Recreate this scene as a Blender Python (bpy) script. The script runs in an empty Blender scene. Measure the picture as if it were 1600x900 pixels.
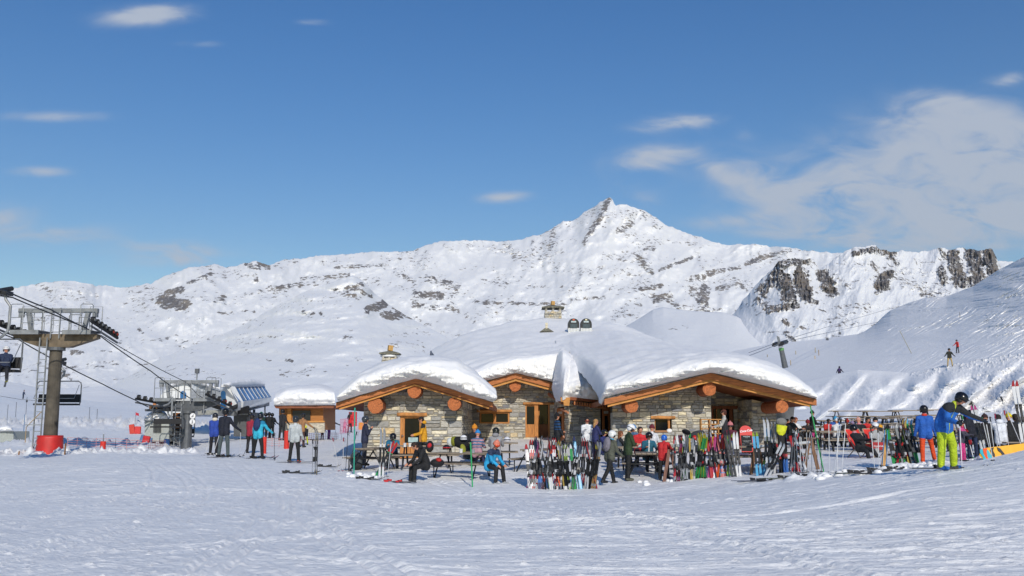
import bpy, math, random
import numpy as np
from mathutils import Vector, Matrix, Euler
random.seed(7)
R = math.radians
scene = bpy.context.scene
COL = scene.collection

# ---------------------------------------------------------------- camera
PITCH = R(8.2); EYE = 1.7
cam = bpy.data.cameras.new('camera'); cam.lens = 33.75; cam.sensor_width = 36
cam.clip_start = 0.1; cam.clip_end = 40000
camo = bpy.data.objects.new('camera', cam); COL.objects.link(camo)
camo.location = (0, 0, EYE); camo.rotation_euler = (R(90) + PITCH, 0, 0)
scene.camera = camo
scene.render.resolution_x = 1024; scene.render.resolution_y = 576
scene.view_settings.view_transform = 'Standard'; scene.view_settings.look = 'None'
scene.view_settings.exposure = 0.05; scene.view_settings.gamma = 1

# ---------------------------------------------------------------- sun and sky
SUN_EL = R(28); SUN_AZ = R(11)          # azimuth: to the right of straight behind the camera
sun_dir = Vector((math.cos(SUN_EL)*math.sin(SUN_AZ), -math.cos(SUN_EL)*math.cos(SUN_AZ), math.sin(SUN_EL)))
sl = bpy.data.lights.new('sun', 'SUN'); sl.energy = 3.2; sl.angle = R(0.5); sl.color = (1.0, 0.935, 0.83)
so = bpy.data.objects.new('sun', sl); COL.objects.link(so)
so.rotation_euler = sun_dir.to_track_quat('Z', 'Y').to_euler()

world = bpy.data.worlds.new('World'); scene.world = world; world.use_nodes = True
wt = world.node_tree; wn = wt.nodes; wl = wt.links; wn.clear()
def N(t, **k):
    n = wn.new(t)
    for a, b in k.items(): setattr(n, a, b)
    return n
def m_(op, a, b=None, c=None):
    n = wn.new('ShaderNodeMath'); n.operation = op
    for i, v in enumerate((a, b, c)):
        if v is None: continue
        if isinstance(v, (int, float)): n.inputs[i].default_value = v
        else: wl.new(v, n.inputs[i])
    return n.outputs[0]
sky = N('ShaderNodeTexSky', sky_type='NISHITA'); sky.sun_disc = False
sky.sun_elevation = SUN_EL; sky.sun_rotation = math.pi - SUN_AZ; sky.altitude = 2300
sky.air_density = 1.5; sky.dust_density = 0.6; sky.ozone_density = 2.0
tc = N('ShaderNodeTexCoord'); sep = N('ShaderNodeSeparateXYZ'); wl.new(tc.outputs['Generated'], sep.inputs[0])
yy = m_('MAXIMUM', sep.outputs[1], 0.02)
AX = m_('DIVIDE', sep.outputs[0], yy); AZ = m_('DIVIDE', sep.outputs[2], yy)     # tan azimuth, tan elevation
def pt(px, py):
    u = (px-800)/1500; v = (450-py)/1500
    dy = math.cos(PITCH)-v*math.sin(PITCH)
    return u/dy, (math.sin(PITCH)+v*math.cos(PITCH))/dy
comb = N('ShaderNodeCombineXYZ'); wl.new(AX, comb.inputs[0]); wl.new(m_('MULTIPLY', AZ, 2.3), comb.inputs[1])
nz = N('ShaderNodeTexNoise'); nz.inputs['Scale'].default_value = 13; nz.inputs['Detail'].default_value = 7; nz.inputs['Roughness'].default_value = .58
nz.inputs['Distortion'].default_value = .9
wl.new(comb.outputs[0], nz.inputs['Vector'])
nz2 = N('ShaderNodeTexNoise'); nz2.inputs['Scale'].default_value = 3.3; nz2.inputs['Detail'].default_value = 4
wl.new(comb.outputs[0], nz2.inputs['Vector'])
# cirrus and cumulus patches by direction: px, py, rx, ry, angle, strength
CL = [(1060,193,78,15,3,1.15),(1020,246,70,20,5,1.15),(1130,272,60,14,-30,.5),(1480,162,62,20,-8,.9),(1290,300,190,48,-8,.95),(1480,285,230,85,0,1.15),
      (1530,235,170,60,-14,.9),(1590,195,120,50,0,.7),(1500,345,240,50,2,1.2),(1300,340,120,30,0,.8),(1580,122,40,11,10,.8),(1190,345,135,13,2,.8),(985,300,45,28,-20,.8),
      (80,182,85,11,0,.85),(235,24,85,20,3,1.15),(60,268,50,10,0,.85),(95,368,90,15,5,1.0),(10,340,50,28,10,1.0),(265,388,115,16,0,1.05),
      (280,406,95,13,4,.95),(785,308,46,10,3,.95),(310,68,38,7,0,.7),(490,35,34,8,0,.6),(1165,212,18,12,0,.3),(1230,366,60,8,0,.4),(1590,385,60,6,0,.4)]
tot = None
for (px, py, rx, ry, an, st) in CL:
    cx, cz = pt(px, py); k = 1/1500
    ca, sa = math.cos(R(an)), math.sin(R(an))
    dx = m_('SUBTRACT', AX, cx); dz = m_('SUBTRACT', AZ, cz)
    u = m_('MULTIPLY', m_('ADD', m_('MULTIPLY', dx, ca), m_('MULTIPLY', dz, sa)), 1/(rx*k))
    v = m_('MULTIPLY', m_('SUBTRACT', m_('MULTIPLY', dz, ca), m_('MULTIPLY', dx, sa)), 1/(ry*k))
    r2 = m_('ADD', m_('MULTIPLY', u, u), m_('MULTIPLY', v, v))
    g = m_('MULTIPLY', m_('POWER', 2.718, m_('MULTIPLY', r2, -1.0)), st)
    tot = g if tot is None else m_('ADD', tot, g)
tot = m_('MINIMUM', tot, 1.25)
dn = m_('SUBTRACT', m_('ADD', m_('MULTIPLY', nz.outputs[0], 2.1), m_('MULTIPLY', nz2.outputs[0], .8)), 1.42)
cm = m_('MULTIPLY', tot, m_('ADD', dn, 0.62))
mr = N('ShaderNodeMapRange', interpolation_type='SMOOTHSTEP'); wl.new(cm, mr.inputs[0])
mr.inputs[1].default_value = .05; mr.inputs[2].default_value = .95; mr.inputs[4].default_value = .86
mx = N('ShaderNodeMix', data_type='RGBA'); wl.new(mr.outputs[0], mx.inputs[0])
hs = N('ShaderNodeHueSaturation'); hs.inputs['Saturation'].default_value = 1.42; hs.inputs['Hue'].default_value = .511
wl.new(sky.outputs[0], hs.inputs['Color']); wl.new(hs.outputs[0], mx.inputs[6])
mx.inputs[7].default_value = (5.0, 5.5, 6.4, 1)
bg = N('ShaderNodeBackground'); wl.new(mx.outputs[2], bg.inputs[0]); bg.inputs[1].default_value = 0.098
wo = N('ShaderNodeOutputWorld'); wl.new(bg.outputs[0], wo.inputs[0])

# ---------------------------------------------------------------- maths helpers
def P(px, py, Y):
    a, e = pt(px, py)
    return Vector((a*Y, Y, EYE+e*Y))
_rng = np.random.RandomState(3)
_perm = _rng.permutation(512); _perm = np.concatenate([_perm, _perm, _perm])
_ga = _rng.rand(512)*2*np.pi; _gx = np.cos(_ga); _gy = np.sin(_ga)
def noise2(x, y):
    xi = np.floor(x).astype(int); yi = np.floor(y).astype(int); xf = x-xi; yf = y-yi
    u = xf*xf*xf*(xf*(xf*6-15)+10); v = yf*yf*yf*(yf*(yf*6-15)+10)
    def g(ix, iy, dx, dy):
        h = _perm[(_perm[ix & 511]+(iy & 511)) & 1023] & 511
        return _gx[h]*dx+_gy[h]*dy
    a = g(xi, yi, xf, yf); b = g(xi+1, yi, xf-1, yf); c = g(xi, yi+1, xf, yf-1); d = g(xi+1, yi+1, xf-1, yf-1)
    return (a+(b-a)*u)+((c+(d-c)*u)-(a+(b-a)*u))*v
def fbm(x, y, o=5, g=.5):
    s = 0; a = 1; f = 1
    for i in range(o):
        s = s+a*noise2(x*f+i*17.3, y*f+i*9.1); a *= g; f *= 2.03
    return s
def ridged(x, y, o=5, g=.5):
    s = 0; a = 1; f = 1
    for i in range(o):
        s = s+a*(1-2*np.abs(noise2(x*f+i*17.3, y*f+i*9.1)))-a*.6; a *= g; f *= 2.03
    return s
def sm(x, a, b):
    t = np.clip((x-a)/(b-a), 0, 1); return t*t*(3-2*t)

# ---------------------------------------------------------------- materials
def lin(c):
    return c/12.92 if c <= .04045 else ((c+.055)/1.055)**2.4
def rgb(h):
    h = h.lstrip('#'); return tuple(lin(int(h[i:i+2], 16)/255) for i in (0, 2, 4))
def newmat(name):
    m = bpy.data.materials.new(name); m.use_nodes = True
    return m, m.node_tree, m.node_tree.nodes['Principled BSDF']
_mc = {}
def M(h, rough=.7, metal=0., var=.12, scale=9., stretch=None, fold=0):
    key = (h, rough, metal, var, scale, stretch, fold)
    if key in _mc: return _mc[key]
    m, t, b = newmat('paint_'+h.strip('#')); c = rgb(h)
    tcn = t.nodes.new('ShaderNodeTexCoord'); n = t.nodes.new('ShaderNodeTexNoise'); n.inputs['Scale'].default_value = scale; n.inputs['Detail'].default_value = 5
    if stretch:
        mp = t.nodes.new('ShaderNodeMapping'); mp.inputs['Scale'].default_value = stretch
        t.links.new(tcn.outputs['Object'], mp.inputs[0]); t.links.new(mp.outputs[0], n.inputs['Vector'])
    else: t.links.new(tcn.outputs['Object'], n.inputs['Vector'])
    r = t.nodes.new('ShaderNodeValToRGB'); r.color_ramp.elements[0].position = .3; r.color_ramp.elements[1].position = .7
    r.color_ramp.elements[0].color = tuple(max(0, x*(1-2*var)) for x in c)+(1,); r.color_ramp.elements[1].color = tuple(min(1, x*(1+var)) for x in c)+(1,)
    t.links.new(n.outputs[0], r.inputs[0]); t.links.new(r.outputs[0], b.inputs['Base Color'])
    b.inputs['Roughness'].default_value = rough; b.inputs['Metallic'].default_value = metal
    if h == '#10161c': b.inputs['Specular IOR Level'].default_value = .22
    if fold:
        n3 = t.nodes.new('ShaderNodeTexNoise'); n3.inputs['Scale'].default_value = 9; n3.inputs['Detail'].default_value = 3; n3.inputs['Distortion'].default_value = 1.2
        m3 = t.nodes.new('ShaderNodeMapping'); m3.inputs['Scale'].default_value = (1, 1, 1.9); t.links.new(tcn.outputs['Object'], m3.inputs[0]); t.links.new(m3.outputs[0], n3.inputs['Vector'])
        bp = t.nodes.new('ShaderNodeBump'); bp.inputs['Strength'].default_value = fold; bp.inputs['Distance'].default_value = .09; t.links.new(n3.outputs[0], bp.inputs['Height']); t.links.new(bp.outputs[0], b.inputs['Normal'])
    _mc[key] = m; return m
def wood(h, stretch, var=.22): return M(h, .65, 0, var, 3.0, stretch)
WOODX = wood('#b97a3c', (1.2, 14, 14)); WOODZ = wood('#c07f3e', (14, 14, 1.2)); WOODDARK = wood('#8a4a24', (2, 12, 12))
WOODGREY = wood('#8a7c6c', (1.5, 16, 16)); LOGEND = M('#bd7040', .8, 0, .2, 14); FASCIA = wood('#b46c36', (1.2, 14, 14)); FASCLIGHT = wood('#cf9046', (1.2, 14, 14))
STEEL = M('#8b8f92', .45, .6); DARKMET = M('#2c2d30', .5, .4); BLACK = M('#151517', .6); WHITE = M('#e8e8e8', .5, 0, .04)
GLASSD = M('#10161c', .08, 0, .1)

def snow_mat(name, scale=1.0, bump=.35, fine=True, albedo=(.89, .885, .88)):
    m, t, b = newmat(name); L = t.links
    tcn = t.nodes.new('ShaderNodeTexCoord')
    n1 = t.nodes.new('ShaderNodeTexNoise'); n1.inputs['Scale'].default_value = 14*scale; n1.inputs['Detail'].default_value = 8; n1.inputs['Roughness'].default_value = .65
    mp = t.nodes.new('ShaderNodeMapping'); L.new(tcn.outputs['Object'], mp.inputs[0]); L.new(mp.outputs[0], n1.inputs['Vector'])
    n2 = t.nodes.new('ShaderNodeTexNoise'); n2.inputs['Scale'].default_value = 2.2*scale; n2.inputs['Detail'].default_value = 4; L.new(tcn.outputs['Object'], n2.inputs['Vector'])
    a = t.nodes.new('ShaderNodeMath'); a.operation = 'MULTIPLY_ADD'; a.inputs[1].default_value = 2.5; L.new(n2.outputs[0], a.inputs[0]); L.new(n1.outputs[0], a.inputs[2])
    bp = t.nodes.new('ShaderNodeBump'); bp.inputs['Strength'].default_value = bump; bp.inputs['Distance'].default_value = .03/scale
    L.new(a.outputs[0], bp.inputs['Height']); L.new(bp.outputs[0], b.inputs['Normal'])
    cr = t.nodes.new('ShaderNodeValToRGB'); cr.color_ramp.elements[0].position = .3; cr.color_ramp.elements[1].position = .65
    cr.color_ramp.elements[0].color = tuple(x*.93 for x in albedo)+(1,); cr.color_ramp.elements[1].color = albedo+(1,)
    L.new(n2.outputs[0], cr.inputs[0]); L.new(cr.outputs[0], b.inputs['Base Color'])
    b.inputs['Roughness'].default_value = .62; b.inputs['Specular IOR Level'].default_value = .25
    return m
SNOW = snow_mat('snow'); SNOWROOF = snow_mat('roof_snow', .8, .3)

# ---------------------------------------------------------------- mesh builder
class MB:
    def __init__(s): s.v = []; s.f = []; s.m = []; s.mats = []
    def mi(s, mat):
        if mat not in s.mats: s.mats.append(mat)
        return s.mats.index(mat)
    def add(s, vs, fs, mat):
        o = len(s.v); i = s.mi(mat); s.v += [tuple(v) for v in vs]
        for f in fs: s.f.append([o+k for k in f]); s.m.append(i)
        return s
    def box(s, c, d, mat, rot=None):
        x, y, z = (k/2 for k in d); Q = rot.to_matrix() if rot is not None and not isinstance(rot, Matrix) else rot
        vs = []
        for sx in (-1, 1):
            for sy in (-1, 1):
                for sz in (-1, 1):
                    p = Vector((sx*x, sy*y, sz*z))
                    if Q is not None: p = Q @ p
                    vs.append(p+Vector(c))
        return s.add(vs, [(0,1,3,2),(4,6,7,5),(0,4,5,1),(2,3,7,6),(0,2,6,4),(1,5,7,3)], mat)
    def tube(s, pts, r, mat, n=8, caps=True, flat=1.0):
        pts = [Vector(p) for p in pts]; rs = r if isinstance(r, (list, tuple)) else [r]*len(pts)
        rings = []; prev = None
        for i, p in enumerate(pts):
            d = (pts[min(i+1, len(pts)-1)]-pts[max(i-1, 0)])
            if d.length < 1e-9: d = Vector((0, 0, 1))
            d.normalize()
            if prev is None:
                up = Vector((0, 0, 1)) if abs(d.z) < .9 else Vector((0, 1, 0))
                a = d.cross(up).normalized()
            else: a = (prev-d*prev.dot(d)).normalized()
            prev = a; b = d.cross(a)
            rings.append([p+(a*math.cos(2*math.pi*k/n)+b*math.sin(2*math.pi*k/n)*flat)*rs[i] for k in range(n)])
        vs = [q for rr in rings for q in rr]; fs = []
        for i in range(len(pts)-1):
            for k in range(n):
                fs.append((i*n+k, i*n+(k+1) % n, (i+1)*n+(k+1) % n, (i+1)*n+k))
        if caps: fs.append(tuple(range(n))[::-1]); fs.append(tuple((len(pts)-1)*n+k for k in range(n)))
        return s.add(vs, fs, mat)
    def capsule(s, a, b, ra, rb, mat, n=10):
        a = Vector(a); b = Vector(b); d = b-a; L = d.length
        d = d.normalized() if L > 1e-6 else Vector((0, 0, 1))
        pts = []; rs = []
        for t in (88, 60, 30): pts.append(a-d*ra*math.sin(R(t))); rs.append(ra*math.cos(R(t)))
        pts += [a, b]; rs += [ra, rb]
        for t in (30, 60, 88): pts.append(b+d*rb*math.sin(R(t))); rs.append(rb*math.cos(R(t)))
        up = Vector((0, 0, 1)) if abs(d.z) < .9 else Vector((0, 1, 0)); A = d.cross(up).normalized(); B = d.cross(A)
        vs = [p+(A*math.cos(2*math.pi*k/n)+B*math.sin(2*math.pi*k/n))*r for p, r in zip(pts, rs) for k in range(n)]
        fs = [(i*n+k, i*n+(k+1) % n, (i+1)*n+(k+1) % n, (i+1)*n+k) for i in range(len(pts)-1) for k in range(n)]
        fs.append(tuple(range(n))[::-1]); fs.append(tuple((len(pts)-1)*n+k for k in range(n)))
        return s.add(vs, fs, mat)
    def ell(s, c, r, mat, n=14, m=8, rot=None, z0=-1., z1=1.):
        c = Vector(c); r = (r, r, r) if isinstance(r, (int, float)) else r; vs = []
        Q = rot.to_matrix() if isinstance(rot, Euler) else rot
        t0 = math.asin(z0); t1 = math.asin(z1)
        for i in range(m+1):
            t = t0+(t1-t0)*i/m
            for k in range(n):
                p = Vector((r[0]*math.cos(t)*math.cos(2*math.pi*k/n), r[1]*math.cos(t)*math.sin(2*math.pi*k/n), r[2]*math.sin(t)))
                if Q is not None: p = Q @ p
                vs.append(c+p)
        fs = [(i*n+k, i*n+(k+1) % n, (i+1)*n+(k+1) % n, (i+1)*n+k) for i in range(m) for k in range(n)]
        fs.append(tuple(range(n))[::-1]); fs.append(tuple(m*n+k for k in range(n)))
        return s.add(vs, fs, mat)
    def prism(s, poly, off, mat):
        off = Vector(off); n = len(poly); a = [Vector(p) for p in poly]; vs = a+[p+off for p in a]
        return s.add(vs, [tuple(range(n)), tuple(range(2*n-1, n-1, -1))]+[(k, n+k, n+(k+1) % n, (k+1) % n) for k in range(n)], mat)
    def mesh(s, name, origin=None, smooth=False):
        me = bpy.data.meshes.new(name); o = Vector(origin) if origin is not None else Vector()
        me.from_pydata([(v[0]-o.x, v[1]-o.y, v[2]-o.z) for v in s.v], [], s.f)
        for m in s.mats: me.materials.append(m)
        me.polygons.foreach_set('material_index', s.m)
        me.update()
        import bmesh
        b = bmesh.new(); b.from_mesh(me); bmesh.ops.recalc_face_normals(b, faces=b.faces); b.to_mesh(me); b.free()
        if smooth: me.polygons.foreach_set('use_smooth', [True]*len(me.polygons))
        return me
    def build(s, name, parent=None, world=False, smooth=False):
        me = s.mesh(name, parent.location if (world and parent is not None) else None, smooth)
        return link(name, me, parent)
def link(name, me, parent=None):
    o = bpy.data.objects.new(name, me); COL.objects.link(o)
    if parent is not None: o.parent = parent
    return o
def tag(o, label=None, cat=None, group=None, kind=None):
    if label: o['label'] = label
    if cat: o['category'] = cat
    if group: o['group'] = group
    if kind: o['kind'] = kind
    return o
def thing(name, label, cat, loc=(0, 0, 0), rotz=0, group=None):
    o = bpy.data.objects.new(name, None); COL.objects.link(o); o.location = loc; o.rotation_euler = (0, 0, rotz)
    o.empty_display_size = .1
    return tag(o, label, cat, group)
def copy_tree(o, parent=None):
    c = o.copy(); COL.objects.link(c)
    if parent is not None: c.parent = parent
    for ch in list(o.children): copy_tree(ch, c)
    return c
def gridmesh(name, X, Y, Z, mat, attrs=None, smooth=True):
    h, w = X.shape; me = bpy.data.meshes.new(name)
    co = np.stack([X, Y, Z], -1).reshape(-1, 3).astype(np.float32)
    me.vertices.add(h*w); me.vertices.foreach_set('co', co.ravel())
    i = np.arange(h*w).reshape(h, w); q = np.stack([i[:-1, :-1], i[:-1, 1:], i[1:, 1:], i[1:, :-1]], -1).reshape(-1, 4)
    me.loops.add(q.size); me.loops.foreach_set('vertex_index', q.ravel().astype(np.int32))
    me.polygons.add(len(q)); me.polygons.foreach_set('loop_start', (np.arange(len(q))*4).astype(np.int32))
    try: me.polygons.foreach_set('loop_total', np.full(len(q), 4, np.int32))
    except Exception: pass
    me.update(calc_edges=True); me.validate()
    if smooth: me.polygons.foreach_set('use_smooth', np.ones(len(me.polygons), bool))
    for k, v in (attrs or {}).items():
        at = me.attributes.new(k, 'FLOAT', 'POINT'); at.data.foreach_set('value', v.ravel().astype(np.float32))
    me.materials.append(mat); o = bpy.data.objects.new(name, me); COL.objects.link(o); return o
# ================================================================ TERRAIN
# ---- ground: control points given as (px, row, distance) or (px, None, distance, z)
CP = []
for a in (-400, 0, 400, 800, 1200, 1600, 2000):
    for Y in (3, 8, 13): CP.append((a, None, Y, 0.0+(0.0 if a < 1200 else .02*(Y-3)*(a-1200)/800)))
CP += [(0,None,22,.05),(300,None,22,.02),(600,None,20,-.02),(900,None,20,-.02),(1200,None,19,.1),(1600,None,17,.5),(1900,None,17,.8),
 (-300,705,45),(0,710,45),(75,709,45),(160,704,46),(250,712,42),(345,713,38),(400,719,37),(460,724,37),(500,741,31.5),(545,742,31.5),
 (600,752,29.5),(660,761,28.8),(770,764,28.8),(880,766,29),(985,754,31),(1050,749,31),(1150,745,30),(1250,742,28),(1350,737,26.5),(1420,735,25),
 (1475,735,22),(1560,717,23.5),(1620,700,24.5),(1900,660,26),
 (580,731,36),(650,716,40),(740,712,38),(840,684,50),(760,690,49),(930,712,42),(870,716,40),(1030,712,38),(1160,704,40),(1200,700,40),
 (1270,702,43),(1400,700,42),(1345,717,33),(1400,711,36),(1500,708,36),(1600,706,35),(1560,715,30.5),(1620,712,31),(1270,693,50),(1450,686,50),(1600,686,50),(1300,658,60),(1450,656,60),(1600,655,59),(1900,640,57),
 (290,704,58),(220,690,60),(375,690,58),(440,686,60),(470,694,53),(515,688,68),(545,670,92),(520,650,130),(600,645,160),
 (10,690,62),(100,680,70),(0,660,85),(150,655,95),(250,660,90),(0,632,130),(120,640,130),(350,655,110),(-300,640,120),(-300,600,200),
 (0,618,190),(200,640,190),(400,640,190),(600,628,200),(800,640,120),(800,620,200),(1000,650,90),(1100,640,120),(1000,610,200),(1300,610,110),(1600,600,110),
 (1300,560,220),(1600,520,220),(1900,480,220)]
cu = []; cv = []; cz = []
for c in CP:
    if c[1] is None:
        p = P(c[0], 700, c[2]); z = c[3]
    else:
        p = P(*c); z = p.z
    cu.append(p.x/p.y); cv.append(math.log(p.y)); cz.append(z)
cu = np.array(cu)*1.6; cv = np.array(cv); cz = np.array(cz)
def _k(r2): return .5*r2*np.log(r2+1e-9)
NCP = len(cu); D = (cu[:, None]-cu[None])**2+(cv[:, None]-cv[None])**2
A_ = np.zeros((NCP+3, NCP+3)); A_[:NCP, :NCP] = _k(D)+np.eye(NCP)*2e-4; A_[:NCP, NCP] = 1; A_[:NCP, NCP+1] = cu; A_[:NCP, NCP+2] = cv; A_[NCP:, :NCP] = A_[:NCP, NCP:].T
W_ = np.linalg.solve(A_, np.concatenate([cz, [0, 0, 0]]))
def gz_np(x, y):
    u = np.clip(x/y, -1.0, 1.0)*1.6; v = np.log(y); s = W_[NCP]+W_[NCP+1]*u+W_[NCP+2]*v
    for i in range(NCP): s = s+W_[i]*_k((u-cu[i])**2+(v-cv[i])**2)
    return s
def gz(x, y): return float(gz_np(np.array([x]), np.array([y]))[0])
def G(px, Y, dz=0):
    """point on the snow seen in picture column px at distance Y"""
    row = 700
    for i in range(4):
        p = P(px, row, Y); z = gz(p.x, p.y)
        e = (z-EYE)/Y; row = 450-1500*math.tan(math.atan(e)-PITCH)
    return Vector((p.x, Y, z+dz))

def ground():
    a = np.concatenate([np.linspace(-1.3, -.64, 30)[:-1], np.linspace(-.64, .64, 640), np.linspace(.64, 1.3, 30)[1:]])
    Y = np.concatenate([np.linspace(-30, 5, 20)[:-1], np.exp(np.linspace(math.log(5), math.log(9.5), 60))[:-1], np.exp(np.linspace(math.log(9.5), math.log(48), 620))[:-1], np.exp(np.linspace(math.log(48), math.log(215), 190))])
    Ym = np.repeat(Y[:, None], len(a), 1); aa = np.repeat(a[None], len(Y), 0)
    X = aa*np.maximum(Ym, 6); Yc = np.maximum(Ym, 3.0)
    Z = gz_np(X*np.where(Ym < 6, Yc/6, 1), Yc)
    near = sm(Ym, -5, 6)
    # sastrugi, scraped streaks and ski tracks: angle of the pattern turns towards the lift at the left
    w = sm(-X/np.maximum(Ym, 6), .1, .45)
    th = (.08+1.0*w)+.12*fbm(X*.06, Ym*.06, 2)
    ux = X*np.cos(th)+Ym*np.sin(th); uy = -X*np.sin(th)+Ym*np.cos(th)
    d = .015*fbm(ux*.35, uy*2.6, 4, .6)+.012*ridged(ux*.22+5, uy*4.2, 3)*sm(fbm(X*.15+9, Ym*.15, 2), -.25, .35)
    th2 = -.22-.5*w; vx = X*np.cos(th2)+Ym*np.sin(th2); vy = -X*np.sin(th2)+Ym*np.cos(th2)
    d += .013*ridged(vx*.12+30, vy*3.1+3, 3)*sm(fbm(X*.11+39, Ym*.11, 2), -.1, .4)
    d += .010*fbm(ux*1.2+3, uy*9+3, 3, .6)+.012*np.maximum(fbm(vx*1.6, vy*7, 3, .6)-.1, 0)*sm(fbm(X*.2+19, Ym*.2, 2), -.2, .3)
    d += .009*ridged(ux*.3+60, uy*1.5, 4, .55)*sm(fbm(X*.09+5, Ym*.12+2, 3), -.2, .3)
    d += .055*np.maximum(fbm(ux*.8+11, uy*8+7, 4, .65)-.20, 0)*sm(fbm(X*.13+45, Ym*.2+2, 3), -.25, .3)+.045*np.maximum(fbm(vx*1.1+5, vy*8+1, 4, .65)-.28, 0)*sm(fbm(X*.16+5, Ym*.25+22, 3), -.1, .3)+.06*np.maximum(fbm(X*4.4, Ym*4.4, 4, .65)-.42, 0)
    d += .011*fbm(X*1.3, Ym*1.3, 4, .5)+.05*fbm(X*.28, Ym*.28, 3)
    # clods
    cl = sm(fbm(X*.3+70, Ym*.3, 3), .1, .5)
    d += .018*np.maximum(fbm(X*4, Ym*4, 3, .6)-.25, 0)*(.4+cl*2)
    # long carved ski tracks
    for (x0, y0, x1, y1, bend) in [(-10,34,-3.5,9,1.2),(-9.4,34,-3.1,9,1.2),(-12,33,-7,11,2.0),(-11.5,33,-6.5,11,2.0),(-6,34,-.5,9,-1.5),(-5.6,34,-.1,9,-1.5),(-14,36,-9,14,2),(-4,33,4,10,1.0),(-3.6,33,4.4,10,1.),
                                   (-8,30,5,15,-1.6),(-8,31,6,16,-1.6),(-13,27,1,19,1.1),(-13,27.4,1,19.4,1.1)]:
        L = math.hypot(x1-x0, y1-y0); tx, ty = (x1-x0)/L, (y1-y0)/L
        t = ((X-x0)*tx+(Ym-y0)*ty)/L; q = (X-x0)*(-ty)+(Ym-y0)*tx-bend*np.sin(np.clip(t, 0, 1)*np.pi)
        k = sm(t, -.02, .05)*(1-sm(t, .9, 1.05))
        d += k*(-.030*np.exp(-(q/.05)**2)+.018*np.exp(-((np.abs(q)-.11)/.05)**2))
    rt = np.random.RandomState(11)
    for i in range(54):
        x0 = rt.uniform(-15, 13); y0 = 9.5+21*rt.rand()**1.4; an = rt.uniform(-.5, .5)+(1.0 if x0 < -4 and rt.rand() < .6 else 0); L = rt.uniform(5, 15); bend = rt.uniform(-1.6, 1.6)
        tx, ty = math.cos(an), math.sin(an); t = ((X-x0)*tx+(Ym-y0)*ty)/L; q = (X-x0)*(-ty)+(Ym-y0)*tx-bend*np.sin(np.clip(t, 0, 1)*np.pi)
        k = sm(t, -.02, .1)*(1-sm(t, .85, 1.02))*rt.uniform(.4, 1); w0 = rt.uniform(.04, .08)
        d += k*(-.020*np.exp(-(q/w0)**2)+.013*np.exp(-((np.abs(q)-w0*2)/w0)**2))
    # lip of ploughed snow along the terrace edge, and lumps beside the lift
    lump = np.maximum(fbm(X*1.7, Ym*1.7, 4, .6), 0)
    rr = np.abs(Ym-(44.5)-.25*np.sin(X)); d += np.exp(-(rr/1.3)**2)*lump*.55*sm(-X, 13, 15)
    rr = np.abs(Ym-(56+.2*(X+20))); d += np.exp(-(rr/2.2)**2)*(np.minimum(lump, .5)*.6+.2)*sm(-X, 17, 21)*(1-sm(-X, 27, 31))
    rr = np.abs(Ym-88-.1*X); d += np.exp(-(rr/5)**2)*(lump*1.3+.2)*sm(-X, 18, 26)
    rr = np.abs(Ym-26.3+.15*(X-9)); d += np.exp(-(rr/.5)**2)*lump*.30*sm(X, 6, 8)*(1-sm(X, 15, 18))
    d += .10*fbm(X*.08, Ym*.08, 3)*sm(Ym, 50, 80)*3
    Z = Z+d*np.where(Ym > 6, near, 0.3*near)
    return gridmesh('snow_ground', X, Ym, Z, SNOWG)
m, t, b = newmat('piste_snow'); L = t.links
tcn = t.nodes.new('ShaderNodeTexCoord')
hsum = None
for (sc, st, rot, amp) in ((1.0, (1.5, 9, 1), 5, 1.0), (1.0, (4, 30, 1), -9, .35), (1.0, (6, 22, 1), 24, .45), (34., (1, 1, 1), 0, .5), (9., (1, 1, 1), 0, .8)):
    mp = t.nodes.new('ShaderNodeMapping'); mp.inputs['Scale'].default_value = st; mp.inputs['Rotation'].default_value = (0, 0, R(rot))
    nn = t.nodes.new('ShaderNodeTexNoise'); nn.inputs['Scale'].default_value = sc; nn.inputs['Detail'].default_value = 6; nn.inputs['Roughness'].default_value = .6
    L.new(tcn.outputs['Object'], mp.inputs[0]); L.new(mp.outputs[0], nn.inputs['Vector'])
    a = t.nodes.new('ShaderNodeMath'); a.operation = 'MULTIPLY_ADD'; a.inputs[1].default_value = amp; L.new(nn.outputs[0], a.inputs[0])
    if hsum is not None: L.new(hsum, a.inputs[2])
    else: a.inputs[2].default_value = 0
    hsum = a.outputs[0]
bp = t.nodes.new('ShaderNodeBump'); bp.inputs['Strength'].default_value = .5; bp.inputs['Distance'].default_value = .05
L.new(hsum, bp.inputs['Height']); L.new(bp.outputs[0], b.inputs['Normal'])
b.inputs['Base Color'].default_value = (.88, .88, .87, 1); b.inputs['Roughness'].default_value = .5; b.inputs['Specular IOR Level'].default_value = .3
cr = t.nodes.new('ShaderNodeValToRGB'); cr.color_ramp.elements[0].position = .35; cr.color_ramp.elements[1].position = .7
cr.color_ramp.elements[0].color = (.80, .80, .80, 1); cr.color_ramp.elements[1].color = (.93, .925, .91, 1)
n2 = t.nodes.new('ShaderNodeTexNoise'); n2.inputs['Scale'].default_value = 1.; n2.inputs['Detail'].default_value = 7
mp = t.nodes.new('ShaderNodeMapping'); mp.inputs['Scale'].default_value = (.8, 5, 1); L.new(tcn.outputs['Object'], mp.inputs[0]); L.new(mp.outputs[0], n2.inputs['Vector'])
L.new(n2.outputs[0], cr.inputs[0]); L.new(cr.outputs[0], b.inputs['Base Color'])
SNOWG = m
tag(ground(), kind='structure')

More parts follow.
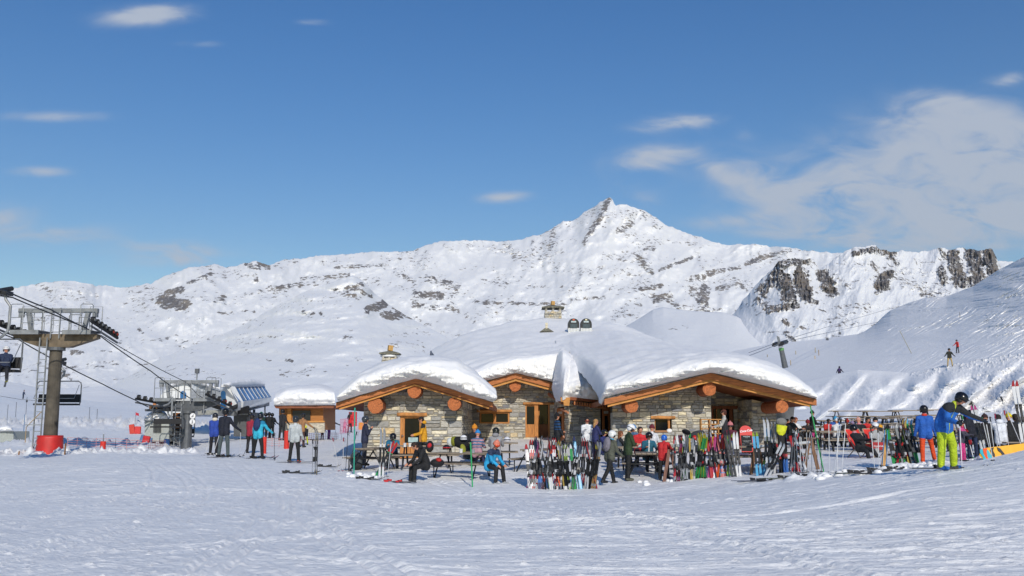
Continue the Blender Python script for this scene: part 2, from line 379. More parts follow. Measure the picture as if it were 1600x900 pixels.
# ---- mountains: sheets between a bottom line and a skyline
def mountain_mat(name, fscale, zstr, snowc=(.86, .865, .87), track=0, rgrey=(.20, .185, .18), rtan=(.28, .245, .21)):
    m, t, b = newmat(name); L = t.links
    geo = t.nodes.new('ShaderNodeTexCoord'); at = t.nodes.new('ShaderNodeAttribute'); at.attribute_name = 'rock'
    def nz(sc, st, det=6, ro=.6):
        mp = t.nodes.new('ShaderNodeMapping'); mp.inputs['Scale'].default_value = st; L.new(geo.outputs['Object'], mp.inputs[0])
        q = t.nodes.new('ShaderNodeTexNoise'); q.inputs['Scale'].default_value = sc; q.inputs['Detail'].default_value = det; q.inputs['Roughness'].default_value = ro
        L.new(mp.outputs[0], q.inputs['Vector']); return q.outputs[0]
    def mm(op, a, b_=None, c=None, cl=False):
        q = t.nodes.new('ShaderNodeMath'); q.operation = op; q.use_clamp = cl
        for i, v in enumerate((a, b_, c)):
            if v is None: continue
            if isinstance(v, (int, float)): q.inputs[i].default_value = v
            else: L.new(v, q.inputs[i])
        return q.outputs[0]
    n1 = nz(fscale, (1, .35, zstr), 7, .68); n2 = nz(fscale*.22, (1, .4, 1.3), 5); n3 = nz(fscale*3, (1, 1, .6), 4)
    s = mm('ADD', mm('MULTIPLY', n1, .88), mm('MULTIPLY', n2, .12))
    thr = mm('SUBTRACT', .70, mm('MULTIPLY', at.outputs['Fac'], .27))
    rk = mm('MULTIPLY', mm('SUBTRACT', s, thr), 20, cl=True)
    cr = t.nodes.new('ShaderNodeMix'); cr.data_type = 'RGBA'
    L.new(mm('MULTIPLY', mm('SUBTRACT', n2, .46), 9, cl=True), cr.inputs[0]); cr.inputs[6].default_value = rgrey+(1,); cr.inputs[7].default_value = rtan+(1,)
    dk = t.nodes.new('ShaderNodeMix'); dk.data_type = 'RGBA'; dk.blend_type = 'MULTIPLY'; dk.inputs[0].default_value = 1
    rp = t.nodes.new('ShaderNodeValToRGB'); rp.color_ramp.elements[0].position = .3; rp.color_ramp.elements[1].position = .7
    rp.color_ramp.elements[0].color = (.5, .5, .52, 1); rp.color_ramp.elements[1].color = (1.25, 1.25, 1.25, 1); L.new(n3, rp.inputs[0])
    L.new(cr.outputs[2], dk.inputs[6]); L.new(rp.outputs[0], dk.inputs[7])
    fm = t.nodes.new('ShaderNodeMix'); fm.data_type = 'RGBA'; L.new(rk, fm.inputs[0]); fm.inputs[6].default_value = snowc+(1,); L.new(dk.outputs[2], fm.inputs[7])
    L.new(fm.outputs[2], b.inputs['Base Color']); b.inputs['Roughness'].default_value = .8; b.inputs['Specular IOR Level'].default_value = .1
    bp = t.nodes.new('ShaderNodeBump'); bp.inputs['Strength'].default_value = .45; bp.inputs['Distance'].default_value = .35/fscale
    h = mm('ADD', mm('MULTIPLY', nz(fscale*.9, (1, .5, .55), 8, .62), 1.0), mm('MULTIPLY', rk, .25))
    L.new(h, bp.inputs['Height']); L.new(bp.outputs[0], b.inputs['Normal'])
    return m
def sheet(name, sky, bot, Yt, Yb, mat, nx=500, ny=120, amp=.012, wx=55., wy=80., seed=0., rocks=(), spurs=(), base=0., jag=0., pw=1.0, back=.25, extra=None, sharp=1.0, ks=26.):
    x0 = sky[0][0]; x1 = sky[-1][0]
    px = np.linspace(x0, x1, nx); sk = np.interp(px, [p[0] for p in sky], [p[1] for p in sky])
    if jag:
        rk_ = np.zeros_like(px)
        sk = sk+jag*fbm(px/14+seed, px*0+seed, 5, .62)*2
    bt = np.interp(px, [p[0] for p in bot], [p[1] for p in bot])
    YT = np.interp(px, [p[0] for p in Yt], [p[1] for p in Yt]) if isinstance(Yt, list) else np.full(nx, float(Yt))
    YB = np.interp(px, [p[0] for p in Yb], [p[1] for p in Yb]) if isinstance(Yb, list) else np.full(nx, float(Yb))
    t = np.linspace(0, 1, ny)[:, None]
    kk = np.exp(-(np.arange(-150, 151)*(px[1]-px[0])/ks)**2); kk /= kk.sum()
    sks = np.convolve(np.pad(sk, 150, mode='edge'), kk, 'valid')
    _sm = lambda q: np.convolve(np.pad(q, 150, mode='edge'), kk, 'valid')
    YT = _sm(YT); YB = _sm(YB); bt = _sm(bt)
    skm = sks[None]*(1-t**5)+sk[None]*t**5
    row = bt[None]+(skm-bt[None])*t
    PX = np.repeat(px[None], ny, 0)
    Y = YB[None]*(YT/YB)[None]**(t**pw)
    nr = ridged(PX/wx+seed, row/wy+seed*2+.3*PX/wx, 6, .52)
    soft = fbm(PX/(wx*1.6)+seed+4, row/(wy*1.1)+seed, 3)
    edge = 1-.0*sm(t, .93, 1.0)
    dY = -amp*(nr*sharp+soft*1.2)*edge
    for (a0, b0, a1, b1, wd, h) in spurs:
        L = math.hypot(a1-a0, b1-b0); tx, ty = (a1-a0)/L, (b1-b0)/L
        s_ = np.clip(((PX-a0)*tx+(row-b0)*ty)/L, 0, 1); q = np.hypot(PX-(a0+s_*(a1-a0)), row-(b0+s_*(b1-b0)))
        q = q*(1+.25*fbm(PX/25+seed, row/25, 3)); dY -= h*np.maximum(0, 1-q/wd)*1.0
    Y = Y*(1+dY)
    rock = np.full_like(PX, base)*(.5+1.2*sm(fbm(PX/70+seed, row/22+seed, 3), -.3, .4))
    for (a0, b0, a1, b1, wd, dn) in rocks:
        dn = dn*1.03
        L = max(1e-6, math.hypot(a1-a0, b1-b0)); tx, ty = (a1-a0)/L, (b1-b0)/L
        s_ = np.clip(((PX-a0)*tx+(row-b0)*ty)/L, 0, 1); q = np.hypot(PX-(a0+s_*(a1-a0)), row-(b0+s_*(b1-b0)))
        q = q+wd*.45*fbm(PX/9+seed, row/6, 3)
        rock = np.maximum(rock, dn*(1-sm(q, wd*.45, wd*1.15)))
        if wd > 4: Y = Y*(1-.004*wd/10*(1-sm(q, wd*.3, wd))*(.5+fbm(PX/6, row/6, 3, .7)))
    if extra: Y, rock, row = extra(PX, row, t, Y, rock)
    u = (PX-800)/1500; v = (450-row)/1500; dy = math.cos(PITCH)-v*math.sin(PITCH)
    X = u/dy*Y; Z = EYE+(math.sin(PITCH)+v*math.cos(PITCH))/dy*Y
    # far side of the crest falls away behind
    nb = 8; XB = []; YBk = []; ZB = []
    for i in range(1, nb+1):
        f = back*i/nb; XB.append(X[-1]*(1+f)); YBk.append(Y[-1]*(1+f)); ZB.append(Z[-1]-(Z[-1]-EYE+Y[-1]*.03)*(i/nb)**1.3)
    X = np.vstack([X, XB]); Y = np.vstack([Y, YBk]); Z = np.vstack([Z, ZB]); rock = np.vstack([rock, np.repeat(rock[-1:], nb, 0)])
    o = gridmesh(name, X, Y, Z, mat, {'rock': rock}); tag(o, kind='structure'); return o

S1 = [(-400,470),(-100,470),(0,455),(21,450),(67,441),(115,438),(149,446),(197,449),(235,443),(256,431),(293,419),(336,413),(352,417),(371,414),(400,407),(419,414),(447,406),
 (508,399),(588,393),(639,393),(673,381),(692,377),(724,375),(759,375),(780,377),(815,374),(852,363),(881,346),(895,345),(910,334),(924,325),(940,314),(951,308),(957,311),(961,320),(975,319),(1007,329),(1041,351),
 (1073,365),(1135,383),(1175,381),(1205,385),(1228,386),(1255,391),(1311,396),(1400,400),(1600,410),(2000,420)]
R1 = [(951,311,936,345,6,.98),(938,342,924,360,7,.95),(924,360,912,380,6,.85),(990,333,985,350,9,.75),(985,350,965,362,7,.9),(1003,331,1012,338,7,.7),(1022,352,1032,356,5,.7),
 (792,380,806,402,9,.7),(833,378,832,396,6,.7),(866,358,858,392,6,.75),(770,388,860,402,9,.55),(700,386,790,396,9,.4),(695,382,706,392,5,.6),
 (650,460,690,462,9,1.0),(668,434,714,448,9,.85),(648,478,708,482,7,.8),(622,428,646,438,6,.75),(700,468,716,486,6,.7),(716,490,756,506,6,.5),
 (740,472,880,476,4,.85),(893,468,945,464,4,.8),(960,460,990,458,3,.5),(760,484,860,490,5,.4),
 (1031,422,1081,403,4,1.0),(1105,428,1130,422,6,.9),(1140,421,1156,418,5,.9),(1167,412,1205,398,6,.95),(1205,398,1235,392,5,.8),
 (1002,452,1033,446,6,.95),(1022,468,1045,462,9,.95),(1045,470,1060,480,7,.8),(1080,435,1100,432,6,.9),(1100,452,1100,470,11,1.0),(1083,455,1105,484,9,.85),
 (996,402,1018,426,8,.85),(970,405,1000,400,8,.5),(1010,388,1022,388,5,.8),(1066,372,1082,385,5,.6),(1088,395,1100,420,5,.6),(1119,452,1137,448,6,.85),(1148,438,1166,452,7,.8),(932,420,940,418,4,.8),(925,436,955,436,3,.7),
 (992,474,1000,476,5,.7),(1085,370,1100,378,4,.5),(975,430,1010,425,7,.5),(900,440,910,445,4,.6),(870,450,905,440,4,.5),(750,420,760,440,4,.35),(1060,480,1130,486,6,.7),
 (255,470,287,476,14,1.15),(262,458,284,452,7,1.1),(296,442,330,428,5,.85),(312,425,335,440,8,.55),(385,414,404,418,7,.9),(395,425,402,440,6,.7),(405,410,418,418,6,.95),(425,412,445,420,6,.6),(336,469,350,465,6,.85),(368,466,408,456,6,.6),
 (341,490,398,486,4,.7),(420,452,472,444,6,.85),(471,436,545,430,5,.8),(524,418,607,414,4,.8),(60,444,70,452,6,.7),(100,446,148,462,10,.5),(132,470,200,476,5,.3),(600,420,640,428,7,.5),
 (205,500,225,486,4,.5),(228,505,250,500,5,.45),(215,512,222,520,4,.8),(112,550,128,552,7,.85),(98,583,110,590,6,.9),(225,508,240,518,4,.4),(160,548,172,550,4,.8),(240,532,262,530,4,.6)]
SP1 = [(951,312,900,420,60,.020),(900,420,840,520,70,.014),(1007,329,1060,480,60,.016),(960,330,985,520,40,.010),(881,346,800,440,40,.010),(1110,380,1150,480,50,.012),(815,374,780,480,30,.008),(700,380,590,500,45,.018),(760,378,740,520,35,.007),
 (400,408,300,470,50,.018),(300,470,150,560,60,.018),(420,414,480,480,40,.012),(293,419,200,470,40,.012),(508,400,420,470,40,.010),(639,395,540,432,40,.012),(115,440,60,520,50,.012),(1040,352,1100,470,40,.012)]
sheet('mountains', S1, [(-400,640),(600,640),(900,620),(2000,620)], [(-400,4600),(400,5200),(950,6500),(1300,6000),(2000,6000)], [(-400,2600),(400,3000),(950,3600),(1300,3600),(2000,3600)],
      mountain_mat('mountain_snow_rock', .042, 1.6), nx=1000, ny=300, amp=.018, wx=75, wy=80, seed=1.3, rocks=R1, spurs=SP1, base=.35, jag=1.2, pw=.9)
S5 = [(60,640),(180,600),(250,560),(330,530),(380,508),(433,478),(487,451),(520,441),(551,430),(568,440),(585,458),(610,478),(647,500),(700,528),(740,548),(800,575),(900,640)]
R5 = [(540,452,566,446,7,.9),(525,455,545,462,7,.7),(552,462,560,466,6,.9),(566,456,580,464,5,.8),(575,483,600,476,9,1.1),(600,492,622,494,9,1.05),(615,480,640,495,5,.9),(475,488,490,490,5,.8),(500,490,505,494,4,.8),
      (515,497,540,495,5,.5),(380,505,400,500,4,.6),(410,500,450,486,4,.4),(535,530,550,528,4,.8),(390,530,440,525,3,.5),(448,563,456,564,4,.9),(418,562,422,563,3,.9),(600,525,650,520,5,.5),(620,535,690,545,4,.5),(438,586,448,588,3,.8),(500,580,510,580,3,.6)]
sheet('spur_hill', S5, [(60,650),(900,650)], [(60,2000),(551,2500),(900,2200)], [(60,800),(900,900)], mountain_mat('spur_snow_rock', .075, 1.5), nx=520, ny=200, amp=.03, wx=95, wy=34,
      seed=8.1, rocks=R5, spurs=[(551,430,640,560,34,.012),(551,430,400,520,60,.010)], base=.27, jag=.6, pw=.6, sharp=.45)
S2 = [(1060,560),(1095,537),(1148,487),(1164,465),(1180,447),(1195,432),(1207,421),(1216,408),(1241,403),(1268,405),(1276,412),(1281,424),(1292,414),(1303,403),(1329,388),(1352,385),(1367,382),(1375,390),(1393,394),(1410,391),(1433,394),(1455,390),(1473,387),(1481,391),(1500,387),(1513,388),(1530,391),(1545,388),(1551,391),
 (1556,402),(1559,409),(1564,419),(1600,450),(1700,520)]
R2 = [(1190,455,1215,425,13,.98),(1215,412,1262,408,8,.95),(1225,440,1232,462,17,1.15),(1250,430,1258,460,17,1.15),(1285,430,1300,455,14,1.1),(1208,482,1245,478,8,.98),(1185,470,1200,485,8,.9),(1262,470,1275,472,6,.9),(1300,430,1330,450,9,.6),
 (1375,440,1388,430,13,1.15),(1385,448,1372,452,9,1.0),(1372,392,1398,396,8,.9),(1390,402,1402,412,6,.85),(1335,396,1372,388,6,.95),(1362,412,1368,420,6,.8),(1404,422,1470,430,10,.62),(1410,445,1480,458,9,.7),(1320,410,1350,420,8,.5),
 (1470,420,1475,440,9,1.05),(1490,400,1500,440,16,1.05),(1520,396,1530,440,17,1.1),(1545,395,1552,430,13,1.2),(1470,392,1478,402,6,.9),(1430,405,1445,440,6,.6),(1500,435,1540,450,10,1.0),(1440,460,1460,464,6,.8),
 (1224,500,1232,508,6,.9),(1230,510,1262,512,5,.6),(1228,520,1240,532,6,.8)]
def cliffs(PX, row, t, Y, rock):
    k = np.clip((rock-.6)/.4, 0, 1); Y = Y*(1-.018*k*(ridged(PX/7+3, row/26, 4, .6)))
    return Y, rock, row
sheet('rocky_crags', S2, [(1060,585),(1700,560)], [(1060,2600),(1240,2500),(1500,3000),(1700,3000)], [(1060,1500),(1700,1700)], mountain_mat('crag_rock', .085, .8, rgrey=(.17, .16, .158), rtan=(.26, .225, .19)), nx=640, ny=230, amp=.016, wx=42, wy=60,
      seed=5.7, rocks=R2, base=.38, jag=1.5, pw=.8, extra=cliffs, sharp=.8)
sheet('snow_dome', [(900,560),(940,535),(972,513),(1000,497),(1020,484),(1036,480),(1050,482),(1073,485),(1100,487),(1129,488),(1150,494),(1200,520),(1260,560)], [(900,600),(1260,600)], 2300, 900,
      mountain_mat('dome_snow', .05, 2), nx=220, ny=80, amp=.02, wx=90, wy=60, seed=3.3, rocks=[(1045,515,1075,510,4,.6),(1040,500,1050,500,3,.4)], base=.05, pw=.8, sharp=.25)
SNOWFAR = snow_mat('hill_snow', .12, .3)
sheet('near_hill', [(-400,560),(-200,580),(0,595),(30,599),(60,606),(100,607),(133,606),(160,604),(187,607),(215,615),(240,628),(270,640)], [(-400,665),(270,665)], 260, [(-400,130),(270,190)],
      SNOWFAR, nx=300, ny=90, amp=.02, wx=120, wy=24, seed=9.9, pw=1.4, sharp=.1)
S8 = [(1000,600),(1100,562),(1150,548),(1207,537),(1273,531),(1340,522),(1352,517),(1367,507),(1380,494),(1391,485),(1420,473),(1447,465),(1479,463),(1521,447),(1561,421),(1599,402),(1700,345),(1900,240)]
def slope_fx(PX, row, t, Y, rock):
    q = fbm(PX/50+row/14, row/14., 4, .5)*.006+ridged((PX*.5+row)/8., (PX-row)/90, 2)*.0022*sm(fbm(PX/60, row/20, 2), -.3, .2)+ridged((PX+1.7*row)/7.+1.2*fbm(PX/45, row/30, 2), (PX-row)/70, 2)*.007*sm(fbm(PX/90+8, row/40, 2), -.25, .2)*sm(PX, 1330, 1420)+ridged((PX*.28+row)/4.5+1.5*fbm(PX/60, row/30, 2), PX/90, 2)*.0045+np.maximum(fbm(PX/5, row/2.5, 3, .6), 0)*.004*sm(fbm(PX/70+5, row/14, 2), -.1, .3)
    return Y*(1-q), rock, row
sheet('ski_slope', S8, [(1000,650),(1100,620),(1240,610),(1290,597),(1340,588),(1420,590),(1480,581),(1540,570),(1600,561),(1900,528)], [(1000,300),(1340,290),(1480,245),(1600,190),(1900,170)], [(1000,97.3),(1340,95.3),(1600,89.3),(1900,87.3)],
      snow_mat('slope_snow', .6, .55), nx=860, ny=320, amp=.012, wx=120, wy=30, seed=2.2, pw=.8, sharp=.25, extra=slope_fx, ks=80.)
def bank_fx(PX, row, t, Y, rock):
    w = (PX+(row-560)*1.2)/50.+.45*fbm(PX/60, row/60, 2)
    f = (w % 1); f = np.where(f < .68, f/.68, (1-f)/.32)          # sharp crest, one steep and one gentle side
    g = fbm(PX/30+7, row/22, 4, .5)
    face = sm(t, .02, .25)*(1-sm(t, .72, 1.0))
    d = -6.5*sm(f, 0, 1)*face*(.35+.8*sm(fbm(PX/90+3, row/60, 2), -.3, .3))-1.5*g*face-.8*fbm(PX/9, row/5, 4, .6)*face*(.3+.7*sm(PX, 1420, 1520))
    lumps = np.maximum(fbm(PX/7, row/3.4, 4, .6)-.05, 0)*(sm(t, .82, .94)*sm(PX, 1400, 1450)+(1-sm(t, .05, .16))*.8)
    row = row-lumps*3.6; d -= lumps*.4
    return Y+d, rock, row
sheet('snow_bank', [(1200,606),(1240,600),(1290,588),(1340,577),(1420,582),(1480,571),(1540,560),(1600,551),(1900,516)], [(1200,680),(1280,674),(1400,676),(1600,680),(1900,690)], [(1200,98),(1340,96),(1600,90),(1900,88)], [(1200,62),(1600,57),(1900,56.5)],
      snow_mat('bank_snow', .6, .5), nx=760, ny=150, amp=.002, wx=60, wy=30, seed=6.6, pw=1.0, extra=bank_fx, back=.06)

# ---- thin mountain air
hz = MB(); hz.box((0, 5000, 700), (14000, 12400, 3000), WHITE); hz.v = [tuple(v) for v in hz.v]
hzo = hz.build('haze'); hzo['kind'] = 'stuff'
# bottom a metre under the lowest ground
hm = bpy.data.materials.new('haze'); hm.use_nodes = True; ht = hm.node_tree; ht.nodes.clear()
pv = ht.nodes.new('ShaderNodeVolumePrincipled'); pv.inputs['Color'].default_value = (.86, .90, .95, 1); pv.inputs['Density'].default_value = 2.6e-5; pv.inputs['Anisotropy'].default_value = .1
hout = ht.nodes.new('ShaderNodeOutputMaterial'); ht.links.new(pv.outputs[0], hout.inputs['Volume'])
hzo.data.materials.clear(); hzo.data.materials.append(hm)
# ================================================================ STONE CHALET
def clip_poly(poly, a, b):
    """keep the part of poly on the left of line a->b (2D)"""
    out = []
    def side(p): return (b[0]-a[0])*(p[1]-a[1])-(b[1]-a[1])*(p[0]-a[0])
    for i in range(len(poly)):
        p, q = poly[i], poly[(i+1) % len(poly)]; sp, sq = side(p), side(q)
        if sp >= 0: out.append(p)
        if sp*sq < 0:
            t = sp/(sp-sq); out.append((p[0]+(q[0]-p[0])*t, p[1]+(q[1]-p[1])*t))
    return out
STONES = []
for i, h in enumerate(['#b3aea4', '#9b9994', '#c1b9a7', '#d2c8ae', '#ddd2b4', '#85868a', '#b9b5ac', '#cfbd9b', '#a3a29e', '#e6dcc2', '#c6c1b3', '#959087', '#d3ba8e', '#bcb8ad']):
    STONES.append(M(h, .9, 0, .20, 5.0+i*.3, (1, 1, 4)))
SW = [9, 8, 9, 8, 5, 6, 9, 4, 7, 5, 7, 6, 2, 8]
MORTAR = M('#a09a8d', .95, 0, .2, 20)
def masonry(mb, o, ux, outline, holes, rnd, course=(.065, .17), length=(.13, .46), tone=1):
    """stones laid in courses on the vertical plane through o with horizontal direction ux; outline convex, CCW in (u, z)"""
    ux = Vector(ux).normalized(); nrm = Vector((ux.y, -ux.x, 0))
    us = [p[0] for p in outline]; zs = [p[1] for p in outline]
    marks = sorted(set([min(zs)-.01]+[h[2] for h in holes]+[h[3] for h in holes]+[max(zs)+.01]))
    rows = []
    for a, b in zip(marks, marks[1:]):
        z = a
        while z < b-1e-4:
            h = rnd.uniform(*course)*(1.9 if rnd.random() < .22 else 1)
            if b-(z+h) < .08: h = b-z
            rows.append((z, z+h)); z += h
    # backing wall
    def back(poly):
        if len(poly) > 2: mb.add([o+ux*u+Vector((0, 0, z))-nrm*.03 for u, z in poly], [tuple(range(len(poly)))], MORTAR)
    for z0, z1 in rows:
        segs = [(min(us), max(us))]
        for h in holes:
            if z0 < h[3]-1e-4 and z1 > h[2]+1e-4:
                n = []
                for a, b in segs:
                    if h[0] > a: n.append((a, min(b, h[0])))
                    if h[1] < b: n.append((max(a, h[1]), b))
                segs = [q for q in n if q[1]-q[0] > .01]
        for a, b in segs:
            bp_ = [(a, z0), (b, z0), (b, z1), (a, z1)]
            for k in range(len(outline)): bp_ = clip_poly(bp_, outline[k], outline[(k+1) % len(outline)]) if bp_ else bp_
            back(bp_)
            u = a
            while u < b-1e-4:
                l = rnd.uniform(*length)*(.6+(z1-z0)*3.2)
                if b-(u+l) < .12: l = b-u
                subs = [(z0, z1)]
                if z1-z0 > .16 and rnd.random() < .3:
                    mid = z0+(z1-z0)*rnd.uniform(.35, .65); subs = [(z0, mid), (mid, z1)]
                for s0, s1 in subs:
                    g = .008+rnd.random()*.008; j = lambda: rnd.uniform(-.012, .012)
                    ch = .03
                    q = [(u+g+ch*rnd.random(), s0+g), (u+l-g-ch*rnd.random(), s0+g), (u+l-g, s0+g+ch*rnd.random()), (u+l-g, s1-g-ch*rnd.random()), (u+l-g-ch*rnd.random(), s1-g), (u+g+ch*rnd.random(), s1-g), (u+g, s1-g-ch*rnd.random()), (u+g, s0+g+ch*rnd.random())]
                    q = [(x+j()*.6, y+j()*.4) for x, y in q]
                    for k in range(len(outline)):
                        q = clip_poly(q, outline[k], outline[(k+1) % len(outline)])
                        if len(q) < 3: break
                    if len(q) < 3: continue
                    d = rnd.uniform(-.012, .03); cx = sum(p[0] for p in q)/len(q); cy = sum(p[1] for p in q)/len(q)
                    w = o+nrm*0
                    outer = [w+ux*x+Vector((0, 0, y))-nrm*.03 for x, y in q]
                    fx = [(cx+(x-cx)*.93, cy+(y-cy)*.88) for x, y in q]
                    tl = rnd.uniform(-.012, .012)
                    inner = [w+ux*x+Vector((0, 0, y))+nrm*(d+(x-cx)*tl) for x, y in fx]
                    n = len(q)
                    mb.add(outer+inner, [tuple(range(n, 2*n))]+[(k, (k+1) % n, n+(k+1) % n, n+k) for k in range(n)], rnd.choices(STONES, SW)[0])
                u += l
def snow_loft(name, rows, parent, nu=200, nv=46, seed=0., amp=.05, mat=None, smooth_v=True):
    """rows: curves of (px, row, Y) points; Catmull-Rom between the curves"""
    x = np.linspace(0, 1, nu); C = []
    for r in rows:
        p = np.array([tuple(P(*q)) for q in r]); xs = np.array([q[0] for q in r], float); k = (xs-xs[0])/(xs[-1]-xs[0])
        # smooth resample: linear then blur
        c = np.stack([np.interp(x, k, p[:, i]) for i in range(3)], -1)
        w = 5; ker = np.hanning(2*w+3)[1:-1]; ker /= ker.sum()
        pad = np.concatenate([2*c[:1]-c[1:w+1][::-1], c, 2*c[-1:]-c[-w-1:-1][::-1]]); c = np.stack([np.convolve(pad[:, i], ker, 'valid') for i in range(3)], -1)
        C.append(c)
    C = np.array(C); m = len(C); out = []
    for s in np.linspace(0, m-1, nv):
        i = min(int(s), m-2); f = s-i; a = C[max(i-1, 0)]; b = C[i]; c = C[i+1]; d = C[min(i+2, m-1)]
        out.append(.5*((2*b)+(-a+c)*f+(2*a-5*b+4*c-d)*f*f+(-a+3*b-3*c+d)*f**3))
    G_ = np.array(out)
    if smooth_v:
        for _ in range(2): G_[1:-1] = (G_[:-2]+2*G_[1:-1]+G_[2:])/4; X, Y, Z = G_[..., 0], G_[..., 1], G_[..., 2]
    v = np.linspace(0, m-1, nv)[:, None]
    face = np.exp(-((v-.9)/.75)**2)
    e = np.minimum(1, np.minimum(v*3, 1))
    n1 = fbm(X*1.6+seed, Z*2.6+Y*.6+seed, 6, .62); n2 = ridged(X*.5+seed, Z*6+seed, 3)
    wv = fbm(X*.5+seed*3, Z*1.2, 3)
    top = 1-face
    st = .09*fbm(X*.5+Y*.25+seed, Y*1.6-X*.6, 4)*e
    Z = Z+st*top
    crust = np.floor((Z*4.5+wv*2.2+n1*.6))/4.5
    Y = Y-e*face*(n1*amp*4.0+.08*n2+.16*((Z*4.5+wv*2.2) % 1)); Z = Z+e*amp*(fbm(X*.8+seed, Y*.8, 4)*.8)+face*e*amp*.5*n1
    o = gridmesh(name, X, Y, Z, mat or SNOWROOF)
    if parent is not None:
        me = o.data; co = np.empty(len(me.vertices)*3, np.float32); me.vertices.foreach_get('co', co); co = co.reshape(-1, 3)-np.array(parent.location, np.float32); me.vertices.foreach_set('co', co.ravel()); o.parent = parent; me.update()
    return o
def board(mb, top, bot, depth, mat):
    """fascia board between two polylines of (px,row,Y) thickened away from the camera"""
    for i in range(len(top)-1):
        q = [P(*top[i]), P(*top[i+1]), P(*bot[i+1]), P(*bot[i])]
        mb.prism(q, (0, depth, 0), mat)
ch = thing('stone_chalet', 'rustic stone mountain restaurant with three timber gables under thick domed snow', 'chalet', (2, 42, .6))
YF = 38.8
def wallplane(pxa, pxb, Yw): a = P(pxa, 665, Yw); b = P(pxb, 665, Yw); return a.x, b.x
rnd = random.Random(5)
def zat(row, Y): return P(800, row, Y).z
def gable_wall(name, pxl, pxr, Y, zbase, topline, holes_px, length=(.14, .5), side=None, label=None):
    """topline: list of (px,row) left to right; holes (px0,px1,rowtop,rowbot)"""
    xl, xr = wallplane(pxl, pxr, Y); o = Vector((xl, Y, 0))
    ol = [(0, zbase), (xr-xl, zbase)]+[(P(px, r, Y).x-xl, P(px, r, Y).z) for px, r in topline[::-1]]
    holes = [(P(a, c, Y).x-xl, P(b, c, Y).x-xl, P(a, d, Y).z, P(a, c, Y).z) for a, b, c, d in holes_px]
    mb = MB(); masonry(mb, o, (1, 0, 0), ol, holes, rnd, length=length)
    # solid ends of the wall
    mb.prism([Vector((xl-.02, Y+.04, zbase)), Vector((xl+.02, Y+.04, zbase)), Vector((xl+.02, Y+.04, ol[-1][1]-.3)), Vector((xl-.02, Y+.04, ol[-1][1]-.3))], (0, .5, 0), MORTAR)
    w = mb.build(name, ch, True)
    if label: w['label'] = label
    return xl, xr
# --- left pavilion
YL = 40.0; YM = 50.0; YR = 40.5
gable_wall('stone_wall', 568.5, 722, YL, -.1, [(568.5, 622), (648, 597), (722, 618)], [(625.5, 662, 650, 717)], label='sunlit front wall of the left gable with grey and cream stones')
gable_wall('stone_wall', 716, 872, YM, .6, [(716, 612), (806, 590), (872, 605)], [(749, 796, 644, 661.5), (821, 859, 632, 683.5)])
gable_wall('stone_wall', 957, 1110.5, YR, .0, [(957, 634), (1110.5, 590)], [(1023, 1049.5, 655, 674.5)])
# recess wall on the right and its stone pillar
gable_wall('stone_wall', 1106, 1196, 44.0, .3, [(1106, 596), (1196, 622)], [(1112, 1146, 639, 700)])
mb = MB()
xl, xr = wallplane(1176, 1214, 41.3); masonry(mb, Vector((xl, 41.3, 0)), (1, 0, 0), [(0, -.1), (xr-xl, -.1), (xr-xl, zat(633, 41.3)), (0, zat(624, 41.3))], [], rnd)
masonry(mb, Vector((xl, 44, 0)), (0, -1, 0), [(0, -.1), (2.7, -.1), (2.7, zat(624, 41.3)), (0, zat(624, 41.3))], [], rnd)
mb.build('stone_pillar', ch, True)
# side walls
mb = MB(); a = P(1110.5, 665, YR)
masonry(mb, Vector((a.x, YR, 0)), (0, 1, 0), [(0, 0), (3.5, 0), (3.5, zat(592, YR)), (0, zat(592, YR))], [], rnd)
a = P(722, 665, YL); masonry(mb, Vector((a.x, YL, 0)), (0, 1, 0), [(0, 0), (10, 0), (10, zat(625, YL)), (0, zat(625, YL))], [], rnd)
a = P(568.5, 665, YL); masonry(mb, Vector((a.x, YL+9, 0)), (0, -1, 0), [(0, 0), (9, 0), (9, zat(630, YL)), (0, zat(630, YL))], [], rnd)
a = P(1212, 665, 41.3); masonry(mb, Vector((a.x, 41.3, 0)), (0, 1, 0), [(0, 0), (12, 0), (12, zat(633, 41.3)), (0, zat(633, 41.3))], [], rnd)
mb.build('side_wall', ch, True)
# projecting entrance bay in the valley between the roofs
mb = MB(); A = P(889, 665, 46); B = P(958, 665, 46.6); Cc = P(866, 665, 50)
d1 = (B-A); d1.z = 0; d2 = (A-Cc); d2.z = 0
zt = zat(629, 46)
masonry(mb, Vector((A.x, A.y, 0)), d1, [(0, .2), (d1.length, .2), (d1.length, zt+.1), (0, zt+.1)], [((P(941, 665, 46.4).x-A.x), (P(953, 665, 46.4).x-A.x), .25, zat(635, 46.4))], rnd)
masonry(mb, Vector((Cc.x, Cc.y, 0)), d2, [(0, .2), (d2.length, .2), (d2.length, zt+.1), (0, zt+.1)], [(d2.length*.25, d2.length*.72, .3, zat(635, 46.4))], rnd)
mb.build('entrance_bay', ch, True)
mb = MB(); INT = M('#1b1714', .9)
def inner(x0, x1, y, z1): mb.box(((x0+x1)/2, y, z1/2), (x1-x0, .1, z1), INT)  # near-black sheets added behind the openings, interior darkness put into their colour
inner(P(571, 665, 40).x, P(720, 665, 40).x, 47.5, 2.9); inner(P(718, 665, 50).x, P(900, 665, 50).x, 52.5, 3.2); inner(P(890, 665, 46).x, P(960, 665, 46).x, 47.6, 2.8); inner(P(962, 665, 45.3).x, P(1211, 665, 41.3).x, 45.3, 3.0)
mb.build('dark_backing', ch, True)
mb = MB(); x0 = P(722, 665, 60).x; x1 = P(1212, 665, 41.3).x; mb.box(((x0+x1)/2, 62, 2.2), (x1-x0, .4, 2.5), MORTAR); mb.box((x0+2, 56, 2.2), (.4, 11, 2.5), MORTAR); mb.build('rear_wall', ch, True)
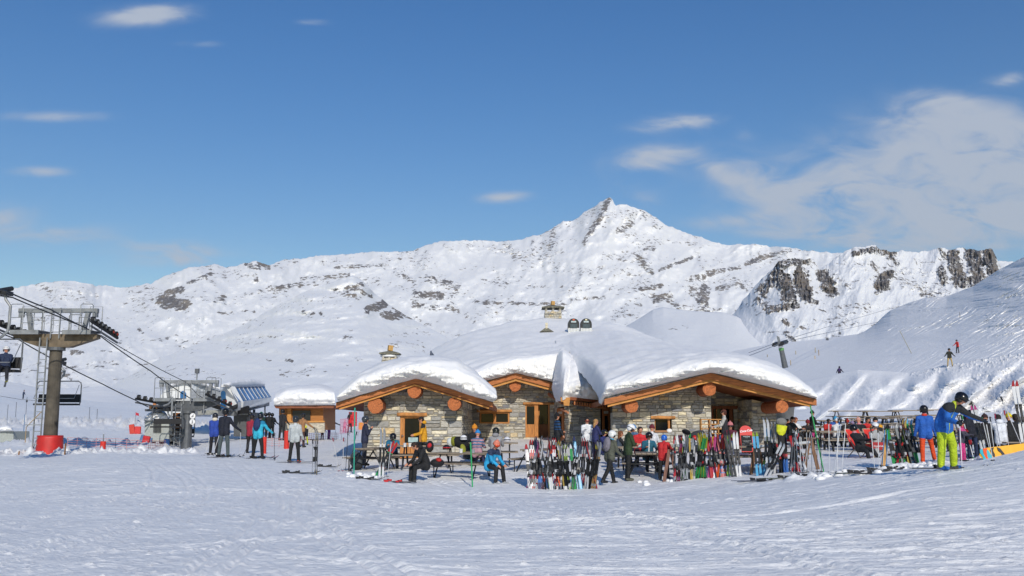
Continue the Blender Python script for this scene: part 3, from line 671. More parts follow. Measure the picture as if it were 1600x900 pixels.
# roofs: timber decks under the snow (solid wedges going back), then the fascia boards
def roof(name, tl, Y, back, th_rows, soff=0):
    """tl: [(px,row)..] roof line"""
    mb = MB()
    for (a, b) in zip(tl, tl[1:]):
        q = [P(a[0], a[1]+.6, Y+.06), P(b[0], b[1]+.6, Y+.06), P(b[0], b[1]+th_rows, Y+.06), P(a[0], a[1]+th_rows, Y+.06)]
        mb.prism(q, (0, back, 0), WOODDARK)
    return mb.build(name, ch, True)
tlL = [(525, 630), (560, 619.5), (600, 607), (648, 591), (700, 606.5), (740, 619.5), (770, 629)]
tlM = [(755, 598), (806, 583), (866, 599)]
tlR = [(944.5, 623.5), (1000, 610), (1060, 595.5), (1111, 583), (1160, 595.5), (1220, 610), (1276, 624.5)]
roof('roof_deck', [tlL[0], tlL[3], tlL[6]], YF, 12, 9); roof('roof_deck', tlM, 48.7, 6, 7); roof('roof_deck', [tlR[0], tlR[3], tlR[6]], YF, 9, 9)
def fascia(tl, Y, t1, t2, in0, in1):
    mb = MB(); top = [(a, b, Y) for a, b in tl]; mid = [(a, b+t1, Y) for a, b in tl]; board(mb, top, mid, .06, FASCIA); mb.build('fascia_board', ch, True)
    # lighter verge board, set back and a little shorter
    tl2 = [(tl[0][0]+in0, tl[0][1]+t1-.8-in0*.28)]+tl[1:-1]+[(tl[-1][0]-in1, tl[-1][1]+t1-.8-in1*.28)]
    tl2 = [tl2[0]]+[(a, b+t1-.8) for a, b in tl[1:-1]]+[tl2[-1]]
    mb = MB(); board(mb, [(a, b, Y+.10) for a, b in tl2], [(a, b+t2+.8, Y+.10) for a, b in tl2], .12, FASCLIGHT); mb.build('verge_board', ch, True)
    # slate edge showing under the snow
    mb = MB(); board(mb, [(a, b-1.6, Y-.03) for a, b in tl], [(a, b-.25, Y-.03) for a, b in tl], .3, M('#5d5a4e', .9, 0, .3, 6)); mb.build('slate_edge', ch, True)
fascia(tlL, YF, 7.5, 4.2, 5, 6); fascia(tlM, 48.6, 8.0, 4.5, 3, 2); fascia(tlR, YF, 9.3, 4.6, 5, 8)
# shed roof edge over the entrance bay with rafter ends
mb = MB()
q = [P(877, 621, 45.2), P(892, 619, 45.2), P(945, 625.5, 45.6), P(945, 630, 45.6), P(892, 625, 45.2), P(877, 627, 45.2)]
mb.prism(q, (0, 2.5, .0), WOODDARK)
mb.prism([P(876, 620.5, 45.1), P(891, 621.5, 45.1), P(889.5, 634, 45.1), P(881, 633.5, 45.1), P(880.5, 628, 45.1), P(876.5, 627.5, 45.1)], (0, .3, 0), FASCLIGHT)
for i in range(13):
    px = 897+i*4.0; r = 627+(i*.5); mb.prism([P(px, r, 45.3), P(px+2, r+.2, 45.3), P(px+2, r+5.5, 45.3), P(px, r+5.3, 45.3)], (0, 1.2, 0), FASCIA)
mb.tube([P(858, 616, 48.5), P(879, 629, 45.4)], .09, WOODDARK, 6)
mb.build('eave', ch, True)
mb = MB(); mb.tube([P(877, 639, 45.9), P(888, 645, 45.2)], .05, M('#d8936a', .7), 6); mb.build('lamp_arm', ch, True)
# logs
for (px, r, rad, Y0, Y1) in [(586.5, 634, 12, 39.0, 41.5), (647, 611, 10.6, 39.0, 41.5), (709.6, 631, 10.2, 39.0, 41.5), (804.6, 602.5, 9.2, 48.9, 51), (987, 634.5, 10.2, 39.1, 41.5), (1108.5, 608, 10.4, 39.1, 44.5), (1222, 635.5, 9.6, 38.9, 44.2)]:
    c = P(px, r, Y0); R0 = rad/1500*Y0; mb = MB(); pts = []; n = 22
    wob = [1+rnd.uniform(-.05, .05) for _ in range(n)]
    ring = lambda y, k: [Vector((c.x+R0*k*wob[i]*math.cos(2*math.pi*i/n), y, c.z+R0*k*wob[i]*math.sin(2*math.pi*i/n))) for i in range(n)]
    r0, r1 = ring(Y0+.02, 1.0), ring(Y1, .97)
    mb.add(r0+r1, [(i, n+i, n+(i+1) % n, (i+1) % n) for i in range(n)], M('#96512a', .8, 0, .2, 6))
    lg = mb.build('log_purlin', ch, True)
    mb = MB(); mb.add([c]+[Vector((p.x, Y0, p.z)) for p in ring(0, .99)]+ring(Y0+.02, 1.0), [(0, 1+(i+1) % n, 1+i) for i in range(n)]+[(1+i, 1+(i+1) % n, 1+n+(i+1) % n, 1+n+i) for i in range(n)], LOGEND)
    # growth rings and a radial crack
    for kk in (.3, .52, .74, .9):
        rr = [p for p in ring(Y0-.004, kk)]; r2 = [p for p in ring(Y0-.004, kk-.035)]
        mb.add(rr+r2, [(i, (i+1) % n, n+(i+1) % n, n+i) for i in range(n)], M('#a1552a', .9))
    mb.prism([c+Vector((0, -.006, 0)), c+Vector((R0*.8, -.006, R0*.3)), c+Vector((R0*.78, -.006, R0*.36))], (0, .004, 0), M('#4a2a18', .9))
    me = mb.mesh('end_grain', Vector(ch.location)); link('end_grain', me, lg)
# doors and windows
def pbox(mb, x0, x1, r0, r1, Y, d, mat):
    a = P(x0, r0, Y); b = P(x1, r1, Y); mb.box(((a.x+b.x)/2, Y+d/2, (a.z+b.z)/2), (b.x-a.x, d, a.z-b.z), mat)
def sub(mb, name, par):
    me = mb.mesh(name, Vector(ch.location)); return link(name, me, par)
def lintel(x0, x1, r0, r1, Y):
    mb = MB(); a = P(x0, (r0+r1)/2, Y-.05); b = P(x1, (r0+r1)/2, Y-.05); rr = abs(P(0, r0, Y).z-P(0, r1, Y).z)/2
    mb.tube([a, a.lerp(b, .3)+Vector((0, 0, .01)), a.lerp(b, .7)-Vector((0, 0, .008)), b], [rr*.95, rr*1.03, rr*.98, rr*.94], M('#c08448', .75, 0, .25, 4), 10); return mb.build('lintel', ch, True)
# left door
lintel(620.5, 667, 644.6, 650.8, YL)
mb = MB(); pbox(mb, 625.5, 630.5, 650.5, 716, YL+.04, .14, WOODZ); pbox(mb, 657, 662, 650.5, 716, YL+.04, .14, WOODZ); pbox(mb, 630.5, 657, 650.5, 653.5, YL+.05, .12, WOODZ)
dr = mb.build('door', ch, True)
mb = MB(); pbox(mb, 630.5, 657, 692, 715.5, YL+.09, .07, WOODZ)
for x in (636, 641.5, 647, 652): pbox(mb, x-.25, x+.25, 694, 713, YL+.084, .01, M('#7d4c20', .8))
sub(mb, 'panel', dr)
mb = MB(); pbox(mb, 631.6, 656, 654, 691.5, YL+.13, .03, GLASSD); sub(mb, 'glass_pane', dr)
mb = MB(); pbox(mb, 630.5, 632, 653.5, 692, YL+.10, .06, WOODZ); pbox(mb, 655.6, 657, 653.5, 692, YL+.10, .06, WOODZ); sub(mb, 'glazing_bead', dr)
mb = MB(); pbox(mb, 638, 653, 683.5, 691, YL+.125, .01, M('#9fb9b9', .6)); sub(mb, 'notice', dr)
mb = MB(); pbox(mb, 627.3, 628.8, 679, 684, YL+.01, .03, M('#3a3a3a', .4, .7)); mb.tube([P(628, 681, YL+.03), P(628, 681, YL-.03), P(631, 681, YL-.03)], .012, STEEL, 6); sub(mb, 'handle', dr)
# middle window
lintel(745, 800, 639.6, 644.4, YM)
mb = MB(); pbox(mb, 749.5, 796, 644.3, 646.3, YM+.02, .14, WOODX); pbox(mb, 749.5, 796, 659.5, 661.8, YM-.05, .2, WOODX)
for x in (749.5, 770.8, 793.6): pbox(mb, x, x+(4.2 if x > 760 and x < 780 else 2.4), 646.3, 659.5, YM+.02, .14, WOODZ)
w = mb.build('window', ch, True); mb = MB(); pbox(mb, 752, 770.8, 646.3, 659.5, YM+.1, .03, GLASSD); pbox(mb, 775, 793.6, 646.3, 659.5, YM+.1, .03, GLASSD); sub(mb, 'pane', w)
# middle door, right leaf open inwards
lintel(817.5, 866, 628.3, 632.6, YM)
mb = MB(); pbox(mb, 821, 823, 632.6, 684, YM+.02, .2, WOODZ); pbox(mb, 856.5, 859, 632.6, 684, YM+.02, .2, WOODZ); pbox(mb, 835, 841, 632.6, 684, YM+.0, .14, WOODZ); pbox(mb, 823, 835, 632.6, 634.6, YM+.04, .1, WOODZ)
dr = mb.build('door', ch, True)
mb = MB(); pbox(mb, 823, 835, 663, 683.6, YM+.06, .06, WOODZ); sub(mb, 'panel', dr)
mb = MB(); pbox(mb, 823, 835, 634.6, 663, YM+.1, .03, GLASSD); sub(mb, 'glass_pane', dr)
mb = MB(); pbox(mb, 841, 856.5, 663, 683.6, YM+.5, .06, wood('#8a5426', (14, 14, 1.2))); pbox(mb, 841, 856.5, 632.6, 663, YM+.52, .03, GLASSD); pbox(mb, 841, 843, 632.6, 684, YM+.48, .08, WOODZ); x = sub(mb, 'open_leaf', dr)  # lower panel in darker wood, shade of the recess put into its colour
# right window
lintel(1017, 1055, 649.8, 655, YR)
mb = MB(); pbox(mb, 1043.5, 1047, 655, 672.5, YR+.05, .12, WOODZ); pbox(mb, 1023, 1049.5, 672.5, 675.5, YR-.06, .3, wood('#a8754a', (1.2, 14, 14))); pbox(mb, 1023, 1024.2, 655, 672.5, YR+.1, .12, WOODZ); pbox(mb, 1047, 1049.4, 655, 672.5, YR+.25, .05, M('#5b4632', .9))
w = mb.build('window', ch, True); mb = MB(); pbox(mb, 1024.2, 1043.5, 655, 672.5, YR+.16, .03, GLASSD); sub(mb, 'pane', w)
mb = MB(); mb.ell(P(1046, 673, YR-.03), (.12, .07, .09), WHITE); sub(mb, 'snow_clump', w)
# recess door
DKW = wood('#7b431f', (14, 14, 1.2))
mb = MB(); pbox(mb, 1112, 1153, 634.3, 639, 43.9, .16, DKW); pbox(mb, 1112, 1116.5, 639, 701, 43.96, .14, DKW); pbox(mb, 1139.5, 1146.5, 639, 701, 43.96, .14, DKW); pbox(mb, 1119, 1122, 639, 701, 44.02, .1, WOODZ)
dr = mb.build('door', ch, True); mb = MB(); pbox(mb, 1116, 1140, 639, 701, 44.14, .04, GLASSD); sub(mb, 'glass_pane', dr)
# bay doors
for (cx, cy, ln, dirv, wd) in ((P(947, 665, 46.42), None, 1, d1.normalized(), 12/1500*46.4), (Cc+d2*.48, None, 1, d2.normalized(), d2.length*.45)):
    n_ = Vector((dirv.y, -dirv.x, 0)); rot = Matrix((dirv, -n_, Vector((0, 0, 1)))).transposed(); h = zat(635, 46.4)-.35
    mb = MB(); mb.box((cx.x, cx.y+.06, .3+h/2), (wd, .08, h), wood('#a5622f', (14, 14, 1.2)), rot)
    dr = mb.build('door', ch, True); mb = MB(); mb.box(Vector((cx.x, cx.y+.02, .3+h*.6))+n_*.03, (wd*.4, .03, h*.45), GLASSD, rot); sub(mb, 'glass_pane', dr)
    mb = MB(); mb.box(Vector((cx.x, cx.y+.02, .3+h*.9))+n_*.03, (wd*.6, .03, .12), M('#b5b1a8', .5), rot); sub(mb, 'door_plate', dr)
# ---- roof snow
snow_loft('roof_snow', [
 [(529, 629, 38.85), (560, 619, 38.85), (600, 607, 38.85), (650, 591.5, 38.85), (700, 607, 38.85), (740, 620, 38.85), (768, 628.5, 38.85)],
 [(527, 623, 38.4), (560, 605, 38.2), (590, 595, 38.1), (620, 586, 38.1), (650, 581, 38.1), (690, 592, 38.1), (700, 596, 38.1), (740, 609, 38.2), (776, 624, 38.4)],
 [(528, 616, 38.6), (560, 591, 38.4), (590, 580, 38.3), (640, 568, 38.3), (680, 569, 38.3), (715, 576, 38.3), (745, 590, 38.4), (776, 616, 38.6)],
 [(531, 609, 39.5), (560, 585, 39.5), (590, 571, 39.5), (640, 559.5, 39.5), (680, 559, 39.5), (715, 564, 39.5), (745, 583, 39.5), (774, 609, 39.5)],
 [(540, 603, 42.0), (565, 583.5, 42.5), (595, 569, 43), (640, 557.5, 43), (680, 556.5, 43), (715, 562, 43), (742, 583, 42.5), (768, 607, 42)],
 [(556, 612, 47), (575, 600, 48), (600, 585, 49), (640, 572, 50), (680, 572, 50), (712, 578, 50), (730, 596, 49), (750, 616, 48)],
 [(560, 640, 48), (580, 640, 50), (600, 640, 51), (640, 640, 52), (680, 640, 52), (710, 640, 52), (730, 640, 51), (750, 640, 49)]], ch, 220, 60, 1.0, .06)
# middle: cut snow face with a crease, running up into the dome
snow_loft('roof_snow', [
 [(752, 600, 48.75), (780, 591, 48.75), (806, 583.5, 48.75), (840, 591.5, 48.75), (872, 600, 48.75), (884, 606, 48.75)],
 [(746, 592, 48.2), (780, 583, 48.2), (806, 577, 48.2), (840, 585, 48.3), (872, 595, 48.3), (884, 600, 48.3)],
 [(742, 580, 48.4), (775, 566, 48.4), (806, 560, 48.4), (835, 559, 48.4), (870, 558, 48.4), (886, 560, 48.6)],
 [(735, 575, 49.4), (770, 561, 49.6), (806, 555, 49.6), (835, 553, 49.6), (870, 550, 49.6), (890, 549, 49.6)],
 [(700, 566, 52.5), (740, 552, 53), (800, 542, 53), (835, 540, 53), (870, 539, 53), (900, 539, 53)],
 [(680, 556, 57), (730, 533, 58), (800, 520, 59), (850, 516, 59), (890, 516, 59), (920, 518, 59)],
 [(672, 550, 62), (720, 526, 64), (800, 504.5, 66), (850, 500, 66), (895, 500.5, 66), (930, 503, 66)],
 [(672, 600, 66), (720, 580, 70), (800, 570, 74), (850, 570, 74), (895, 570, 74), (930, 570, 74)]], ch, 200, 80, 4.0, .05)
# right: great rounded snow cap
snow_loft('roof_snow', [
 [(940, 632, 39.3), (945, 622, 38.85), (1000, 608.5, 38.85), (1060, 594, 38.85), (1111, 582, 38.85), (1160, 594.5, 38.85), (1220, 609.5, 38.85), (1274, 623.5, 38.85)],
 [(936, 628, 39.3), (944, 612, 38.5), (1000, 599, 38.2), (1060, 586, 38.1), (1111, 577, 38.1), (1130, 577, 38.1), (1165, 587, 38.1), (1220, 602, 38.2), (1276, 621, 38.5)],
 [(934, 618, 40), (945, 600, 38.7), (1000, 587, 38.3), (1060, 573, 38.2), (1111, 562, 38.2), (1165, 568, 38.2), (1215, 582, 38.2), (1250, 598, 38.3), (1275, 616, 38.7)],
 [(926, 606, 41.5), (940, 588, 40), (1000, 574, 39.6), (1060, 560, 39.6), (1111, 553, 39.6), (1165, 557, 39.6), (1212, 571, 39.6), (1246, 590, 39.6), (1272, 611, 39.6)],
 [(908, 584, 45), (925, 566, 43.5), (1000, 552, 43), (1060, 546, 43), (1120, 548, 43), (1165, 556, 43), (1208, 569, 43), (1243, 588.5, 43), (1266, 609, 43)],
 [(872, 543, 52.2), (905, 540, 51), (970, 526, 51), (1040, 535.5, 51), (1110, 546.5, 51), (1160, 556, 50), (1200, 569, 48), (1232, 588, 47), (1255, 612, 46)],
 [(868, 517.5, 59.3), (895, 515.5, 59), (950, 514, 59), (1015, 529, 58), (1075, 543, 57), (1130, 556, 55), (1180, 575, 53), (1215, 600, 51), (1245, 625, 49)],
 [(895, 500.5, 66), (940, 503.5, 66), (990, 517, 65), (1050, 545, 63), (1120, 570, 60), (1170, 600, 57), (1210, 630, 54), (1240, 650, 51)],
 [(895, 570, 74), (940, 570, 74), (990, 580, 72), (1050, 600, 70), (1120, 620, 66), (1170, 650, 62), (1210, 670, 58), (1240, 680, 54)]], ch, 260, 84, 7.0, .06)
# valley: snow sliding down between the two roofs and the split wedge standing on it
snow_loft('roof_snow', [
 [(868, 628, 46.6), (878, 627, 45.2), (892, 620, 45.2), (920, 623.5, 45.4), (950, 627, 45.6)],
 [(867, 612, 46.6), (878, 608, 45.0), (892, 602, 44.9), (920, 606, 44.9), (950, 606, 45.2)],
 [(868, 600, 47.4), (880, 590, 46.0), (895, 582, 45.8), (920, 588, 45.5), (950, 588, 45.6)],
 [(866, 580, 49), (880, 566, 47.6), (895, 562, 47.3), (920, 566, 47.2), (950, 568, 47)],
 [(866, 545, 53), (880, 543, 53), (900, 543, 53), (925, 545, 52), (950, 548, 50)]], ch, 80, 40, 9.0, .03)
snow_loft('snow_wedge', [
 [(862, 606, 47.6), (866, 622, 46.6), (873, 627, 45.6), (879.5, 625.5, 45.0), (886, 622, 45.15), (892.5, 619, 45.6)],
 [(865, 590, 47.6), (869, 600, 46.6), (875, 606, 45.5), (880.5, 606, 44.8), (888, 602, 45.4), (893, 600, 46.2)],
 [(868, 570, 47.9), (872, 575, 47.0), (877, 580, 46.0), (884, 582, 45.5), (891, 580, 46.2), (895, 580, 47.0)],
 [(872, 553, 48.2), (875, 555, 47.6), (879, 558, 46.9), (885, 561, 46.8), (892, 564, 47.2), (898, 568, 48.0)],
 [(875, 547, 48.6), (877, 546.5, 48.2), (880, 547, 47.9), (885, 550, 47.9), (893, 556, 48.2), (900, 562, 48.8)],
 [(874, 549, 50), (877, 550, 50), (881, 551, 50), (887, 554, 50), (895, 559, 50), (902, 566, 50)],
 [(874, 570, 51), (877, 570, 51), (881, 571, 51), (887, 574, 51), (895, 579, 51), (902, 586, 51)]], ch, 60, 60, 12.0, .03)
# ---- chimneys
def chimney(px, rtop, rbase, w, Y, knob, label=None, half=False):
    c = P(px, rbase, Y); top = P(px, rtop, Y).z; W = w/1500*Y; h = top-c.z; mb = MB()
    for k in range(4):
        an = k*math.pi/2; ux = Vector((math.cos(an), math.sin(an), 0)); nn = Vector((ux.y, -ux.x, 0)); o = Vector((c.x, Y+W/2, 0))+nn*W/2-ux*W/2
        masonry(mb, o, ux, [(0, c.z-.5), (W, c.z-.5), (W, c.z+h*.55), (0, c.z+h*.55)], [], rnd, (.07, .13), (.12, .3))
    body = mb.build('chimney', ch, True)
    if label: body['label'] = label
    mb = MB(); cy = Y+W/2
    for sx in (-1, 0, 1):
        for sy in (-1, 1): mb.box((c.x+sx*W*.42, cy+sy*W*.42, c.z+h*.68), (W*.12, W*.12, h*.28), STONES[0])
    sub(mb, 'cap_posts', body)
    mb = MB(); z = c.z+h*.8; W2 = W*.68
    vs = [(c.x-W2, cy-W2, z), (c.x+W2, cy-W2, z), (c.x+W2, cy+W2, z), (c.x-W2, cy+W2, z), (c.x-W2, cy-W2, z+.06), (c.x+W2, cy-W2, z+.06), (c.x+W2, cy+W2, z+.06), (c.x-W2, cy+W2, z+.06), (c.x-W*.1, cy, z+h*.26), (c.x+W*.1, cy, z+h*.26)]
    mb.add(vs, [(3, 2, 1, 0), (0, 1, 5, 4), (1, 2, 6, 5), (2, 3, 7, 6), (3, 0, 4, 7), (4, 5, 9, 8), (5, 6, 9), (6, 7, 8, 9), (7, 4, 8)], M('#7d7a6a', .9, 0, .3, 8)); sub(mb, 'cap_slab', body)
    mb = MB(); mb.box((c.x, cy, z+h*.3+.1), (.22, .22, .26), M('#c49a5c', .9), Euler((0, .1, .4))); sub(mb, 'capstone', body)
    return body
chimney(864.5, 476.5, 498.5, 26, 64, True); cl = chimney(608, 548.5, 572, 23, 47, True, 'left chimney carrying a snow cap')
mb = MB(); c = P(608, 553.5, 47); mb.ell(c+Vector((0, .4, -.06)), (.5, .5, .12), SNOWROOF); me = mb.mesh('snow_cap', Vector(ch.location), True); link('snow_cap', me, cl)
mb = MB(); c = P(854, 516.5, 58.6)
mb.add([c+Vector(v) for v in ((-.42, -.4, -.1), (.42, -.4, -.1), (.42, .4, -.1), (-.42, .4, -.1), (-.1, 0, .16), (.1, 0, .16))], [(0, 1, 5, 4), (1, 2, 5), (2, 3, 4, 5), (3, 0, 4)], M('#7d7a6a', .9, 0, .3, 8)); mb.box(c+Vector((0, 0, .3)), (.14, .14, .35), STONES[3]); mb.build('chimney', ch, True)['label'] = 'chimney cap nearly buried in snow'
# ---- roof ventilators
g = 'pair of metal roof vents'
for i, px in enumerate((896, 915.5)):
    c = P(px, 521, 58); v = thing('roof_vent', ('left' if i == 0 else 'right')+' of the two domed metal exhaust vents standing in the roof snow', 'roof vent', c, 0, g); W = 17.6/1500*58/2
    mb = MB(); mb.box((0, 0, .05), (W*2, W*1.8, .5), M('#b8babd', .35, .6)); mb.build('base_box', v)
    mb = MB(); n = 14; prof = [(-W, .26), (-W, .55)]+[(-W*math.cos(R(a)), .55+.34*math.sin(R(a))) for a in range(15, 180, 15)]+[(W, .55), (W, .26)]
    mb.prism([Vector((x, -W*.85, z)) for x, z in prof], (0, W*1.7, 0), M('#25282b', .4, .5)); mb.build('hood', v)
    mb = MB(); mb.box((0, -W*.86, .42), (W*1.25, .04, .28), M('#596066', .2, .8)); mb.build('grille', v)
    mb = MB(); mb.box((0, -W*.86, .68), (W*.9, .05, .10), M('#c7ccd0', .2, .8)); mb.box((0, -W*.88, .80), (.12, .04, .08), M('#c7502a' if i == 0 else '#d8cfa8', .5)); mb.build('motor_plate', v)
# ================================================================ CHAIRLIFT
GALV = M('#8d9092', .5, .35, .15, 3); GALVD = M('#63666a', .55, .4, .15, 3); CONC = M('#5a5348', .85, 0, .25, 2.5); ROPE = M('#26282b', .5, .5)
RUB = M('#1d1d1f', .7)
def sheaves(par, p, q, name='wheel_assembly', n=7):
    mb = MB(); p = Vector(p); q = Vector(q); d = (q-p).normalized()
    mb.tube([p, q], .07, DARKMET, 6); mb.tube([p+Vector((0, 0, -.22)), q+Vector((0, 0, -.22))], .05, GALVD, 6)
    w = mb.build(name, par)
    for i in range(n):
        c = p.lerp(q, (i+.5)/n)+Vector((0, 0, .12)); s = MB(); s.tube([c+Vector((-.07, 0, 0)), c+Vector((.07, 0, 0))], .15, RUB, 14); s.tube([c+Vector((-.12, 0, 0)), c+Vector((.12, 0, 0))], .07, M('#8b2d22' if i >= n-2 else '#6b6e70', .5), 8); s.build('sheave', w)
def tower(name, label, base, H, Wg, Wp, rotz, colr, ladder_side, pad, colm, armz=None):
    t = thing(name, label, 'lift tower', base, rotz, 'chairlift towers')
    mb = MB(); mb.tube([(0, 0, -.3), (0, 0, H)], [colr*1.08, colr*.92], colm, 18); mb.build('column', t, smooth=False)
    mb = MB(); mb.tube([(0, 0, H-.02), (0, 0, H+.12)], colr*1.35, GALVD, 18); mb.build('flange', t)
    x = ladder_side; mb = MB(); y = -colr-.12
    for sx in (-.17, .17): mb.box((x+sx, y, H/2+.4), (.05, .05, H+.3), GALV)
    k = .5
    while k < H+.4: mb.box((x, y, k), (.34, .035, .035), GALV); k += .3
    mb.build('ladder', t)
    # main crossarm, tapered in the middle, with platforms
    mb = MB(); z = H+.12; w = Wp/2
    mb.prism([Vector((-w, -.22, z+.42)), Vector((-w*.35, -.22, z)), Vector((w*.35, -.22, z)), Vector((w, -.22, z+.42)), Vector((w, -.22, z+.62)), Vector((-w, -.22, z+.62))], (0, .44, 0), M('#6f6250', .7, .1, .25, 3) if pad else GALVD)
    mb.build('crossarm', t)
    for sx in (-1, 1):
        mb = MB(); mb.box((sx*w*.62, -.15, z+.72), (w*.68, 1.1, .08), GALVD); mb.box((sx*w*.62, -.7, z+.66), (w*.68, .05, .2), GALV); mb.build('work_platform', t)
    for sx in (-1, 1):
        mb = MB()
        for (a, b, h) in ((.2, .48, 1.0), (.42, .72, .75), (.68, .98, 1.25)):
            for yy in (-.68,):
                x0, x1 = sx*w*a, sx*w*b; zz = z+.72
                mb.tube([(x0, yy, zz), (x0, yy, zz+h-.06), (x0+.06*sx, yy, zz+h), (x1-.06*sx, yy, zz+h), (x1, yy, zz+h-.06), (x1, yy, zz)], .022, GALV, 5, caps=False)
                mb.tube([(x0, yy, zz+h*.5), (x1, yy, zz+h*.5)], .018, GALV, 5)
            mb.tube([(x0, .35, zz), (x0, .35, zz+h), (x1, .35, zz+h), (x1, .35, zz)], .02, GALV, 5, caps=False); mb.tube([(x0, -.68, zz), (x0, .35, zz)], .02, GALV, 5)
        mb.build('railing', t)
    # lifting frame above
    zt = z+.62+1.12; g = Wg/2; mb = MB(); mb.box((0, 0, zt), (Wg, .22, .2), GALV); mb.box((-g+.12, 0, zt-.2), (.2, .2, .22), GALV); mb.box((g-.12, 0, zt-.2), (.2, .2, .22), GALV); mb.build('lifting_beam', t)
    for sx in (-1, 1):
        mb = MB(); mb.prism([Vector((sx*g*.80, -.1, zt-.1)), Vector((sx*g*.70, -.1, zt-.1)), Vector((sx*w*.58, -.1, z+.7)), Vector((sx*w*.67, -.1, z+.7))], (0, .2, 0), GALV); mb.build('strut', t)
    mb = MB()
    for sx in (-.2, .2): mb.box((sx+.03, -.3, (z+.5+zt)/2), (.05, .05, zt-z-.3), GALV)
    k = z+.7
    while k < zt: mb.box((.03, -.3, k), (.4, .035, .035), GALV); k += .55
    mb.build('ladder', t)
    return t, z, zt
b1 = P(76, 722, 45); TH = P(0, 543, 45).z-b1.z
t1, z1, zt1 = tower('lift_tower', 'tall brown steel lift tower with a ladder rising out of a round red crash pad', b1, TH-.12, 3.72, 3.9, R(0), .30, -.42, True, CONC)
sheaves(t1, (1.95, -.9, z1+1.15), (2.35, 1.2, z1+.55)); sheaves(t1, (-2.35, -1.4, z1+1.05), (-1.75, 1.2, z1+.55))
mb = MB(); n = 26
def padring(z, r, w=0): return [Vector((r*math.cos(2*math.pi*k/n)*(1+w*math.sin(5*k)), r*math.sin(2*math.pi*k/n)*(1+w*math.cos(4*k)), z)) for k in range(n)]
rings = [padring(-.2, .62), padring(.3, .60), padring(.8, .58, .015), padring(1.1, .57, .03), padring(1.22, .56, .05), padring(1.2, .42, .04)]
vs = [p for r_ in rings for p in r_]; mb.add(vs, [(i*n+k, i*n+(k+1) % n, (i+1)*n+(k+1) % n, (i+1)*n+k) for i in range(5) for k in range(n)], M('#c92a24', .5, 0, .12, 3))
mb.build('crash_pad', t1, smooth=True)
mb = MB(); mb.box((-.55, -.7, 1.7), (.6, .02, .04), GALV); mb.tube([(-.25, -.5, 2.3), (-.85, -.6, 1.6), (-.85, -.6, .9)], .02, M('#a58b63', .7), 5); mb.build('step_bracket', t1)
b2 = P(290.5, 704, 58); TH2 = P(0, 648, 58).z-b2.z
t2, z2, zt2 = tower('lift_tower', 'grey lift tower in front of the station with two round white number signs', b2, TH2+.1, 3.55, 3.7, 0, .30, -.42, False, GALVD)
sheaves(t2, (1.5, -1.5, z2+.95), (2.5, .6, z2+.25), n=5); sheaves(t2, (-2.7, -1.2, z2+.7), (-1.6, .8, z2+.4), n=5)
for i, (px, row) in enumerate(((301, 650), (300.5, 659))):
    c = P(px, row, 57.3)-b2; mb = MB(); r_ = 4.3/1500*57.3
    mb.tube([c, c+Vector((0, .03, 0))], r_, WHITE, 22); mb.tube([c+Vector((0, .005, 0)), c+Vector((0, .025, 0))], r_*1.1, M('#777777', .5), 22)
    s_ = mb.build('round_sign', t2); mb = MB()
    if i == 0: mb.box(c+Vector((0, -.006, 0)), (.03, .01, r_*1.2), BLACK, Euler((0, .5, 0))); mb.box(c+Vector((.0, -.006, -.02)), (.14, .01, .02), BLACK)
    else: mb.box(c+Vector((0, -.006, 0)), (.035, .01, r_*1.0), BLACK); mb.box(c+Vector((0, -.006, -r_*.5)), (.12, .01, .025), BLACK)
    me = mb.mesh('numeral'); link('numeral', me, s_)
mb = MB(); mb.box((1.05, -.3, 2.5), (.06, .06, .7), GALV); mb.tube([(.45, 0, zt2), (.45, 0, zt2+.55)], .04, GALV, 6); mb.box((.45, 0, zt2+.65), (.22, .22, .28), GALVD); mb.build('anemometer', t2)
# ropes
def rope(pts, label, r=.028):
    out = [P(*q) for q in pts]; fin = []
    for i in range(len(out)-1):
        for k in range(8):
            f = k/8; p = out[i].lerp(out[i+1], f); p.z -= .02*4*f*(1-f)*(out[i+1]-out[i]).length*.25; fin.append(p)
    fin.append(out[-1]); mb = MB(); mb.tube(fin, r, ROPE, 6); o = mb.build('haul_rope'); tag(o, label, 'cable', 'chairlift cables'); return o
rope([(-60, 433, 30), (10, 455, 35), (80, 484, 39), (135, 513, 44.2), (158, 526, 46), (236, 580, 53), (273, 607, 57), (317, 634, 60)], 'dark cable running from the near chair over the right wheels to the number-sign tower')
rope([(-60, 452, 38), (20, 465, 40), (90, 494, 42), (135, 512, 44.4)], 'lower dark cable passing under the beam of the brown tower')
rope([(158, 524, 46), (230, 566, 52), (291, 597, 58)], 'thin cable from the brown tower up to the beam of the number-sign tower', .02)
rope([(-40, 500, 40), (5, 522, 43), (30, 531, 45.5), (66, 552, 48), (96, 568, 50), (160, 600, 53), (211, 625, 56), (232, 636, 58)], 'cable carrying the empty chair behind the brown tower')
rope([(291, 597, 58), (310, 618, 59), (330, 628, 61)], 'short cable from the beam down into the station machinery', .02)
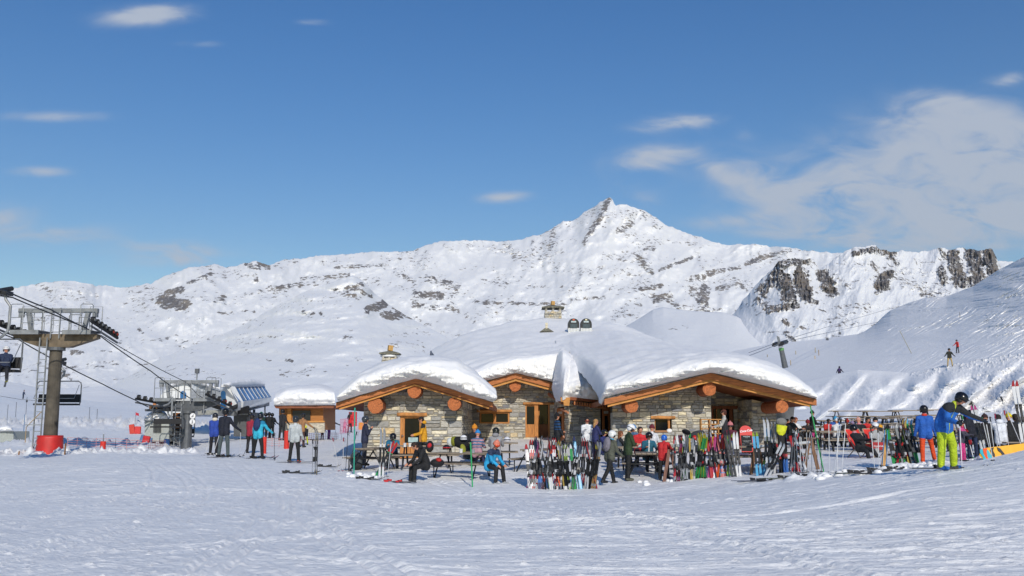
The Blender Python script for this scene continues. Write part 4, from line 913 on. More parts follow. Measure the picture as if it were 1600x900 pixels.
# chairs
def chair(label, grip, drop, W, yaw, bar=True):
    t = thing('lift_chair', label, 'ski lift chair', grip, yaw, 'chairlift chairs')
    mb = MB(); mb.box((0, .05, 0), (.3, .55, .16), DARKMET); mb.tube([(-.12, -.25, .05), (.1, .3, .22)], .09, M('#33363a', .5, .3), 8); mb.build('grip', t)
    zs = -drop; mb = MB(); mb.tube([(0, 0, 0), (.05, 0, -.25), (.24, 0, -.5), (.24, 0, zs+1.75), (.2, 0, zs+1.5), (.0, 0, zs+1.3), (-.25, 0, zs+1.22)], .055, GALV, 8); mb.build('hanger', t)
    mb = MB(); w = W/2
    mb.tube([(-w*.9, 0, zs+1.2), (w*.85, 0, zs+1.2), (w*.97, 0, zs+1.12), (w, 0, zs+1.0), (w, 0, zs+.15), (w*.96, 0, zs)], .03, GALVD, 6)
    mb.tube([(-w*.9, 0, zs+1.2), (-w, 0, zs+1.05), (-w, 0, zs+.1)], .03, GALVD, 6); mb.build('bail', t)
    mb = MB(); mb.box((0, -.15, zs), (W*.96, .48, .09), RUB); mb.build('seat', t)
    mb = MB(); mb.box((0, .12, zs+.32), (W*.94, .07, .42 if bar else .3), RUB, Euler((-.2, 0, 0))); mb.build('backrest', t)
    if bar:
        mb = MB(); mb.tube([(-w*.9, 0, zs+1.0), (-w*.9, -.5, zs+.3), (w*.9, -.5, zs+.3), (w*.9, 0, zs+1.0)], .02, GALV, 5, caps=False); mb.tube([(0, -.5, zs+.3), (0, -.6, zs-.35), (-.2, -.65, zs-.4), (.2, -.65, zs-.4)], .02, GALV, 5); mb.build('safety_bar', t)
    return t
chair1 = chair('occupied chair at the far left edge, hanging from a bent steel arm', P(8, 458, 36), 2.95, 1.62, 0)
# hanger of this chair comes down left of the grip; shift rider seat to photo position
chair2 = chair('empty four-seat chair hanging behind the brown lift tower', P(95, 567, 50), 2.15, 2.3, 0)
chair3 = chair('empty chair with its dark seat hanging beside the number-sign tower', P(262, 640, 56.5), 1.0, 1.75, 0, False)
chair4 = chair('low empty chair passing behind the foot of the number-sign tower', P(284, 650, 60), 1.25, 1.65, 0, False)
# ---- station building
st = thing('lift_station', 'white lift station with a sloping blue glass roof and a thick snow cap', 'lift station', P(372, 690, 61))
WP = M('#dfe0df', .45, 0, .06, 1.5); BLG = M('#2b6ba6', .15, .1, .3, 1.5); 
E = lambda px, r, Y: P(px, r, Y)
Y0, Y1 = 61.0, 70.0
prof = [(343.5, 646), (343.8, 613), (347, 607), (351, 604), (358.5, 603.5), (372, 628), (371, 641), (362, 646)]
mb = MB(); mb.prism([E(px, r, 61.5 if px > 350 else 62.5) for px, r in prof], (.25, .35, 0), WP); mb.build('end_wall', st, True)
mb = MB(); aw = [(344.8, 638), (344.8, 615), (346, 611.5), (348.6, 610), (351.4, 611.5), (352.6, 615), (352.6, 638)]
mb.prism([E(px, r, 61.3+.0) for px, r in aw], (0, .05, 0), BLG); mb.build('arch_window', st, True)
mb = MB()
A0, A1, A2, A3 = E(358.7, 605, 61.6), E(372, 628, 61), E(424, 620.5, Y1), E(412.5, 603.5, Y1+.6)
mb.prism([A0, A1, A2, A3], (-.1, .25, -.1), BLG); mb.build('glass_roof', st, True)
for i in range(10):
    f = i/9; mb = MB(); a = A0.lerp(A3, f); b = A1.lerp(A2, f); c = (a+b)/2+Vector((.02, -.12, .04)); mb.tube([a+Vector((.02, -.05, .03)), c, b+Vector((.02, -.05, .03))], .024, WP, 5); mb.build('glazing_bar', st, True)
mb = MB(); mb.prism([E(372, 628, 60.95), E(424, 620.5, Y1-.05), E(424.5, 627, Y1-.3), E(410, 633, 67.4), E(371.5, 641.5, 60.9)], (-.1, .3, 0), WP); mb.build('lower_fairing', st, True)
mb = MB(); mb.prism([E(366, 642, 61.2), E(421, 628, Y1), E(421, 634, Y1), E(389, 642, 64), E(366, 650, 61.2)], (-1.6, 1.2, 0), M('#8e9092', .6, .2)); mb.build('underside', st, True)
mb = MB(); mb.prism([E(309, 641, 62.2), E(389, 641, 62.2), E(389, 648, 62.2), E(309, 648, 62.2)], (0, .5, 0), M('#9a9c96', .7)); mb.build('beam', st, True)
mb = MB(); mb.prism([E(365, 646, 62.6), E(389, 644, 62.6), E(389, 682, 62.6), E(365, 682, 62.6)], (0, 2.5, 0), M('#54575a', .6)); mb.build('pylon', st, True)
mb = MB(); mb.tube([E(397, 640, 66), E(397, 668, 66)], .09, GALVD, 8); mb.build('support_post', st, True); mb = MB(); mb.tube([E(414, 634, 68.5), E(414, 645, 68.5), E(411, 648, 68.5)], .05, GALVD, 6); mb.build('support_post', st, True)
snow_loft('roof_snow', [
 [(347.5, 606, 61.3), (352, 604.3, 61.3), (358.5, 604.5, 61.4), (376, 604.5, 64), (396, 604, 67.2), (413, 603.5, 70.4)],
 [(346, 603, 61.2), (352, 600, 61.0), (359, 602, 61.1), (376, 601.5, 63.6), (397, 600.5, 66.9), (415, 600.5, 70.2)],
 [(348, 600, 61.6), (354, 598.5, 61.5), (364, 596, 62), (378, 595, 64.2), (398, 594.5, 67.2), (413, 597, 70.6)],
 [(350, 598.5, 64), (358, 597.5, 64), (368, 595, 64.5), (380, 593.5, 66), (398, 593.5, 69), (411, 596.5, 72)],
 [(344, 605, 66), (352, 604, 66.5), (362, 602, 67), (376, 601, 69), (392, 600, 71), (406, 601, 73.5)]], st, 70, 26, 21., .03)
mb = MB(); 
for k in range(9): mb.tube([E(374+k*1.6, 640-k*.6, 61.6), E(374+k*1.6, 645, 61.8)], .12, RUB, 8)
mb.tube([E(352, 643, 61), E(372, 634, 61.2)], .16, DARKMET, 6); mb.build('drive_wheels', st, True)
# turnstile shelter behind with white shell and arched window
s2 = thing('lift_shelter', 'white domed lift shelter with a small blue arched window behind the number-sign tower', 'lift shelter', P(290, 690, 72))
mb = MB(); n = 10; pr = [(246, 650), (247, 632), (251, 618), (259, 608), (271, 601), (284, 598), (297, 597.5), (297, 650)]
mb.prism([P(px, r, 72) for px, r in pr], (0, 5, 0), WP); mb.build('shell', s2, True)
mb = MB(); mb.prism([P(px, r, 71.9) for px, r in [(281.5, 622), (281.5, 615), (283.5, 611.5), (286, 610.5), (288.5, 611.5), (290.5, 615), (290.5, 622)]], (0, .08, 0), BLG); mb.build('arch_window', s2, True)
mb = MB(); mb.prism([P(297, 611, 71), P(345, 610, 71), P(345, 641, 71), P(297, 641, 71)], (0, 4, 0), M('#90949a', .6, .1)); mb.build('machine_housing', s2, True)
mb = MB(); mb.prism([P(298, 600, 71.5), P(322, 600, 71.5), P(322, 611, 71.5), P(298, 611, 71.5)], (0, 2, 0), M('#b4bac2', .6)); mb.build('roof_hatch', s2, True)
snow_loft('roof_snow', [[(262, 607, 71.8), (275, 601, 71.8), (290, 598.5, 71.8), (310, 600, 71.2), (343, 611, 70.9)], [(261, 603, 71.8), (275, 597.5, 71.8), (290, 595, 71.8), (312, 596.5, 71), (345, 605, 70.8)], [(264, 603, 74), (276, 597, 74), (290, 595, 74), (312, 596.5, 74), (343, 603, 74)], [(266, 612, 77), (276, 612, 77), (290, 612, 77), (312, 612, 77), (343, 612, 76)]], s2, 60, 20, 23., .03)
# gear on the arms: bundles of tyres (conveyor) left of the station
mb = MB()
for i in range(12): mb.tube([P(326+i*1.55, 628+i*.55, 62), P(326+i*1.55, 633+i*.55, 62.1)], .13, RUB, 8)
mb.tube([P(322, 625, 62), P(346, 634, 62)], .06, M('#8a6a4a', .6), 6); mb.build('tyre_conveyor', st, True)
mb = MB()
for i in range(9): mb.tube([P(236+i*3.2, 634+(i % 3), 59), P(236+i*3.2, 641+(i % 2), 59.1)], .12, RUB if i % 3 else M('#7c5a3c', .7), 8)
mb.box(P(262, 641, 59), (2.6, .5, .14), GALVD); mb.box(P(252, 636, 59.5), (1.2, .5, .25), GALVD)
tag(mb.build('wheel_train'), 'bank of black rubber wheels on the left arm in front of the white shelter', 'machinery')
# ---- small buildings
def hut(name, label, cat, px0, px1, rtop, rbase, Y, depth, mat, snowh, ov=4, seedv=1.):
    t = thing(name, label, cat, P((px0+px1)/2, rbase, Y)); mb = MB(); mb.prism([P(px0, rtop, Y), P(px1, rtop, Y), P(px1, rbase, Y), P(px0, rbase, Y)], (0, depth, 0), mat); mb.build('wall', t, True)
    w = px1-px0; xs = [px0-ov+(w+2*ov)*k for k in (0, .12, .35, .65, .88, 1)]
    def rowc(h, Yo, ins=0): return [(x+(ins if i < 2 else -ins if i > 3 else 0), rtop-h*q, Y+Yo) for i, (x, q) in enumerate(zip(xs, (.0, .7, 1, 1.02, .8, .0)))]
    base = [(x, rtop-.5, Y-.25) for x in xs]
    snow_loft('roof_snow', [base, rowc(snowh*.55, -.35), rowc(snowh*.9, 0), rowc(snowh, depth*.4, 1), rowc(snowh*.7, depth*.9, 2), [(x, rtop+3, Y+depth+.3) for x in xs]], t, 60, 26, seedv, .03)
    return t
h1 = hut('ticket_hut', 'small wooden hut with a dark window under a big white snow slab', 'hut', 436, 505, 636, 672, 58, 4, wood('#b27436', (1.2, 18, 18)), 26, 1, 31.)
mb = MB(); mb.prism([P(428, 633.5, 57.2), P(523, 633, 57.2), P(521, 637.5, 57.2), P(431, 638, 57.2)], (0, 5.5, 0), wood('#8a4f30', (1.2, 14, 14))); mb.build('roof_edge', h1, True)
mb = MB(); mb.prism([P(457, 641.5, 57.9), P(485, 641.5, 57.9), P(485, 657, 57.9), P(457, 657, 57.9)], (0, .05, 0), M('#20201f', .3)); w = mb.build('window', h1, True)
mb = MB(); 
for x in (449, 452): mb.prism([P(x, 638, 57.85), P(x+3, 638, 57.85), P(x+3, 659, 57.85), P(x, 659, 57.85)], (0, .1, 0), FASCLIGHT)
mb.prism([P(436, 657.5, 57.8), P(507, 657.5, 57.8), P(507, 660, 57.8), P(436, 660, 57.8)], (0, .2, 0), FASCLIGHT); mb.build('trim', h1, True)
mb = MB(); mb.prism([P(436, 660, 57.9), P(507, 660, 57.9), P(507, 676, 57.9), P(436, 676, 57.9)], (0, .2, 0), STONES[2]); mb.build('stone_base', h1, True)
mb = MB(); mb.prism([P(505, 637, 58), P(514, 637, 61.5), P(514, 668, 61.5), P(505, 672, 58)], (-.1, .2, 0), WOODDARK); mb.build('side_wall', h1, True)
# widen its snow to the eaves
for c in list(h1.children):
    if c.name.startswith('roof_snow'): bpy.data.objects.remove(c)
snow_loft('roof_snow', [[(429, 633.5, 57.1), (445, 633.3, 57.1), (475, 633.2, 57.1), (505, 633, 57.1), (523, 632.8, 57.1)], [(428.5, 626, 56.9), (445, 623, 56.7), (475, 621, 56.7), (505, 622, 56.7), (524, 625, 56.9)],
 [(430, 618, 57.2), (447, 609.5, 57.2), (475, 607, 57.2), (505, 607, 57.2), (522, 613, 57.2)], [(433, 612, 59), (450, 605, 59), (475, 603, 59), (500, 602.5, 59), (520, 607, 59)], [(436, 614, 62), (452, 607, 62), (475, 604, 62), (500, 603, 62), (518, 609, 62)], [(436, 640, 63), (452, 640, 63), (475, 640, 63), (500, 640, 63), (518, 640, 63)]], h1, 90, 40, 33., .035)
h2 = hut('service_cabin', 'pale grey service cabin with a slatted door below the lift, snow on its roof', 'cabin', 226, 264, 657, 690, 59.5, 3, M('#a9ada9', .7, 0, .08), 15, 1.5, 35.)
mb = MB()
for k in range(6): mb.prism([P(239.5+k*2.1, 662, 59.4), P(240.7+k*2.1, 662, 59.4), P(240.7+k*2.1, 676, 59.4), P(239.5+k*2.1, 676, 59.4)], (0, .06, 0), M('#3b3f42', .6))
mb.build('slatted_door', h2, True)
h3 = hut('kiosk_box', 'little grey kiosk half buried in snow at the far left edge', 'kiosk', -4, 21, 674, 694, 60, 2, M('#9fa49f', .7, 0, .08), 9, 1, 37.)
mb = MB(); mb.prism([P(270, 645, 60.5), P(284, 645, 60.5), P(284, 677, 60.5), P(270, 677, 60.5)], (0, 1.5, 0), wood('#b0713c', (14, 14, 1.2))); mb.prism([P(274, 653, 60.4), P(280, 653, 60.4), P(280, 668, 60.4), P(274, 668, 60.4)], (0, .05, 0), M('#4a3526', .8))
tag(mb.build('wooden_booth'), 'narrow orange wooden booth standing behind the number-sign tower', 'booth')
mb = MB(); mb.prism([P(239, 628, 59.8), P(243.5, 625, 59.8), P(244, 642, 59.8), P(239, 642, 59.8)], (0, .1, 0), M('#c9824a', .7)); tag(mb.build('wooden_board'), 'tall orange board fixed left of the white domed shelter', 'board')
# ---- mats, bollards, posts, nets
def bollard(px, Y, h, r, label, txt=False):
    p = G(px, Y); t = thing('crash_bollard', label, 'bollard', p, 0, 'red padded posts'); mb = MB(); mb.tube([(0, 0, -.1), (0, 0, h*.97), (0, 0, h)], [r, r, r*.85], M('#cf2f22', .5, 0, .1), 14); mb.build('padding', t)
    if txt: mb = MB(); mb.tube([(0, 0, h), (0, 0, h+.35)], .03, GALV, 6); mb.build('post', t)
bollard(447.5, 49, .9, .13, 'red padded bollard standing in front of the wooden hut'); bollard(412.5, 44, .75, .10, 'red padded bollard behind the cyan skier'); bollard(160.5, 46.5, .42, .13, 'short red pad around a metal post right of the brown lift tower', True)
for i, (px, Y, h, lab) in enumerate([(101, 43.5, .5, 'brown wooden stake just right of the big red pad'), (29, 44, .18, 'short wooden stake left of the big red pad')]):
    mb = MB(); p = G(px, Y); mb.tube([p+Vector((0, 0, -.1)), p+Vector((.02, 0, h))], .035, M('#8c6236', .8), 6); tag(mb.build('wooden_stake'), lab, 'stake')
def mat(px, Y, w, h, hexc, lab, tilt=0.15):
    p = G(px, Y); mb = MB(); mb.box(p+Vector((0, 0, h*.45)), (w, .22, h), M(hexc, .55, 0, .12), Euler((0, tilt, 0))); o = mb.build('crash_mat'); tag(o, lab, 'crash mat', 'coloured crash mats around the lift')
    m_ = o.modifiers.new('b', 'BEVEL'); m_.width = .05; m_.segments = 2
mat(206, 72, .38, .7, '#c8402f', 'orange-red mat leaning left of the grey cabin', -.15); mat(215, 72, .45, .55, '#cf3a36', 'square red mat left of the grey cabin', .0)
mat(221, 58.5, .2, .6, '#4f7da8', 'leftmost blue mat at the corner of the grey cabin', .3); mat(228, 58, .42, .6, '#c3232c', 'red mat between two blue mats at the grey cabin'); mat(234, 58.2, .2, .5, '#5d8fc0', 'blue mat right of the red mat at the grey cabin'); mat(260, 58, .3, .6, '#4e79b5', 'blue mat at the right corner of the grey cabin', .12)
mb = MB(); p = G(211, 82); mb.tube([p, p+Vector((0, 0, 1.2))], .02, GALV, 6); t = thing('flag', 'small red and blue flag on a thin pole left of the lift machinery', 'flag', p); mb.v = [tuple(Vector(v)-p) for v in mb.v]; mb.build('flag_pole', t); mb = MB()
mb.add([(0, -.03, 1.18), (.15, .0, 1.12), (.28, -.03, 1.08), (.28, -.03, .86), (.15, 0, .9), (0, -.03, .92)], [(0, 1, 4, 5), (1, 2, 3, 4)], M('#b12c3c', .7)); mb.build('flag_cloth', t)
def net(pts, h, hexc, label, name='safety_net', step=.22):
    ps = [G(a, b) for a, b in pts]; mb = MB(); m1 = M(hexc, .7, 0, .1)
    for a, b in zip(ps, ps[1:]):
        L = (b-a).length; n = max(2, int(L/step))
        for i in range(n+1):
            q = a.lerp(b, i/n); q.z = gz(q.x, q.y); mb.box(q+Vector((0, 0, h/2)), (.014, .014, h), m1)
        for k in range(5):
            z = h*(.05+k*.235); mb.tube([a+Vector((0, 0, z)), a.lerp(b, .5)+Vector((0, 0, z-.05)), b+Vector((0, 0, z))], .009, m1, 4)
    o = mb.build(name); tag(o, label, 'safety net', 'snow fences'); return o
net([(105, 52), (180, 51.5), (232, 52), (258, 57)], .55, '#d98f86', 'faded pink netting lying low along the snow left of the number-sign tower', step=.5)
net([(414, 51), (447, 50), (480, 58), (528, 66)], .5, '#dd9a92', 'faded pink netting between the red bollards and the hut', step=.5)
net([(531, 80), (545, 84), (570, 84), (575, 74)], 1.3, '#cf7f96', 'pink net fence beyond the left gable of the chalet')
mat(551, 96, .8, 1.5, '#c7202a', 'large red mat standing behind the pink net fence', 0); mat(564, 90, .45, .7, '#d9892e', 'small orange panel beside the large red mat', 0)
for i, (px, Y, h, lab) in enumerate([(11, 90, 1.4, 'first thin fence stake from the left edge on the far piste'), (24, 92, 1.6, 'second thin fence stake from the left edge on the far piste'), (40, 95, 2.0, 'third thin fence stake from the left, with a dark tag'), (139, 90, 1.3, 'thin fence stake right of the empty chair'), (37, 74, 1.3, 'blue marker stake on the snow left of the brown tower'), (151, 88, 1.2, 'thin fence stake farther right of the empty chair')]):
    mb = MB(); p = G(px, Y); mb.tube([p+Vector((0, 0, -.2)), p+Vector((0, 0, h))], .03, M('#4a6f94' if 'blue' in lab else '#6a6f78', .6), 6)
    if 'tag' in lab: mb.box(p+Vector((0, 0, h*.8)), (.16, .05, .2), BLACK)
    tag(mb.build('marker_stake'), lab, 'stake', 'stakes on the far piste')
mb = MB(); a = G(-10, 88); b = G(66, 92); mb.tube([a+Vector((0, 0, 2.3)), (a+b)/2+Vector((0, 0, 1.9)), b+Vector((0, 0, 1.7))], .015, ROPE, 4); tag(mb.build('fence_rope'), 'thin rope strung across the far piste at the left', 'rope')
# metal trestle by red pad
mb = MB(); p = G(50, 47); mb.tube([p, p+Vector((.15, 0, .55)), p+Vector((.5, .1, 0))], .025, DARKMET, 5); mb.tube([p+Vector((.05, 0, .2)), p+Vector((.7, .1, .2))], .02, DARKMET, 5); tag(mb.build('metal_trestle'), 'small dark metal trestle left of the big red pad', 'trestle')
# ---- the far lift on the right
def SL(px, row, Y): return P(px, row, Y)
tr = thing('far_lift_tower', 'leaning grey lift tower with a green band beyond the right end of the roof', 'lift tower', SL(1227, 571, 135))
b = SL(1227, 575, 135); tp = SL(1219, 537, 135); mb = MB(); mb.tube([b, tp], [.42, .30], GALVD, 12); mb.build('column', tr, True)
mb = MB(); q0 = b.lerp(tp, .72); q1 = b.lerp(tp, .82); mb.tube([q0, q1], .37, M('#5f9a58', .6), 12); mb.tube([q1, b.lerp(tp, .9)], .36, WHITE, 12); mb.build('sign_band', tr, True)
mb = MB(); mb.tube([SL(1210, 538, 135), SL(1228, 534.5, 135)], .18, GALVD, 6); mb.build('crossarm', tr, True)
mb = MB(); mb.tube([SL(1209, 539, 133), SL(1215, 536.5, 137)], .3, DARKMET, 6); mb.build('wheel_assembly', tr, True); mb = MB(); mb.tube([SL(1222, 536.5, 133), SL(1229, 534, 137)], .3, DARKMET, 6); mb.build('wheel_assembly', tr, True)
mb = MB(); mb.tube([SL(1217, 536, 135), SL(1214.5, 525, 135)], .1, GALV, 5); mb.tube([SL(1219, 535, 135), SL(1216.5, 526, 135)], .1, GALV, 5); mb.build('lifting_frame', tr, True)
def rope2(pts, label, r=.045):
    mb = MB(); mb.tube([P(*q) for q in pts], r, M('#7d828c', .6), 5); tag(mb.build('haul_rope'), label, 'cable', 'cables of the far lift')
rope2([(1170, 551, 120), (1212, 536, 135), (1292, 511, 220), (1380, 485, 300), (1480, 462, 380)], 'upper grey cable of the far lift on the right')
rope2([(1170, 556, 120), (1226, 534, 137), (1311, 516, 230), (1400, 497, 300), (1500, 480, 380)], 'lower grey cable of the far lift on the right')
for i, (px, r0, r1, Y, oc, lab) in enumerate([(1291.5, 519, 532, 220, 1, 'empty far chair nearest the leaning tower'), (1311, 510.5, 523, 232, 1, 'second far chair right of the leaning tower'), (1445.5, 482, 496, 330, 1, 'far chair with dark riders above the snow ridge'), (1467.5, 474, 484, 380, 1, 'highest and smallest far chair at the right')]):
    t = thing('far_lift_chair', lab, 'ski lift chair', P(px, r0, Y), 0, 'chairs of the far lift'); mb = MB(); s_ = Y/1500
    mb.tube([(0, 0, 0), (0, 0, -(r1-r0)*s_*.6), (.5*s_, 0, -(r1-r0)*s_)], .22*s_, GALVD, 5); mb.build('hanger', t); mb = MB(); mb.box((.6*s_, 0, -(r1-r0-1)*s_), (4.2*s_, 1.5*s_, 1.4*s_), M('#4c4f57', .6)); mb.box((.9*s_, .6*s_, -(r1-r0-3)*s_), (3.8*s_, .4*s_, 2.4*s_), M('#5c5f66', .6)); mb.build('seat', t)
def on_slope(px, row):
    """first hit on the terrain in the direction of a picture point"""
    dg = bpy.context.evaluated_depsgraph_get(); o = Vector((0, 0, EYE)); d = (P(px, row, 100)-o).normalized()
    ok, loc, nrm_, idx, ob, mt = scene.ray_cast(dg, o, d, distance=20000)
    return loc if ok else P(px, row, 150)
bpy.context.view_layer.update()
for i, (px, row, h, hexc, lab) in enumerate([(1199, 558, 4, '#8a7a4a', 'small stake left of the leaning far tower'), (1235.5, 571, 8, '#a98a4c', 'stake with a yellow top just right of the leaning tower'), (1243.5, 554, 6, '#9a8a5a', 'stake casting a shadow a little above the roof end'), (1274, 551, 8, '#9a8a5a', 'left stake of the upper pair on the piste'), (1279.5, 555.5, 9, '#9a7a4a', 'right stake of the upper pair on the piste'), (1273.5, 561, 5, '#c9a040', 'yellow stake in front of the upper pair'), (1500, 497, 9, '#7a7a7a', 'thin grey stake high on the right slope')]):
    p = on_slope(px, row); s_ = p.y/1500; mb = MB(); mb.tube([p-Vector((0, 0, .5)), p+Vector((0, 0, h*s_))], .5*s_, M(hexc, .8), 6); tag(mb.build('piste_stake'), lab, 'stake', 'stakes on the right piste')
mb = MB(); a = on_slope(1429, 552); b = P(1406, 517, a.y*1.05); mb.tube([a-Vector((0, 0, 1)), b], .06, M('#b9b3a0', .6), 5); tag(mb.build('bamboo_pole'), 'long thin leaning pole stuck in the right slope', 'pole')
# ================================================================ PEOPLE
SKIN = M('#c98d70', .6, 0, .05); BOOTK = M('#232326', .5)
DG = None
def rotx(v, a): return Vector((v.x, v.y*math.cos(a)-v.z*math.sin(a), v.y*math.sin(a)+v.z*math.cos(a)))
def person(label, loc, face=0, H=1.75, lean=5, head=(0, 0), armL=(10, 8, 20), armR=(10, 8, 20), legL=(0, 5, 3), legR=(0, 5, 3), sit=None,
           jacket='#202428', pants='#17181b', boots='#202022', gloves='#1a1a1c', hat=None, hatc='#1a1a1c', hair=None, goggles=None, yoke=None, stripe=None, hood=None,
           pack=None, vox=.017, group=None, vest=None, bulk=1.0, hands='glove', twist=0, z_off=0, collar=None, zipc=None, scarf=None, knee=None):
    """face: heading in degrees, 0 = looks away from the camera, 180 = towards it; sit: seat height above the snow"""
    s = H/1.75; mats = {}
    dn = lambda a, b_, sx: Vector((sx*math.sin(R(b_)), math.sin(R(a))*math.cos(R(b_)), -math.cos(R(a))*math.cos(R(b_))))
    td = Vector((0, math.sin(R(lean)), math.cos(R(lean)))); tw = Matrix.Rotation(R(twist), 3, 'Z')
    pel = Vector((0, 0, 0)); mid = pel+Vector((0, math.sin(R(lean*.7)), math.cos(R(lean*.7))))*.24*s; nk = mid+Vector((0, math.sin(R(lean*1.25)), math.cos(R(lean*1.25))))*.25*s
    bones = []  # (a, b, ra, rb, part)
    B = lambda a, b, ra, rb, part: bones.append((Vector(a), Vector(b), ra*s, rb*s, part))
    k = bulk
    side = tw @ Vector((1, 0, 0))
    for sx in (-1, 1):
        B(pel+Vector((sx*.07*s, 0, .03*s)), mid+side*sx*.07*s, .125*k, .118*k, 'jacket'); B(mid+side*sx*.07*s, nk-td*.10*s+side*sx*.10*s, .120*k, .105*k, 'jacket')
        B(pel+Vector((sx*.085*s, 0, -.10*s)), pel+Vector((sx*.075*s, 0, .02*s)), .125*k, .125*k, 'jacket')
    B(nk-td*.06*s, nk+td*.02*s, .085, .065, 'jacket')
    hp, hy = head; hd = Matrix.Rotation(R(twist-hy), 3, 'Z') @ Vector((0, math.sin(R(lean*1.2+hp*.5)), math.cos(R(lean*1.2+hp*.5))))
    neck_top = nk+hd*.08*s; B(nk, neck_top, .058, .055, 'skin')
    fd = Matrix.Rotation(R(twist-hy), 3, 'Z') @ Vector((0, math.cos(R(lean*.3+hp)), -math.sin(R(lean*.3+hp)))); hu = (fd.cross(Vector((0, 0, 1)))).cross(fd).normalized() if abs(fd.z) < .98 else Vector((0, 0, 1))
    hr = fd.cross(hu).normalized()
    hc = neck_top+hd*.085*s
    B(hc+hu*.025*s-fd*.012*s, hc+hu*.03*s+fd*.012*s, .088, .086, 'skin'); B(hc-hu*.045*s+fd*.022*s, hc+hu*.0*s+fd*.02*s, .062, .074, 'skin')
    B(hc+fd*.09*s+hu*.005*s, hc+fd*.104*s-hu*.012*s, .012, .016, 'skin')
    for sx in (-1, 1): B(hc+hr*sx*.084*s, hc+hr*sx*.088*s+hu*.02*s, .016, .018, 'skin')
    hand_pos = {}
    for sx, arm in ((-1, armL), (1, armR)):
        a, b_, e = arm[:3]; inw = arm[3] if len(arm) > 3 else 0
        sh = nk-td*.075*s+side*sx*.175*s; u = tw @ dn(a, b_, sx); el = sh+u*.285*s
        f = tw @ dn(a+e, b_-inw, sx); wr = el+f*.25*s
        B(nk-td*.07*s+side*sx*.09*s, sh, .085*k, .078*k, 'arm'); B(sh, el, .072*k, .056*k, 'arm'); B(el, wr, .056*k, .042*k, 'arm')
        hp_ = 'glove' if hands == 'glove' else 'skin'
        pr = f.cross(Vector((0, 0, 1))); pr = pr.normalized() if pr.length > .1 else side
        B(wr, wr+f*.075*s, .035, .036, hp_)
        for i, (o, L) in enumerate(((-.028, .062), (-.010, .074), (.009, .070), (.027, .054))):
            st_ = wr+f*.08*s+pr*o*s; cu_ = rotx(f, 0); md = st_+f*L*.5*s; B(st_, md, .0125, .012, hp_); B(md, md+(f*.6+(tw @ Vector((0, .0, -.0)))-pr.cross(f)*.6*sx)*L*.5*s, .012, .0105, hp_)
        B(wr+f*.03*s+pr*(-sx)*.03*s, wr+f*.075*s+pr*(-sx)*.058*s, .015, .012, hp_)
        hand_pos[sx] = wr+f*.09*s
    low = 1e9
    for sx, leg in ((-1, legL), (1, legR)):
        a, b_, kn = leg[:3]; hip = pel+Vector((sx*.088*s, 0, -.04*s)); th = dn(a, b_, sx); kne = hip+th*.42*s; shn = dn(a-kn, b_*.6, sx); an = kne+shn*.40*s
        B(hip, kne, .098*k, .072*k, 'pants'); B(kne, an, .070*k, .062*k, 'pants')
        toe = Vector((sx*.05, 1, 0)).normalized(); B(an+shn*.02*s, an+Vector((0, 0, -.03*s)), .058, .056, 'boot'); B(an+toe*(-.04*s)+Vector((0, 0, -.055*s)), an+toe*.15*s+Vector((0, 0, -.065*s)), .048, .042, 'boot')
        low = min(low, an.z-.11*s)
        if sx == 1: feetR = an
        else: feetL = an
    # ---- skin all volumes, then voxel remesh into one surface
    mb = MB(); dm = SKIN
    for (a, b, ra, rb, part) in bones: mb.capsule(a, b, ra, rb, dm, 12)
    me = mb.mesh('tmp'); tmp = bpy.data.objects.new('tmp', me); COL.objects.link(tmp)
    md = tmp.modifiers.new('r', 'REMESH'); md.mode = 'VOXEL'; md.voxel_size = vox*s; md.adaptivity = 0
    sm_ = tmp.modifiers.new('s', 'SMOOTH'); sm_.factor = .5; sm_.iterations = 2
    dg = bpy.context.evaluated_depsgraph_get(); dg.update(); body = bpy.data.meshes.new_from_object(tmp.evaluated_get(dg)); bpy.data.objects.remove(tmp)
    body.name = 'person_body'; body.materials.clear()
    names = ['jacket', 'pants', 'skin', 'glove', 'boot', 'yoke', 'stripe', 'vest', 'zip', 'knee']
    cols = [jacket, pants, None, gloves, boots, yoke or jacket, stripe or jacket, vest or jacket, zipc or jacket, knee or pants]
    for nme, c in zip(names, cols): body.materials.append(SKIN if nme == 'skin' else M(c, .75 if nme != 'boot' else .45, 0, .14, 7., None, .55))
    nf = len(body.polygons); cen = np.empty(nf*3, np.float32); body.polygons.foreach_get('center', cen); cen = cen.reshape(-1, 3)
    best = np.full(nf, 1e9); idx = np.zeros(nf, np.int32); mp = {'jacket': 0, 'arm': 0, 'pants': 1, 'skin': 2, 'glove': 3, 'boot': 4}
    tpar = np.zeros(nf); bi = np.zeros(nf, np.int32)
    for i, (a, b, ra, rb, part) in enumerate(bones):
        a_ = np.array(a); d_ = np.array(b)-a_; L2 = max(1e-9, float(d_@d_)); t = np.clip(((cen-a_)@d_)/L2, 0, 1); dist = np.linalg.norm(cen-(a_+t[:, None]*d_), axis=1)-(ra+(rb-ra)*t)
        upd = dist < best; best[upd] = dist[upd]; idx[upd] = mp[part]; bi[upd] = i
    isarm = np.array([b_[4] == 'arm' for b_ in bones])[bi]; isj = idx == 0; tor = isj & ~isarm
    tdn = np.array((nk-pel).normalized()); hgt = (cen-np.array(pel))@tdn/(s*.49)
    if yoke: idx[isj & (hgt > .70) & (~isarm | (hgt > .66))] = 5
    if stripe: idx[isj & (np.floor(hgt*9) % 2 == 0) & (hgt > .25)] = 6
    if vest: idx[tor & (hgt < 1.0)] = 7
    if zipc: idx[tor & (np.abs(cen@np.array(side)) < .022*s) & (cen[:, 1] > 0)] = 8
